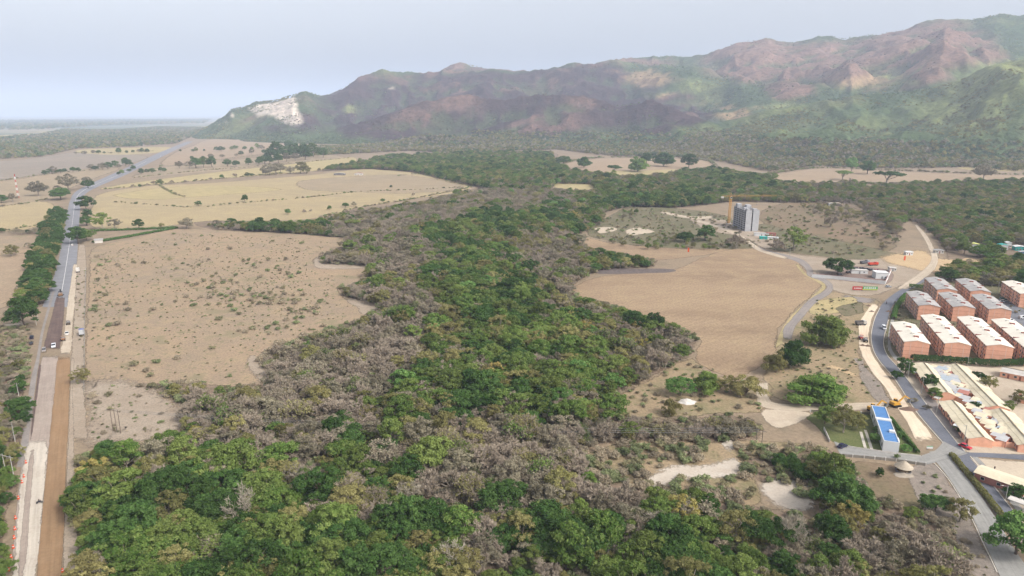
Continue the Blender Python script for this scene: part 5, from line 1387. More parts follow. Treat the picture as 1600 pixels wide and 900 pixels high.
wall_line("lawn_fence", "low white kerb wall edging the lawn on the entrance road", [(1324, 698), (1380, 706.5), (1438, 713)], .45, .2, m_offw, "wall", seg=6)
wall_line("boundary_wall", "pale stepped wall at the west end of the lawn", [(1287, 671), (1296, 691)], 1.2, .22, m_offw, "wall", seg=3)
wall_line("garden_wall", "hedge topped wall along the dirt road with white pillars", [(1266, 644), (1300, 645), (1360, 648)], 1.1, .16, plain("mossy_wall", lin(122, 118, 100), .9, .25, .9), "wall", seg=4, post=.4, pmat=m_offw)
# thatched round hut
p = G(1411, 737)
t = thing("thatched_hut", "round open hut with conical pale thatched roof below the boundary wall", "hut", (p.x, p.y, 0))
MB().lathe([(2.5, 0), (2.5, .7), (2.3, .7), (2.3, .02)], n=20).build("base_wall", m_conc_d, t)
MB().lathe([(2.9, 1.9), (3.0, 2.0), (1.5, 3.2), (.12, 4.2), (.04, 4.3)], n=20).build("thatch", m_thatch, t)
for i in range(7):
    a = i * 2 * math.pi / 7; MB().tube((2.35 * math.cos(a), 2.35 * math.sin(a), .02), (2.35 * math.cos(a), 2.35 * math.sin(a), 2.3), .08, n=6).build("post", m_wood, t)

# ------------------------------------------------------------------ tower under construction and crane
def tower():
    a = G(1163.5, 361.5); b = G(1184.5, 363.5); c = G(1144, 352.5)
    d = c - a; L = d.length; ang_ = math.atan2(d.x, d.y)
    W = 14.0; n = 10; fh = (height_at((1163.5, 361.5), 329)) / n
    t = thing("concrete_tower", "ten storey grey concrete apartment tower still under construction", "building", (a.x, a.y, 0), -ang_)
    Ht = n * fh
    for i in range(n + 1):
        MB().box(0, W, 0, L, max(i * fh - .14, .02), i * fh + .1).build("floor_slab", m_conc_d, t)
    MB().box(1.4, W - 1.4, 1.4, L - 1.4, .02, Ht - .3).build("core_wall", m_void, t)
    for x0, x1 in ((.0, W * .44), (W * .54, W)):           # blind end wall in two shafts
        for i in range(n):
            MB().box(x0 - .06, x1 + .06, -.3, .25, i * fh + .1 + (.05 if i else 0), (i + 1) * fh - .02 + .1).build("end_wall_panel", m_conc_l, t)
    nb = 5
    for side, x in ((0, 0.0), (1, W)):
        for j in range(nb):
            y0 = 2.2 + j * (L - 3) / nb; y1 = y0 + (L - 3) / nb * .56
            for i in range(n):
                z0 = i * fh + .1; 
                x0, x1 = (x - 1.0, x + .2) if side == 0 else (x - .2, x + 1.0)
                MB().box(x0, x1, y0, y1, z0 + .004, z0 + 1.15).build("balcony_wall", m_conc_l, t)
                MB().box(x0 + .02, x1 - .02, y0 + .02, y1 - .02, z0 + fh - .42, z0 + fh - .05).build("lintel", m_conc_l, t)
                MB().box(x0 + .3, x1 - .1, y0 + .1, y1 - .1, z0 + 1.154, z0 + fh - .424).build("opening_shade", m_void, t)  # solid dark block painted as the shade of the gap
    for (x0, x1, y0, y1, h) in ((1, 5.5, L - 9, L - 3, 3.4), (8, 13, L * .55, L * .72, 3.0), (2, 6, L * .3, L * .42, 1.4), (8.5, 12.5, 2, 6, 1.3), (1.5, 4.5, 1.5, 5, 1.6)):
        MB().box(x0, x1, y0, y1, Ht + .104, Ht + h).build("roof_core", m_conc_l, t)
    r = random.Random(3)
    for k in range(18):
        x, y = r.uniform(.5, W - .5), r.uniform(.5, L - .5)
        MB().box(x - .1, x + .1, y - .1, y + .1, Ht + .1, Ht + r.uniform(1, 2.2)).build("formwork_prop", m_steel, t)
tower()
def crane():
    p = G(1138.5, 350)
    hm = height_at((1138.5, 350), 307)
    t = thing("tower_crane", "yellow tower crane standing beside the unfinished tower", "crane", (p.x, p.y, 0), hz(88))
    m = MB(); w = 1.0
    for sx in (-w, w):
        for sy in (-w, w): m.tube((sx, sy, 0), (sx, sy, hm), .14, n=4)
    nseg = int(hm / 2.2)
    for i in range(nseg):
        z0, z1 = i * hm / nseg, (i + 1) * hm / nseg
        for (a, b) in (((-w, -w), (w, -w)), ((w, -w), (w, w)), ((w, w), (-w, w)), ((-w, w), (-w, -w))):
            m.tube((*a, z0), (*b, z1), .11, n=4, cap=False); m.tube((*a, z1), (*b, z1), .1, n=4, cap=False)
    m.build("mast", m_crane, t)
    MB().box(-2.4, 2.4, -2.4, 2.4, 0, .5).build("base", m_conc_l, t)
    cb = MB().box(.9, 2.2, -.8, .8, hm - 2.2, hm).build("cab", m_offw, t)
    MB().box(2.2, 2.24, -.7, .7, hm - 1.6, hm - .3).build("pane", m_glass, cb)
    def boom(y0, y1):
        b = MB(); hw = .65; hh = 1.2; L = abs(y1 - y0); n = int(L / 2)
        for x, z in ((-hw, 0), (hw, 0), (0, hh)): b.tube((x, y0, hm + .3 + z), (x, y1, hm + .3 + z), .06, n=4)
        for i in range(n):
            ya = y0 + (y1 - y0) * i / n; yb = y0 + (y1 - y0) * (i + 1) / n
            for x in (-hw, hw): b.tube((x, ya, hm + .3), (0, (ya + yb) / 2, hm + .3 + hh), .035, n=4, cap=False); b.tube((0, (ya + yb) / 2, hm + .3 + hh), (x, yb, hm + .3), .035, n=4, cap=False)
        return b
    boom(1, 52).build("jib", m_crane, t); boom(-1, -10).build("counter_jib", m_crane, t)
    MB().tube((0, 0, hm), (0, 0, hm + 5), .3, .15, 4).build("apex", m_crane, t)
    MB().tube((0, 0, hm + 5), (0, 34, hm + 1.5), .06, n=4).tube((0, 0, hm + 5), (0, -9.5, hm + .5), .06, n=4).build("tie_bars", m_steel, t)
    MB().box(-.9, .9, -11, -8, hm - 1.8, hm + .2).build("counterweight", m_offw, t)
    MB().tube((0, 30, hm + .3), (0, 30, hm - 9), .05, n=4).box(-.3, .3, 29.7, 30.3, hm - 9.8, hm - 9).build("hook", m_steel, t)
crane()
def shed(px, py, W, L, h, angd, label, wall_m, roof_m, name="site_shed", cat="shed", rise=.5):
    p = G(px, py)
    t = thing(name, label, cat, (p.x, p.y, 0), hz(angd))
    MB().box(-W / 2, W / 2, 0, L, 0, h).build("wall", wall_m, t)
    mb = MB(); mb.prism([(-W / 2 - .3, h + .004), (W / 2 + .3, h + .004), (W / 2 + .3, h + .1), (-W / 2 - .3, h + rise)], 'y', -.3, L + .3); mb.build("roof", roof_m, t)
    MB().box(-.5, .5, -.06, 0, 0, 2.0).build("door", m_steel, t)
    w = MB().box(W * .22, W * .22 + 1.0, -.05, 0, 1.0, 1.9).build("window", m_steel, t); MB().box(W * .22 + .1, W * .22 + .9, -.07, -.05, 1.1, 1.8).build("pane", m_glass, w)
    return t
shed(1190, 369, 14, 4, 2.6, 8, "long white site cabin with teal end in front of the tower", m_white, m_tin)
shed(1193, 374, 7, 3, 2.4, 8, "teal painted site hut before the tower", m_teal, m_teal)
shed(1205, 369, 9, 4, 3, 10, "dark red shed to the right of the concrete tower", m_brick_d, m_redroof)
shed(1208, 374, 10, 3, 2, 12, "low white shed beside the dark red shed", m_white, m_white)
# walled yard
wall_line("yard_wall", "long white painted yard wall with a red top line", [(1268, 433.5), (1300, 436), (1340, 440), (1383, 444.5), (1392, 425)], 2.8, .25, m_white, "wall", seg=8, cap=m_redroof)
shed(1343, 428, 12, 4.5, 2.8, 10, "white flat container office inside the walled yard", m_white, m_offw)
shed(1378, 436, 9, 8, 4.6, 8, "tall white shed in the corner of the walled yard", m_white, m_white)
shed(1395, 424, 5, 4, 2.6, 8, "small pale gatehouse by the yard wall end", m_offw, m_offw)
# billboard
p = G(1351, 455)
bb = thing("billboard", "long low billboard, red half and green half with white lettering", "billboard", (p.x, p.y, 0), hz(4))
MB().box(-8.5, -1.6, -.06, .06, .9, 3.4).build("red_panel", m_red, bb)
MB().box(-1.6, 8.5, -.06, .06, .9, 3.4).build("green_panel", m_green_p, bb)
MB().box(-1.6, 8.5, -.075, -.061, .9, 1.5).build("yellow_strip", plain("yellow_green_paint", lin(196, 204, 90), .6, .08, .6), bb)
for k, x in enumerate((-7.4, -6.4, -5.6, -4.7, -3.8, -3.0)):
    MB().box(x, x + .6, -.08, -.061, 1.7, 2.5).build("letter", m_white, bb)
for k, x in enumerate((-.6, .9, 2.4, 3.6, 5.0, 6.4)):
    MB().box(x, x + .9, -.08, -.061, 1.9, 2.9).build("letter", m_white, bb)
for x in (-7, -2, 3, 7.6): MB().box(x - .1, x + .1, .06, .26, 0, 3.2).build("leg", m_steel, bb)
# orange banner posts
for px, py, tp, lb in ((1411.5, 409, 400, "orange banner post on the orange earth by the yard"), (1074, 396, 387, "orange marker banner at the edge of the ploughed field")):
    p = G(px, py); h = max(3.5, height_at((px, py), tp))
    t = thing("banner", lb, "banner", (p.x, p.y, 0))
    MB().tube((0, 0, 0), (0, 0, h), .06, n=6).build("pole", m_steel, t); MB().box(.07, 1.5, -.02, .02, h * .25, h - .1).build("cloth", m_orange_p, t)
# houses among the trees on the right
small_house("hillside_house", 1524, 388, 9, 9, 20, "white house with yellow green roof among the trees", m_white, plain("yellow_green_roof", lin(212, 214, 128), .7, .08, .4), 3, 1.2)
small_house("hillside_house", 1568, 390, 7, 6, 15, "small white and teal house in the tree clearing", m_white, m_teal, 4.0, .8)
small_house("hillside_house", 1576, 387, 4, 6, 15, "narrow white house next to the white and teal house", m_white, m_white, 4.6, .5)
small_house("hillside_house", 1594, 392, 8, 7, 15, "teal walled house with white roof by the clearing", m_teal, m_white, 3.6, .6)
small_house("hillside_house", 1601, 398, 7, 4, 15, "low blue house at the edge of the trees", m_blue, m_tin, 2.4, .5)
small_house("farm_ruin", 1303, 321, 16, 8, 10, "roofless pale farm building on the brown hill pasture", m_offw, m_thatch, 3.0, .3, flat=True)
small_house("farm_house", 1298, 322, 5, 5, 10, "small white hut beside the pale farm building", m_white, m_offw, 3.6, .5)
small_house("farm_house", 1352, 314, 10, 6, 10, "white farmhouse half hidden by trees", m_white, m_tin, 3.6, .8)
small_house("farm_house", 1421, 399, 6, 4, 0, "tiny white kiosk with dark doorway on orange earth", m_white, m_white, 3, .3, flat=True)
small_house("farm_house", 1468, 396, 7, 5, 10, "small grey hut beside the dirt road", m_offw, m_roofg, 2.6, .5)
small_house("farm_house", 560, 274, 16, 8, 0, "far white farmhouse at the edge of the northern woods", m_offw, m_redroof, 4.0, 1.2)
small_house("farm_house", 530, 274, 22, 8, 0, "far low grey farm shed beside the northern woods", m_conc_d, m_roofg, 3.6, 1.2)
small_house("roadside_house", 148, 379, 10, 7, 60, "low pale roadside house by the hedge and highway", m_offw, m_roofg, 2.8, .6)

# ------------------------------------------------------------------ vehicles
CARM = {}
def paint(c):
    k = tuple(c)
    if k not in CARM: CARM[k] = plain("car_paint", lin(*c), .3, .03, .5, .5)
    return CARM[k]
def wheel(t, x, y, r, w=.22):
    def tyre(): 
        return MB().tube((-w / 2, 0, 0), (w / 2, 0, 0), r, n=12).mesh("wheel", m_black)
    def rim(): return MB().tube((-w / 2 - .01, 0, 0), (w / 2 + .01, 0, 0), r * .55, n=8).mesh("rim", m_steel)
    o = link("wheel", shared(('wh', r, w), tyre), t, (x, y, r)); link("rim", shared(('ri', r, w), rim), o)
def car(px, py, head, c, label, kind='car', name=None, group=None):
    p = G(px, py)
    t = thing(name or {'car': 'parked_car', 'van': 'van', 'pickup': 'pickup_truck', 'suv': 'car'}[kind], label, "car" if kind in ('car', 'suv') else kind.replace('pickup', 'pickup truck'), (p.x, p.y, .13), hz(head), group)
    m = paint(c)
    L, W, h, ch = {'car': (4.2, 1.75, .78, 1.42), 'suv': (4.5, 1.85, .95, 1.7), 'van': (4.6, 1.8, 1.0, 1.95), 'pickup': (5.2, 1.9, 1.0, 1.75)}[kind]
    x = W / 2
    prof = {'car': [(-L / 2, .3), (L / 2, .3), (L / 2, .62), (L / 2 - .3, h - .04), (L * .16, h + .06), (-L * .42, h + .04), (-L / 2, h - .08)]}.get(kind, [(-L / 2, .35), (L / 2, .35), (L / 2, .75), (L / 2 - .2, h), (-L / 2, h)])
    MB().prism(prof, 'x', -x, x).build("body", m, t)
    cab = {'car': [(L * .17, h + .05), (L * .02, ch), (-L * .3, ch), (-L * .43, h + .03)], 'suv': [(L * .2, h), (L * .08, ch), (-L * .44, ch), (-L * .49, h)], 'van': [(L * .36, h), (L * .22, ch), (-L * .46, ch), (-L * .49, h)], 'pickup': [(L * .22, h), (L * .1, ch), (-L * .12, ch), (-L * .15, h)]}[kind]
    # glasshouse: glass, roof on top
    MB().add([(s * (x - .12 - (.1 if z > h + .2 else 0)), y, z) for s in (-1, 1) for y, z in cab], [(0, 1, 2, 3), (7, 6, 5, 4), (0, 4, 5, 1), (1, 5, 6, 2), (2, 6, 7, 3), (3, 7, 4, 0)]).build("windows", m_glass, t)
    ys = [cab[1][0], cab[2][0]]
    MB().box(-x + .2, x - .2, min(ys) - .06, max(ys) + .06, ch - .02, ch + .06).build("roof", m, t)
    if kind in ('van', 'suv'):
        MB().box(-x + .1, x - .1, -L * .485, -L * .2, h, ch - .03).build("rear_panel", m, t)
    if kind == 'pickup':
        b = MB(); b.box(-x, -x + .08, -L / 2, -L * .17, h, h + .35).box(x - .08, x, -L / 2, -L * .17, h, h + .35).box(-x + .08, x - .08, -L / 2, -L / 2 + .08, h, h + .35)
        b.build("bed_sides", m, t)
    r = .32 if kind == 'car' else .38
    for sx in (-1, 1):
        for yy in (L * .31, -L * .3): wheel(t, sx * (x - .1), yy, r)
        MB().box(sx * (x - .35) - .16, sx * (x - .35) + .16, L / 2 - .01, L / 2 + .02, .52, .66).build("headlight", m_lamp, t)
        MB().box(sx * (x - .2) - .1, sx * (x - .2) + .1, -L / 2 - .02, -L / 2 + .01, .55, .72).build("tail_light", m_red, t)
    return t
car(84, 542, 148, (232, 234, 238), "white pickup truck facing out of the milled lane", 'pickup')
car(69, 549, 148, (150, 140, 134), "grey car on the old lane beside the milled strip", 'suv', 'car')
car(105, 523, -32, (226, 222, 214), "white pickup truck on the sand strip behind the road roller", 'pickup')
car(50, 529, -30, (40, 46, 62), "dark blue car parked by the roadside trees", 'suv', 'parked_car')
car(49, 538, -34, (44, 44, 46), "black car parked behind the dark blue one by the trees")
car(113, 384, -33, (200, 196, 190), "pale car driving on the far highway", 'suv', 'car')
car(251, 245, -24, (235, 235, 235), "tiny white van far along the highway", 'van')
car(1381, 514, 196, (236, 238, 242), "white van driving round the avenue bend", 'van')
car(1508, 700, 150, (204, 34, 58), "red car parked at the side street corner", 'car')
car(1316, 699, 60, (34, 36, 74), "dark blue car on the entrance road", 'car')
car(1388, 449, 80, (180, 184, 190), "silver car parked outside the yard wall", 'car')
car(1579, 502, 80, (232, 234, 236), "white car at the near edge of the car park", 'suv', 'parked_car')
car(1586, 507, 80, (48, 52, 66), "dark car next to the white one in the car park")
car(1583, 511, 60, (236, 236, 238), "white hatchback beside the dark car in the car park")
car(1597, 498, 80, (222, 224, 226), "white van at the far edge of the car park", 'van')
car(1568, 472, 100, (226, 226, 224), "white car parked before the pale roofed block")
car(1574, 474, 100, (120, 124, 128), "grey car parked before the pale roofed block")
car(1567, 468, 100, (96, 140, 128), "green car parked before the pale roofed block")
def truck(px, py, head, c_cab, c_bed, label, L=8.0, z=.05, group=None):
    p = G(px, py); t = thing("dump_truck", label, "truck", (p.x, p.y, z), hz(head), group)
    MB().box(-1.2, 1.2, -L / 2, L / 2, .75, 1.0).build("chassis", m_black, t)
    cb = MB().prism([(L / 2 - 2, 1.003), (L / 2, 1.003), (L / 2, 2.0), (L / 2 - .35, 2.9), (L / 2 - 2, 2.9)], 'x', -1.2, 1.2).build("cab", paint(c_cab), t)
    MB().add([(-1.05, L / 2 + .01, 2.05), (1.05, L / 2 + .01, 2.05), (1.05, L / 2 - .27, 2.8), (-1.05, L / 2 - .27, 2.8)], [(0, 1, 2, 3)]).build("windscreen", m_glass, cb)
    b = MB(); yb = L / 2 - 2.3
    b.box(-1.25, 1.25, -L / 2 - .2, yb, 1.1, 1.25).box(-1.25, -1.13, -L / 2 - .2, yb, 1.25, 2.5).box(1.13, 1.25, -L / 2 - .2, yb, 1.25, 2.5).box(-1.13, 1.13, yb - .12, yb, 1.25, 2.7).box(-1.13, 1.13, -L / 2 - .2, -L / 2 - .08, 1.25, 2.4)
    b.build("tipper_bed", paint(c_bed), t)
    for sx in (-1, 1):
        for yy in (L / 2 - 1.1, -L / 2 + 1.0, -L / 2 + 2.3): wheel(t, sx * 1.05, yy, .5, .32)
        MB().box(sx * .85 - .18, sx * .85 + .18, L / 2, L / 2 + .03, 1.15, 1.4).build("headlight", m_lamp, t)
truck(1351, 412, 70, (150, 154, 162), (110, 112, 118), "grey dump truck parked behind the yard")
truck(1364, 415, 80, (214, 70, 50), (206, 74, 54), "red dump truck parked behind the yard")
truck(128, 523, -32, (60, 80, 160), (196, 196, 196), "blue and grey truck at the roadside fence", 6.5)
truck(122, 425, -33, (226, 226, 222), (214, 208, 200), "white truck on the verge far along the highway", 7)
truck(1345, 508, 85, (206, 200, 190), (110, 106, 104), "pale small truck at the edge of the sand carriageway", 6.0)
for i, (px, py, c) in enumerate(((1338, 421, (60, 60, 62)), (1347, 421, (52, 54, 58)), (1354, 422, (70, 66, 64)), (1361, 423, (58, 56, 58)), (1370, 424, (150, 60, 54)), (1326, 427, (62, 60, 60)), (1313, 431, (70, 66, 62)))):
    lb = ["black car", "dark grey car", "brownish grey car", "charcoal car", "dark red car", "black car under the big round tree", "dark car beside the long white wall"][i]
    if i in (0, 1, 2, 3, 4): lb += [" at the tree end of the yard row", " second in the yard row", " in the middle of the yard row", " fourth in the yard row", " at the far end of the yard row"][i]
    car(px, py, 70, c, lb, 'suv', 'parked_car')
# motorbikes with riders
def motorbike(px, py, head, shirt, label, z=.13):
    p = G(px, py); t = thing("motorbike", label + ", its rider aboard", "motorbike", (p.x, p.y, z), hz(head))
    for yy in (.62, -.62): wheel(t, 0, yy, .3, .1)
    MB().prism([(-.75, .5), (-.2, .42), (.3, .45), (.55, .75), (.3, .92), (-.1, .78), (-.8, .8)], 'x', -.13, .13).build("frame", paint((40, 40, 44)), t)
    MB().tube((-.32, .5, 1.0), (.32, .5, 1.0), .03, n=6).tube((0, .62, .3), (0, .48, 1.0), .035, n=6).build("handlebar", m_steel, t)
    p2 = person_mesh(shirt, seated=True)
    r = link("person", p2, None, (p.x, p.y, z), hz(head))
    tag(r, "rider in " + {(228, 228, 228): "a white shirt", (60, 56, 60): "dark clothes", (120, 60, 60): "a dull red shirt"}[tuple(shirt)] + " seated on the motorbike", "person")
PM = {}
def person_mesh(shirt, seated=False):
    key = (tuple(shirt), seated)
    if key in PM: return PM[key]
    me = bpy.data.meshes.new("person")
    if seated:
        V = [(0, -.2, .85), (0, -.16, 1.12), (0, -.08, 1.36), (0, -.04, 1.5), (0, 0, 1.62), (.18, -.1, 1.34), (.28, .12, 1.16), (.24, .42, 1.08), (-.18, -.1, 1.34), (-.28, .12, 1.16), (-.24, .42, 1.08), (.13, -.12, .82), (.22, .28, .72), (.2, .1, .32), (.2, .24, .26), (-.13, -.12, .82), (-.22, .28, .72), (-.2, .1, .32), (-.2, .24, .26)]
    else:
        V = [(0, 0, .95), (0, 0, 1.18), (0, 0, 1.38), (0, 0, 1.5), (0, .02, 1.64), (.19, 0, 1.36), (.24, .02, 1.08), (.25, .12, .84), (-.19, 0, 1.36), (-.24, -.02, 1.08), (-.25, .08, .84), (.1, 0, .88), (.11, .1, .48), (.11, .06, .08), (.11, .2, .04), (-.1, 0, .88), (-.11, -.1, .48), (-.11, -.16, .08), (-.11, -.04, .04)]
    E = [(0, 1), (1, 2), (2, 3), (3, 4), (2, 5), (5, 6), (6, 7), (2, 8), (8, 9), (9, 10), (0, 11), (11, 12), (12, 13), (13, 14), (0, 15), (15, 16), (16, 17), (17, 18)]
    Rr = [.15, .14, .16, .06, .11, .075, .055, .045, .075, .055, .045, .1, .075, .055, .045, .1, .075, .055, .045]
    me.from_pydata(V, E, []); 
    o = bpy.data.objects.new("person", me); COL.objects.link(o)
    o.modifiers.new("skin", 'SKIN')
    for v, r in zip(me.skin_vertices[0].data, Rr): v.radius = (r, r * .85)
    me.skin_vertices[0].data[0].use_root = True
    s = o.modifiers.new("sub", 'SUBSURF'); s.levels = 1; s.render_levels = 1
    dg = bpy.context.evaluated_depsgraph_get()
    out = bpy.data.meshes.new_from_object(o.evaluated_get(dg))
    bpy.data.objects.remove(o)
    out.name = "person"
    out.materials.clear()
    for c in (shirt, (66, 66, 84), (132, 92, 72)): out.materials.append(plain("clothing", lin(*c), .9, .05, 2))
    skin = 2
    for pl in out.polygons:
        c = pl.center
        pl.material_index = skin if c.z > 1.47 or (abs(c.x) > .215 and c.z < 1.2 and not (seated and c.z < .9)) else (0 if c.z > (.9 if seated else .98) else 1)
        pl.use_smooth = True
    PM[key] = out
    return out
motorbike(62, 787, 60, (60, 56, 60), "dark motorbike crossing the white gravel lane", .16)
motorbike(1540, 752, 160, (228, 228, 228), "motorbike on the avenue beside the planted median")
motorbike(1385, 475, 200, (120, 60, 60), "motorbike at the upper avenue bend")
p = G(1553.5, 735)
tag(link("person", person_mesh((70, 64, 60)), None, (p.x, p.y, .05), hz(200)), "person in dark clothes walking over the sandy corner", "person")
# excavator and other machines
def excavator(px, py, head, label, cat="excavator"):
    p = G(px, py); t = thing("excavator", label, cat, (p.x, p.y, .13), hz(head))
    for sx in (-1, 1):
        tr = MB().prism([(-1.9, .25), (-1.5, 0), (1.5, 0), (1.9, .25), (1.9, .6), (1.5, .85), (-1.5, .85), (-1.9, .6)], 'x', sx * 1.2 - .3, sx * 1.2 + .3).build("track", m_black, t)
    MB().box(-.9, .9, -1.2, 1.2, .3, .95).build("undercarriage", m_black, t)
    MB().prism([(-2.1, 1.0), (1.4, 1.0), (1.4, 1.5), (.2, 2.1), (-2.1, 2.2)], 'x', -1.3, 1.3).build("body", m_yellow, t)
    cb = MB().prism([(-.1, 1.5), (1.35, 1.5), (1.25, 2.3), (.9, 2.9), (-.1, 2.9)], 'x', -1.35, -.35).build("cab", m_glass, t)
    MB().box(-1.38, -.32, -.15, 1.0, 2.9, 2.98).build("roof", m_yellow, cb)
    def arm(a, b, w): 
        q = MB(); d = (Vector(b) - Vector(a)).normalized(); n = Vector((0, -d.z, d.y)) * w
        q.add([tuple(Vector(a) + n + Vector((s, 0, 0))) for s in (-.2, .2)] + [tuple(Vector(a) - n + Vector((s, 0, 0))) for s in (-.2, .2)] + [tuple(Vector(b) + n * .6 + Vector((s, 0, 0))) for s in (-.2, .2)] + [tuple(Vector(b) - n * .6 + Vector((s, 0, 0))) for s in (-.2, .2)],
              [(0, 1, 3, 2), (4, 6, 7, 5), (0, 4, 5, 1), (2, 3, 7, 6), (0, 2, 6, 4), (1, 5, 7, 3)])
        return q
    arm((0, 1.2, 1.6), (0, 4.2, 4.2), .4).build("boom", m_yellow, t)
    arm((0, 4.2, 4.2), (0, 6.9, 2.6), .3).build("stick", m_yellow, t)
    MB().prism([(6.7, 2.7), (7.2, 2.3), (7.1, 1.3), (6.2, 1.0), (6.4, 1.8)], 'x', -.6, .6).build("bucket", m_steel, t)
excavator(1399, 635, 75, "yellow excavator digging on the sand carriageway")
excavator(1364, 643, 70, "yellow excavator parked behind the white office building")
def spoil_heap(px, py, rx, ry, h, label, mat):
    p = G(px, py); r = np.random.default_rng(int(px))
    n = 14; V = [(0, 0, h)]; F = []
    for k, f in enumerate((.25, .5, .75, 1.0)):
        for i in range(n):
            a = 2 * math.pi * i / n; j = r.uniform(.85, 1.15)
            V.append((rx * f * j * math.cos(a), ry * f * j * math.sin(a), max(-.05, h * (1 - f) ** 1.1 * r.uniform(.85, 1.1)) if f < 1 else -.05))
    for i in range(n): F.append((0, 1 + i, 1 + (i + 1) % n))
    me = bpy.data.meshes.new("spoil_heap")
    Q = [(1 + k * n + i, 1 + (k + 1) * n + i, 1 + (k + 1) * n + (i + 1) % n, 1 + k * n + (i + 1) % n) for k in range(3) for i in range(n)]
    me.from_pydata(V, [], F + Q); me.materials.append(mat); me.update()
    return tag(link("spoil_heap", me, None, (p.x, p.y, .1)), label, "spoil heap")
m_dsoil = plain("damp_soil", lin(126, 104, 90), .95, .2, .6)
m_lsoil = plain("dry_spoil", lin(176, 164, 148), .95, .15, .6)
spoil_heap(1420, 640, 4.2, 2.2, 1.4, "dark soil heap under the excavator bucket", m_dsoil)
spoil_heap(1412, 742, 3.6, 2.0, .8, "pale debris heap beside the thatched hut", m_lsoil)
spoil_heap(1073, 628, 4, 3, 1.6, "white rubble heap by the field edge", m_gravel if False else m_offw)
for k, (px, py) in enumerate(((1357, 478), (1362, 487), (1388, 487), (1348, 540), (1356, 541))):
    spoil_heap(px, py, 1.8, 1.4, .9, "small dark soil heap on the construction strip", m_dsoil)['group'] = "small soil heaps on the construction strip"
def roller(px, py, head, label, c):
    p = G(px, py); t = thing("road_roller", label, "road roller", (p.x, p.y, .13), hz(head)); m = paint(c)
    MB().tube((-.95, 1.6, .7), (.95, 1.6, .7), .7, n=16).build("drum", m_steel, t)
    for sx in (-1, 1): wheel(t, sx * .8, -1.3, .7, .45)
    f = MB(); f.box(-1.1, -.97, .2, 2.0, .6, .95).box(.97, 1.1, .2, 2.0, .6, .95).box(-.9, .9, -.1, .6, .6, 1.2); f.build("frame", m, t)
    MB().prism([(-2.2, .9), (-.1, .9), (-.1, 1.5), (-2.2, 1.6)], 'x', -.85, .85).build("body", m, t)
    MB().box(-.8, .8, -1.3, -.1, 2.5, 2.6).build("canopy", m, t)
    for sx in (-.72, .72):
        for yy in (-1.22, -.18): MB().tube((sx, yy, 1.5), (sx, yy, 2.5), .04, n=5).build("post", m_black, t)
roller(107, 507, -32, "dark road roller on the sand strip of the highway works", (92, 82, 70))
roller(99, 532, -32, "small brown road roller beside the milled lane", (150, 104, 66))
roller(1345, 530, 14, "red road roller on the sand carriageway", (190, 60, 44))
roller(1352, 534, 20, "dark grey road roller next to the red roller", (88, 84, 82))
def grader(px, py, head, label):
    p = G(px, py); t = thing("milling_machine", label, "road machine", (p.x, p.y, .13), hz(head)); 
    MB().prism([(-3, .6), (3, .6), (3, 1.6), (1, 2.0), (-3, 1.8)], 'x', -1.2, 1.2).build("body", paint((150, 116, 84)), t)
    MB().box(-1.1, 1.1, -.6, .9, 2.9, 3.0).build("canopy", m_black, t)
    for sx in (-1, 1):
        for yy in (-.5, .8): MB().tube((sx, yy, 1.8), (sx, yy, 2.9), .05, n=5).build("post", m_black, t)
        for yy in (2.2, -2.2): wheel(t, sx * 1.0, yy, .55, .4)
    MB().prism([(3, 1.2), (6, 2.8), (6, 3.1), (3, 1.6)], 'x', -.4, .4).build("conveyor", m_black, t)
    MB().box(-1.9, 1.9, -.4, .4, .15, .6).build("drum_housing", m_black, t)
grader(95, 462, -32, "brown road milling machine at the end of the milled lane")

# ------------------------------------------------------------------ poles, wires, barrels, mast
def pole(px, py, top, label, group=None, lamp=True, mat=None, r=.14):
    p = G(px, py); h = height_at((px, py), top)
    t = thing("street_lamp" if lamp else "utility_pole", label, "street lamp" if lamp else "utility pole", (p.x, p.y, 0), random.uniform(-.3, .3), group)
    MB().tube((0, 0, 0), (0, 0, h), r, r * .6, 7).build("pole", mat or m_polec, t)
    if lamp:
        MB().tube((0, 0, h - .25), (-1.5, -.4, h + .1), .06, n=5).build("arm", m_steel, t)
        MB().box(-2.1, -1.4, -.55, -.3, h + .02, h + .14).build("lamp_head", m_offw, t)
    else:
        MB().box(-1.1, 1.1, -.07, .07, h - .55, h - .4).build("cross_arm", m_wood, t)
        for x in (-1, 0, 1): MB().tube((x, 0, h - .4), (x, 0, h - .15), .05, n=6).build("insulator", m_offw, t)
    return t
for px, py, tp, lb in ((1418, 592, 565, "concrete lamp pole beside the bushy street tree at the bend"), (1439.5, 615, 589, "concrete lamp pole in front of the western row, second from the bend"), (1463, 646, 619, "concrete lamp pole beside the small awning"), (1505.5, 694, 664, "concrete lamp pole next to the red car"), (1571, 781, 759, "grey lamp pole on the concrete pad"), (1597, 808, 780, "lamp pole beside the kiosk canopy"), (1511.5, 572, 558, "thin lamp pole at the head of the sandy street"), (1558, 461, 440, "white lamp pole at the car park among the trees"), (1526, 552, 536, "lamp pole in the gap before the third cream roofed block"), (1464, 556, 544, "short lamp pole between the first cream roofed blocks")):
    pole(px, py, tp, lb)
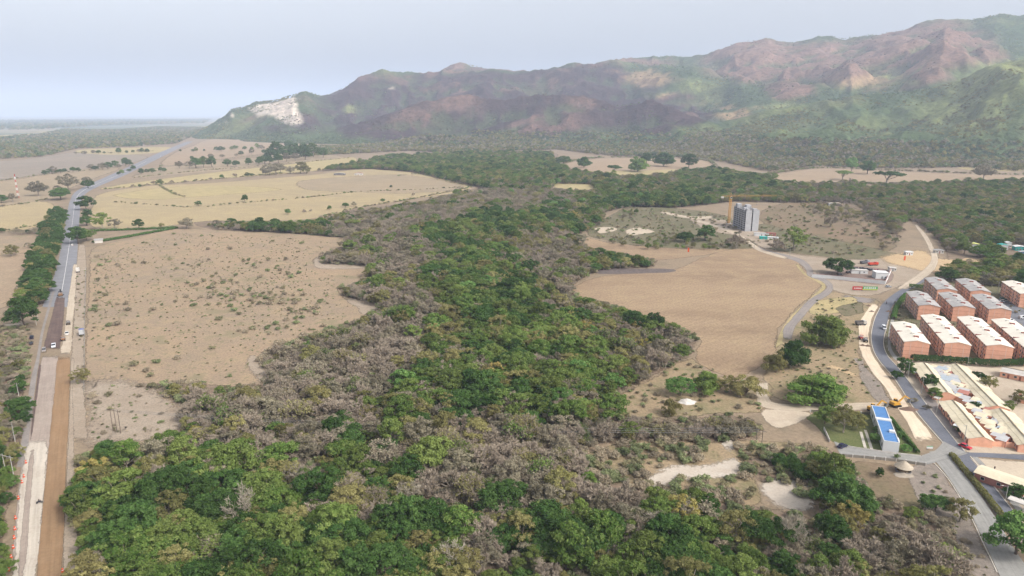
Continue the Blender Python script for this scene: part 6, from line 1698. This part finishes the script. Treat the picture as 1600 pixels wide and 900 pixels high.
for px, py, tp, lb in ((1426, 352, 338, "utility pole where the dirt road enters the woods"), (1445, 366, 354, "utility pole beside the dirt road bend"), (1465, 398, 383, "utility pole at the grey hut on the dirt road"), (1302, 405, 391, "thin pole on the pale ground behind the yard"), (1178, 390, 376, "thin pole at the track junction below the tower"), (1234, 400, 385, "thin pole beside the track behind the ploughed field"), (1557, 422, 404, "thin white pole standing in the trees behind the blocks"), (30, 622, 598, "concrete pole standing in the roadside scrub"), (24, 692, 660, "concrete pole behind the green roadside bushes"), (60, 502, 488, "white pole at the dirt track junction"), (57, 508, 496, "white leaning pole beside the track junction")):
    pole(px, py, tp, lb, lamp=False)
# H-frame poles at the left edge
def hframe(px1, px2, py, top, label, mat, n=2, r=.14):
    a = G(px1, py); b = G(px2, py + 3); h = height_at((px1, py), top)
    t = thing("h_frame_pylon", label, "pylon", tuple(a))
    pts = [a.lerp(b, i / (n - 1)) - a for i in range(n)]
    for q in pts: MB().tube((q.x, q.y, 0), (q.x, q.y, h), r, r * .7, 7).build("pole", mat, t)
    d = (pts[-1] - pts[0]); d.normalize()
    e0 = pts[0] - d * 1.4; e1 = pts[-1] + d * 1.4
    MB().tube((e0.x, e0.y, h - .6), (e1.x, e1.y, h - .6), .1, n=5).build("cross_arm", mat, t)
    return [a + (e0 if i == 0 else e1 if i == 2 else (e0 + e1) / 2) + Vector((0, 0, h - .5)) for i in range(3)], t
hframe(10, 22, 743, 709, "two legged concrete pylon in the scrub left of the gravel lane", m_polec)
EA, _ = hframe(177, 189, 674, 638, "three legged wooden pylon on the bare pasture corner", m_wood, 3, .13)
EB, _ = hframe(1181, 1190, 693, 668, "two legged pale pylon at the edge of the lawn trees", m_wood)
def cable(a, b, sag, label):
    mb = MB(); n = 40; pts = []
    for i in range(n + 1):
        t_ = i / n; q = a.lerp(b, t_); q.z -= sag * 4 * t_ * (1 - t_); pts.append(q)
    for q, w in zip(pts[:-1], pts[1:]): mb.tube(q - a, w - a, .035, n=4, cap=False)
    tag(mb.build("power_cable", m_steel, None, loc=tuple(a)), label, "cable", "power cables over the woodland")
for i in range(3): cable(EA[i], EB[i], 3.0, "thin power cable strung over the woodland between pylons")
# barrels along the works
def barrel_mesh():
    return MB().lathe([(.42, 0), (.42, .12), (.3, .12), (.28, .45), (.26, .7), (.22, 1.05), (.1, 1.08)], n=10).mesh("body", m_orange_p)
for i, (px, py) in enumerate(((40.7, 724), (37.5, 746), (34.5, 755), (29, 780), (24.5, 811), (23.5, 828), (22.5, 842), (21, 857), (17.5, 872), (14.5, 892), (98.5, 894))):
    p = G(px, py)
    t = thing("traffic_barrel", "orange traffic barrel with white band along the gravel lane edge" if i < 10 else "orange traffic barrel on the pale shoulder beside the brown lane", "barrel", (p.x, p.y, .14), 0, "barrels along the gravel lane" if i < 10 else None)
    link("body", shared('bar', barrel_mesh), t)
    link("band", shared('bnd', lambda: MB().lathe([(.285, .5), (.275, .68)], n=10).mesh("band", m_white)), t)
# wire fence by the pasture
fp = [(134, 420), (133.5, 450), (133, 480), (132.5, 520), (132, 560), (131.5, 610)]
P = catmull([G(*q) for q in fp], False, 6)
fence = thing("wire_fence", "post and wire fence along the pasture beside the highway works", "fence", tuple(P[0]))
pm = MB().tube((0, 0, 0), (0, 0, 1.5), .07, n=6).mesh("post", m_polec)
for q in P: link("post", pm, fence, tuple(q - P[0]))
w = MB()
for a, b in zip(P[:-1], P[1:]):
    for hh in (.5, .9, 1.35): w.tube(a - P[0] + Vector((0, 0, hh)), b - P[0] + Vector((0, 0, hh)), .02, n=4, cap=False)
w.build("wire", m_steel, fence)
# white posts along the avenue footpath
bp = catmull([G(*q) for q in ((1410, 461), (1397, 476), (1391, 492), (1386, 512), (1384, 535), (1388, 548))], False, 7)
bm_ = MB().tube((0, 0, 0), (0, 0, 1.1), .09, n=7).mesh("bollard", m_white)
for q in bp: tag(link("bollard", bm_, None, (q.x, q.y, 0)), "white bollard along the avenue footpath", "bollard", "white bollards along the avenue")
ribbon("footpath", [(1404, 470), (1396, 480), (1392, 500), (1388, 522), (1388, 545), (1398, 562), (1408, 565)], [(1409, 470), (1401, 480), (1397, 500), (1393, 522), (1392, 542), (1402, 558), (1412, 562)], m_conc, .09)
# red and white mast far left
p = G(29, 310); hm = height_at((29, 310), 272)
t = thing("radio_mast", "tall thin red and white lattice radio mast in the far fields", "mast", (p.x, p.y, 0))
nb = 9
for i in range(nb):
    z0, z1 = hm * i / nb, hm * (i + 1) / nb; w0, w1 = .9 * (1 - i / nb) + .3, .9 * (1 - (i + 1) / nb) + .3
    mb = MB()
    q0 = [(-w0, -w0, z0), (w0, -w0, z0), (w0, w0, z0), (-w0, w0, z0)]; q1 = [(-w1, -w1, z1), (w1, -w1, z1), (w1, w1, z1), (-w1, w1, z1)]
    for a, b, c, d in zip(q0, q1, q0[1:] + q0[:1], q1[1:] + q1[:1]):
        mb.tube(a, b, .1, n=4, cap=False); mb.tube(a, d, .06, n=4, cap=False); mb.tube(c, b, .06, n=4, cap=False)
    mb.build("mast_section", m_red if i % 2 == 0 else m_white, t)
MB().lathe([(.6, 0), (1.0, .6), (1.0, 1.4), (.6, 2)], c=(0, 0, hm - 6), n=8).build("antenna_drum", m_white, t)
# small notice board at the end of the sand carriageway
p = G(1452, 704)
t = thing("notice_board", "white notice board on two legs at the end of the sand carriageway", "sign", (p.x, p.y, .12), hz(5))
MB().box(-1.1, 1.1, -.04, .04, .7, 1.7).build("board", m_white, t); MB().box(-1.1, 1.1, -.05, -.041, 1.45, 1.7).build("stripe", m_green_p, t)
for x in (-.8, .8): MB().box(x - .05, x + .05, .04, .12, 0, 1.6).build("leg", m_steel, t)

# ------------------------------------------------------------------ lone trees, hedges, shrubs
def lone(px, py, wpx, kind, label, group=None, sz=None, shape=None):
    """a tree whose trunk foot is at pixel (px, py) and whose crown is wpx pixels wide"""
    p = G(px, py); dist_ = math.hypot(p.length, CAM_H)
    i = random.randrange(len(SHAPES[kind])) if shape is None else shape
    s = wpx / KPX * dist_ / 2 / SHAPES[kind][i][3]
    return tree(kind, p.x, p.y, s, label, group, shape=i, sz=sz, z=0, cat='shrub' if kind == 'bush' else 'tree')
lone(1309, 428, 42, 'dark', "big round dark green tree inside the walled yard", sz=.8, shape=2)
lone(1285, 537, 60, 'round', "large spreading green tree beside the grey track", shape=0)
lone(1241, 572, 42, 'round', "round dark green tree by the field corner", shape=1)
lone(1212, 582, 40, 'round', "paler bushy tree left of the round dark tree at the field corner", shape=2)
lone(1270, 626, 84, 'round', "wide pale green spreading tree above the dirt road", sz=.62, shape=0)
lone(1063, 618, 40, 'lime', "bright green round tree at the rubble heap")
lone(1103, 612, 46, 'round', "leafy tree between the rubble heap and the field", shape=0)
lone(1165, 618, 44, 'round', "olive tree beside the track fork below the ploughed field", shape=2)
lone(1135, 612, 34, 'olive', "small olive tree at the lower tip of the ploughed field")
lone(1047, 648, 34, 'round', "small pale green round tree on the bare slope", shape=2)
lone(1587, 866, 68, 'lime', "bright green round street tree overhanging the concrete road", sz=.9, shape=0)
lone(1592, 780, 30, 'dark', "round dark tree over the kiosk canopy", sz=.7)
lone(1414, 584, 26, 'dark', "dense dark street tree at the bend by the western row")
lone(1452, 608, 20, 'dark', "dark street tree beside the second lamp pole")
lone(1460, 624, 18, 'mid', "green street tree by the small awning")
lone(1401, 592, 14, 'dark', "small dark tree on the avenue kerb")
lone(1494, 610, 11, 'dark', "dark tree in the upper courtyard", )
lone(1524, 642, 15, 'dark', "dark tree in the lower courtyard")
lone(1528, 594, 16, 'dark', "small dark tree at the top of the sandy street")
lone(1545, 610, 20, 'olive', "leafy tree halfway down the sandy street")
lone(1576, 645, 14, 'mid', "small green tree low on the sandy street")
lone(1590, 632, 22, 'olive', "thorn tree before the cream roofed house on the sandy street")
lone(1240, 392, 34, 'mid', "tall green tree at the track below the tower", shape=1)
lone(1212, 392, 26, 'bare', "bare grey tree at the track junction below the tower")
lone(1150, 388, 26, 'bare', "bare grey tree in front of the tower site")
lone(1102, 376, 34, 'dark', "dark spreading tree left of the tower site", sz=.8)
lone(1070, 378, 24, 'dark', "dark bush like tree on the scrubby grass")
lone(1298, 355, 24, 'bare', "lone bare tree on the brown hill pasture")
lone(1316, 281, 30, 'umbrella', "wide umbrella tree on the pinkish meadow, smaller one", sz=.85)
lone(1385, 287, 42, 'umbrella', "wide umbrella tree on the pinkish meadow edge, larger one", sz=.85)
lone(1355, 272, 20, 'dark', "dark tree at the back edge of the pinkish meadow")
lone(1330, 268, 20, 'lime', "pale green tree at the back edge of the pinkish meadow")
lone(1536, 281, 24, 'grey', "grey tree on the right part of the pinkish meadow")
for px, py, w, k, lb in ((996, 268, 32, 'round', "big round green tree in the middle of the pale meadow"), (1036, 260, 28, 'round', "dark round tree at the right of the pale meadow"), (912, 262, 18, 'round', "upright green tree at the left of the pale meadow"), (1076, 263, 24, 'dark', "low domed dark tree at the pale meadow edge"), (958, 272, 24, 'umbrella', "umbrella tree at the front of the pale meadow"), (880, 258, 24, 'dark', "dark tree at the left end of the pale meadow"), (1010, 256, 22, 'dark', "dark tree behind the big round green meadow tree")):
    lone(px, py, w, k, lb)
for px, py, w in ((712, 899, 74), (378, 822, 60), (600, 830, 56), (1238, 858, 60), (938, 880, 60), (640, 790, 52), (455, 760, 44), (690, 655, 40), (800, 650, 36), (1030, 840, 50)):
    lone(px, py, w, 'skeleton', "tall bleached leafless tree with spreading pale limbs rising from the foreground woodland", "bleached leafless trees")
# trees by the highway
for px, py, w, k, lb in ((135, 328, 20, 'dark', "dark tree right of the highway above the field corner"), (137, 340, 14, 'dark', "small tree right of the highway below the dark tree"), (135, 352, 17, 'dark', "round tree right of the highway, third along the verge"), (122, 381, 26, 'dark', "broad dark tree hanging over the highway edge"), (136, 376, 22, 'mid', "green tree beside the roadside house"), (138, 294, 14, 'dark', "dark tree on the outer side of the highway bend"), (95, 312, 26, 'dark', "dark spreading tree on the inner side of the highway bend"), (136, 286, 11, 'grey', "lone grey tree above the highway bend"), (160, 358, 20, 'mid', "leafy tree on the field edge beside the straw field, first"), (180, 357, 17, 'grey', "grey tree on the straw field edge beside the leafy tree"), (217, 357, 14, 'dark', "dark tree on the straw field edge near the hedge"), (253, 356, 9, 'olive', "small olive tree at the hedge end"), (292, 357, 24, 'grey', "bare looking grey tree at the woodland corner"), (310, 322, 10, 'dark', "lone dark tree in the middle of the straw field"), (383, 315, 10, 'dark', "lone round tree on the straw field by the ditch"), (360, 346, 8, 'dark', "lone small dark tree near the woodland corner"), (450, 335, 11, 'lime', "lone green tree on the straw field above the woods"), (475, 333, 7, 'bare', "lone small brown tree on the straw field, first of two"), (486, 331, 7, 'bare', "lone small brown tree on the straw field, second of two"), (611, 293, 5, 'dark', "tiny lone tree on the tan strip"), (598, 316, 8, 'mid', "lone green tree at the tan strip edge"), (540, 324, 11, 'dark', "dark tree at the woodland tip by the straw field"), (553, 323, 10, 'grey', "brown tree at the woodland tip by the straw field"), (515, 328, 8, 'dark', "small dark tree on the straw field by the woodland tip"), (646, 306, 6, 'bare', "thin bare tree on the tan strip edge"), (40, 512, 40, 'dark', "dark tree beside the dirt track junction"), (18, 400, 20, 'olive', "olive bush like tree on the left pinkish field"), (45, 388, 10, 'grey', "small grey tree on the left pinkish field"), (20, 315, 14, 'grey', "brown tree by the field line left of the mast"), (3, 317, 14, 'dark', "dark tree at the left end of the field line"), (90, 298, 10, 'grey', "grey tree on the field line before the highway bend"), (108, 298, 24, 'grey', "wide brown tree on the field line before the highway bend"), (60, 306, 24, 'grey', "brown tree clump on the field line right of the mast")):
    lone(px, py, w, k, lb)
# hedgerow trees on the far fields
HR = []
def hedgerow(pts, n, wmin, wmax, kinds, jy=1.0):
    for i in range(n):
        t_ = (i + random.uniform(.1, .9)) / n * (len(pts) - 1); a = int(min(t_, len(pts) - 2)); f = t_ - a
        HR.append((pts[a][0] * (1 - f) + pts[a + 1][0] * f, pts[a][1] * (1 - f) + pts[a + 1][1] * f + random.uniform(-jy, jy), random.uniform(wmin, wmax), random.choice(kinds)))
hedgerow([(270, 264), (330, 262), (390, 258), (430, 254), (480, 250)], 16, 7, 20, ['dark', 'grey', 'mid', 'dark'])
hedgerow([(290, 250), (360, 245), (420, 240)], 8, 5, 12, ['dark', 'grey'])
hedgerow([(280, 238), (340, 236), (400, 234)], 10, 4, 9, ['dark', 'mid'])
hedgerow([(395, 234), (450, 232), (490, 231)], 9, 6, 14, ['dark', 'mid', 'grey'])
hedgerow([(420, 250), (460, 246), (520, 246)], 7, 14, 26, ['mid', 'dark'])
hedgerow([(205, 294), (240, 289), (320, 282), (410, 274)], 14, 4, 9, ['dark', 'bare'])
hedgerow([(410, 274), (440, 271), (485, 271)], 7, 14, 26, ['grey', 'grey', 'olive'])
hedgerow([(68, 273), (100, 270), (165, 264), (205, 259)], 16, 5, 13, ['dark', 'grey', 'dark'])
hedgerow([(115, 242), (160, 240), (205, 239), (235, 238)], 12, 4, 8, ['grey', 'dark'])
hedgerow([(215, 272), (240, 270), (260, 268)], 5, 5, 9, ['dark'])
hedgerow([(0, 364), (40, 366), (55, 366)], 6, 6, 10, ['dark', 'grey'])
hedgerow([(180, 276), (200, 268), (215, 262)], 5, 5, 9, ['dark', 'mid'])
for px, py, w, k in HR:
    lb = {'dark': "small dark tree in a hedgerow of the far fields", 'grey': "small brownish grey tree in a hedgerow of the far fields", 'mid': "small green tree in a hedgerow of the far fields", 'bare': "small bare tree in a hedgerow of the far fields", 'olive': "small olive tree in a hedgerow of the far fields"}[k]
    lone(px, py, w, k, lb, {'dark': 'dark', 'grey': 'grey', 'mid': 'green', 'bare': 'bare', 'olive': 'olive'}[k] + " hedgerow trees")

# clipped hedges: leafy strips
def hedge(px, w, h, label, mat, leaf=.32, dens=130, name="hedge"):
    P = catmull([G(*q) for q in px], False, 2.0)
    r = np.random.default_rng(len(px) * 7 + int(px[0][0]))
    A_ = np.array([(p.x, p.y) for p in P]); seg = np.diff(A_, axis=0); ln = np.linalg.norm(seg, axis=1); cum = np.concatenate([[0], np.cumsum(ln)])
    n = int(cum[-1] * dens)
    s = r.uniform(0, cum[-1], n); i = np.clip(np.searchsorted(cum, s) - 1, 0, len(seg) - 1); f = (s - cum[i]) / ln[i]
    c = A_[i] + seg[i] * f[:, None]; nn = np.stack([-seg[i][:, 1], seg[i][:, 0]], 1) / ln[i][:, None]
    th = r.uniform(-.35, math.pi + .35, n); bump = 1 + .28 * (fbm(s / 1.6, s * 0 + 3, 3) - .5) * 2
    off = np.cos(th) * w / 2 * bump; z = np.maximum(.1, h * .5 + np.sin(th) * h * .5 * bump)
    Pq = np.concatenate([c + nn * off[:, None], z[:, None]], 1)
    N = np.concatenate([nn * np.cos(th)[:, None], np.sin(th)[:, None]], 1) + r.normal(size=(n, 3)) * .5
    N /= np.linalg.norm(N, axis=1)[:, None]
    V, F = quads_at(Pq, N, leaf * r.uniform(.7, 1.4, n), r)
    o = np.array([P[0].x, P[0].y, 0])
    t = thing(name, label, "hedge", tuple(o))
    link("foliage", np_mesh("foliage", V - o, F, mat, attrs={'var': ('FLOAT', np.repeat(r.random(n), 4))}), t)
    k = MB()
    for p in P[::2]: k.tube(tuple(p - P[0]), tuple(p - P[0] + Vector((0, 0, h * .7))), .06, n=5)
    k.build("stems", K_BARK, t)
hedge([(1424, 565), (1470, 567), (1510, 570), (1550, 573), (1580, 572), (1620, 571)], 3.6, 3.6, "long dark green hedge below the cream roofed apartment blocks", L_DARK)
hedge([(1396, 500), (1400, 484), (1407, 472), (1415, 462)], 2.6, 2.2, "bright green hedge along the avenue above the bend", L_LIME)
hedge([(1392, 656), (1408, 678), (1434, 709)], 1.0, 1.4, "narrow dark clipped hedge right of the white office lawn", L_DARK)
hedge([(1487, 712), (1505, 734), (1523, 755), (1545, 782), (1570, 815)], 2.0, 1.3, "dusty hedge planted along the avenue median", L_OLIVE, dens=70)
hedge([(145, 380), (200, 371), (277, 357)], 3.2, 2.2, "straight dark hedge across the dry pasture corner", L_DARK, leaf=.6, dens=40)
hedge([(140, 362), (200, 360), (277, 357)], 2.4, 2.0, "low hedge along the straw field edge", L_DARK, leaf=.6, dens=30)
hedge([(1420, 450), (1432, 451), (1444, 452)], 4, 3, "dark hedge at the head of the grey roofed blocks", L_DARK, dens=60)
# lawn shrubs and garden trees
for px, py, w, k, lb in ((1318, 676, 40, 'olive', "wide pale tree over the west of the lawn"), (1338, 668, 28, 'olive', "pale tree nearest the white office lawn path"), (1288, 662, 30, 'mid', "greenish tree at the lawn corner wall"), (1366, 690, 16, 'lime', "yellow green shrub between path and white office"), (1370, 678, 12, 'lime', "yellow green shrub beside the white bay"), (1415, 706, 14, 'lime', "round yellow green shrub right of the white office"), (1404, 684, 11, 'lime', "round yellow green shrub by the office porch"), (1374, 745, 14, 'dark', "round dark shrub on the brown patch"), (1460, 800, 34, 'dark', "dark shrub on the rubble slope"), (1500, 815, 36, 'olive', "feathery olive shrub on the rubble slope"), (1500, 678, 10, 'dark', "small dark shrub beside the white flat awning"), (1492, 672, 8, 'mid', "small green shrub by the avenue before the awning"), (1428, 630, 10, 'grey', "grey shrub on the verge before the western row"), (1448, 640, 9, 'grey', "second grey shrub on the verge before the western row"), (1401, 716, 8, 'mid', "small shrub on the boundary wall"), (128, 598, 26, 'olive', "olive shrub clump at the end of the wire fence")):
    lone(px, py, w, k, lb)
# shrubs dotted over the dry pasture
pas = [(148, 400), (275, 365), (440, 370), (520, 380), (490, 400), (480, 420), (560, 425), (520, 450), (530, 470), (570, 485), (540, 500), (490, 520), (420, 540), (395, 560), (410, 590), (240, 595), (280, 640), (250, 680), (145, 685), (138, 590), (145, 470)]
xs, ys = candidates(pas, 7.0)
px_, py_ = PX(xs, ys, np.zeros_like(xs))
dn = np.clip(blobs(px_, py_, [(400, 460, 90, 45, .8), (330, 430, 60, 30, .35), (480, 490, 50, 25, .5), (170, 480, 40, 60, .3), (150, 440, 18, 50, .8), (260, 560, 60, 40, .25), (410, 510, 60, 25, .5), (200, 640, 70, 30, .3)]), .07, 1)
dn = dn * sstep(.4, .6, fbm(xs / 22, ys / 22, 3)) * 1.6
k = rng.random(len(xs)) < dn
xs, ys = xs[k], ys[k]
o_ = np.argsort(np.hypot(xs, ys))
NS = 110
sh_sz = rng.uniform(.45, 1.3, len(xs)) ** 1.2
for i in o_[:NS]:
    j = random.randrange(3)
    tree('bush', xs[i], ys[i], sh_sz[i] * 1.05, ["green round shrub dotted on the dry pasture", "olive round shrub dotted on the dry pasture", "greyish dry shrub dotted on the dry pasture"][j], ["green pasture shrubs", "olive pasture shrubs", "grey pasture shrubs"][j], name="shrub", cat="shrub", shape=j)
rest = o_[NS:]
xt, yt = candidates(pas, 3.2)
pt_, qt_ = PX(xt, yt, np.zeros_like(xt))
kt = rng.random(len(xt)) < (.06 + .16 * sstep(.45, .6, fbm(xt / 18 + 4, yt / 18, 3))) + .6 * blobs(pt_, qt_, [(400, 460, 90, 40, .6), (160, 460, 40, 70, .5), (470, 490, 60, 25, .5)])
xt, yt = xt[kt], yt[kt]
X = np.zeros((len(rest) + len(xt), 5)); X[:, 0] = np.concatenate([xs[rest], xt]); X[:, 1] = np.concatenate([ys[rest], yt])
X[:, 3] = rng.integers(0, 3, len(X)); X[:, 4] = np.concatenate([sh_sz[rest], rng.uniform(.18, .42, len(xt))])
stuff("pasture_scrub", "tufts and low scrub over the dry pasture", X, btab)
# scrub on rough ground
def rough(poly, spacing, smin, smax, dens):
    x, y = candidates(poly, spacing); kk = (rng.random(len(x)) < dens) & in_view(x, y, np.zeros_like(x)); x, y = x[kk], y[kk]
    X = np.zeros((len(x), 5)); X[:, 0] = x; X[:, 1] = y; X[:, 3] = rng.integers(0, 3, len(x)); X[:, 4] = rng.uniform(smin, smax, len(x)); return X
X = np.concatenate([rough([(940, 345), (985, 324), (1130, 336), (1170, 366), (1180, 386), (1120, 392), (960, 380), (915, 366)], 6, .4, 1.3, .3), rough([(1190, 350), (1320, 378), (1385, 392), (1340, 402), (1260, 396), (1180, 380)], 5, .4, 1.2, .3),
                    rough([(1190, 325), (1310, 318), (1390, 358), (1390, 385), (1320, 378), (1200, 350)], 8, .4, 1.3, .25), rough([(1275, 470), (1340, 462), (1345, 560), (1380, 610), (1300, 628), (1210, 615), (1240, 540)], 3.2, .15, .6, .4),
                    rough([(1425, 745), (1455, 730), (1540, 870), (1550, 910), (1500, 930), (1495, 830)], 2.2, .2, .7, .35), rough([(925, 648), (1000, 600), (1090, 560), (1190, 610), (1190, 640), (1040, 652)], 3.4, .25, .9, .3),
                    rough([(905, 715), (1000, 690), (1290, 700), (1170, 720), (1190, 780), (1150, 790), (940, 748)], 2.8, .4, 1.7, .5), rough([(-20, 512), (45, 508), (50, 540), (40, 610), (-20, 640)], 3.2, .4, 1.2, .7), rough([(1395, 470), (1430, 455), (1432, 556), (1400, 550)], 3, .3, .8, .4),
                    rough([(1440, 560), (1600, 566), (1600, 480), (1460, 460)], 4, .3, .9, .3), rough([(118, 430), (134, 420), (132, 600), (120, 600)], 3, .2, .6, .25), rough([(140, 690), (150, 600), (240, 600), (290, 660)], 4, .2, .7, .15)])
def line_scrub(pts, step, smin, smax, dens=.8):
    P_ = catmull([G(*q) for q in pts], False, step); P_ = [q for q in P_ if random.random() < dens]
    X = np.zeros((len(P_), 5)); X[:, 0] = [q.x + random.gauss(0, 1) for q in P_]; X[:, 1] = [q.y + random.gauss(0, 1) for q in P_]
    X[:, 3] = rng.integers(0, 3, len(P_)); X[:, 4] = rng.uniform(smin, smax, len(P_)); return X
LN = [([(1185, 280), (1240, 291), (1330, 288), (1400, 288), (1560, 286), (1640, 287)], 4), ([(1190, 274), (1280, 263), (1400, 267), (1500, 271), (1620, 274)], 5), ([(866, 264), (900, 251), (960, 246), (1090, 249), (1120, 261)], 5), ([(870, 266), (950, 277), (1000, 278), (1060, 269), (1118, 262)], 5), ([(160, 296), (240, 289), (330, 281), (440, 271), (480, 270)], 5), ([(250, 290), (262, 298), (275, 304), (290, 308)], 3), ([(180, 316), (300, 324), (350, 320), (420, 314), (480, 309), (560, 300), (640, 297), (720, 293)], 5), ([(210, 278), (300, 268), (380, 262), (470, 254), (545, 247)], 6), ([(250, 260), (330, 251), (430, 240), (490, 231)], 7), ([(0, 323), (40, 318), (78, 311)], 4), ([(0, 283), (60, 274), (120, 268), (190, 260)], 6), ([(0, 362), (60, 352)], 4), ([(115, 239), (200, 238), (240, 236)], 8), ([(150, 360), (275, 356)], 3), ([(500, 340), (560, 325), (640, 312), (730, 294)], 4), ([(620, 275), (660, 273), (735, 292)], 6)]
X = np.concatenate([X] + [line_scrub(p_, s_, *((1.2, 3.0) if i_ < 4 else (.5, 1.5))) for i_, (p_, s_) in enumerate(LN)])
_q = PX(X[:, 0], X[:, 1], X[:, 0] * 0)
X = X[~(inside([(1000, 752), (1040, 726), (1100, 722), (1125, 688), (1150, 690), (1165, 740), (1110, 750), (1060, 750), (1015, 764)], *_q) | inside([(1200, 762), (1240, 752), (1275, 768), (1265, 792), (1225, 790)], *_q))]
stuff("rough_scrub", "low scrub and weeds on rough ground", X, btab)

# ------------------------------------------------------------------ haze
def haze():
    mb = MB(); mb.box(-125000, 125000, -125000, 125000, -1.0, 1000.0)
    t = NT("haze_air")
    p = t.n('ShaderNodeVolumePrincipled')
    p.inputs['Color'].default_value = (0.70, 0.80, 1.0, 1)
    p.inputs['Density'].default_value = HAZE
    p.inputs['Anisotropy'].default_value = 0.0
    t.l(p.outputs[0], t.out.inputs['Volume'])
    o = mb.build("haze", t.m)
    tag(o, "thin pale dry season haze over the whole valley", kind='stuff')
HAZE = 0.92e-4
haze()
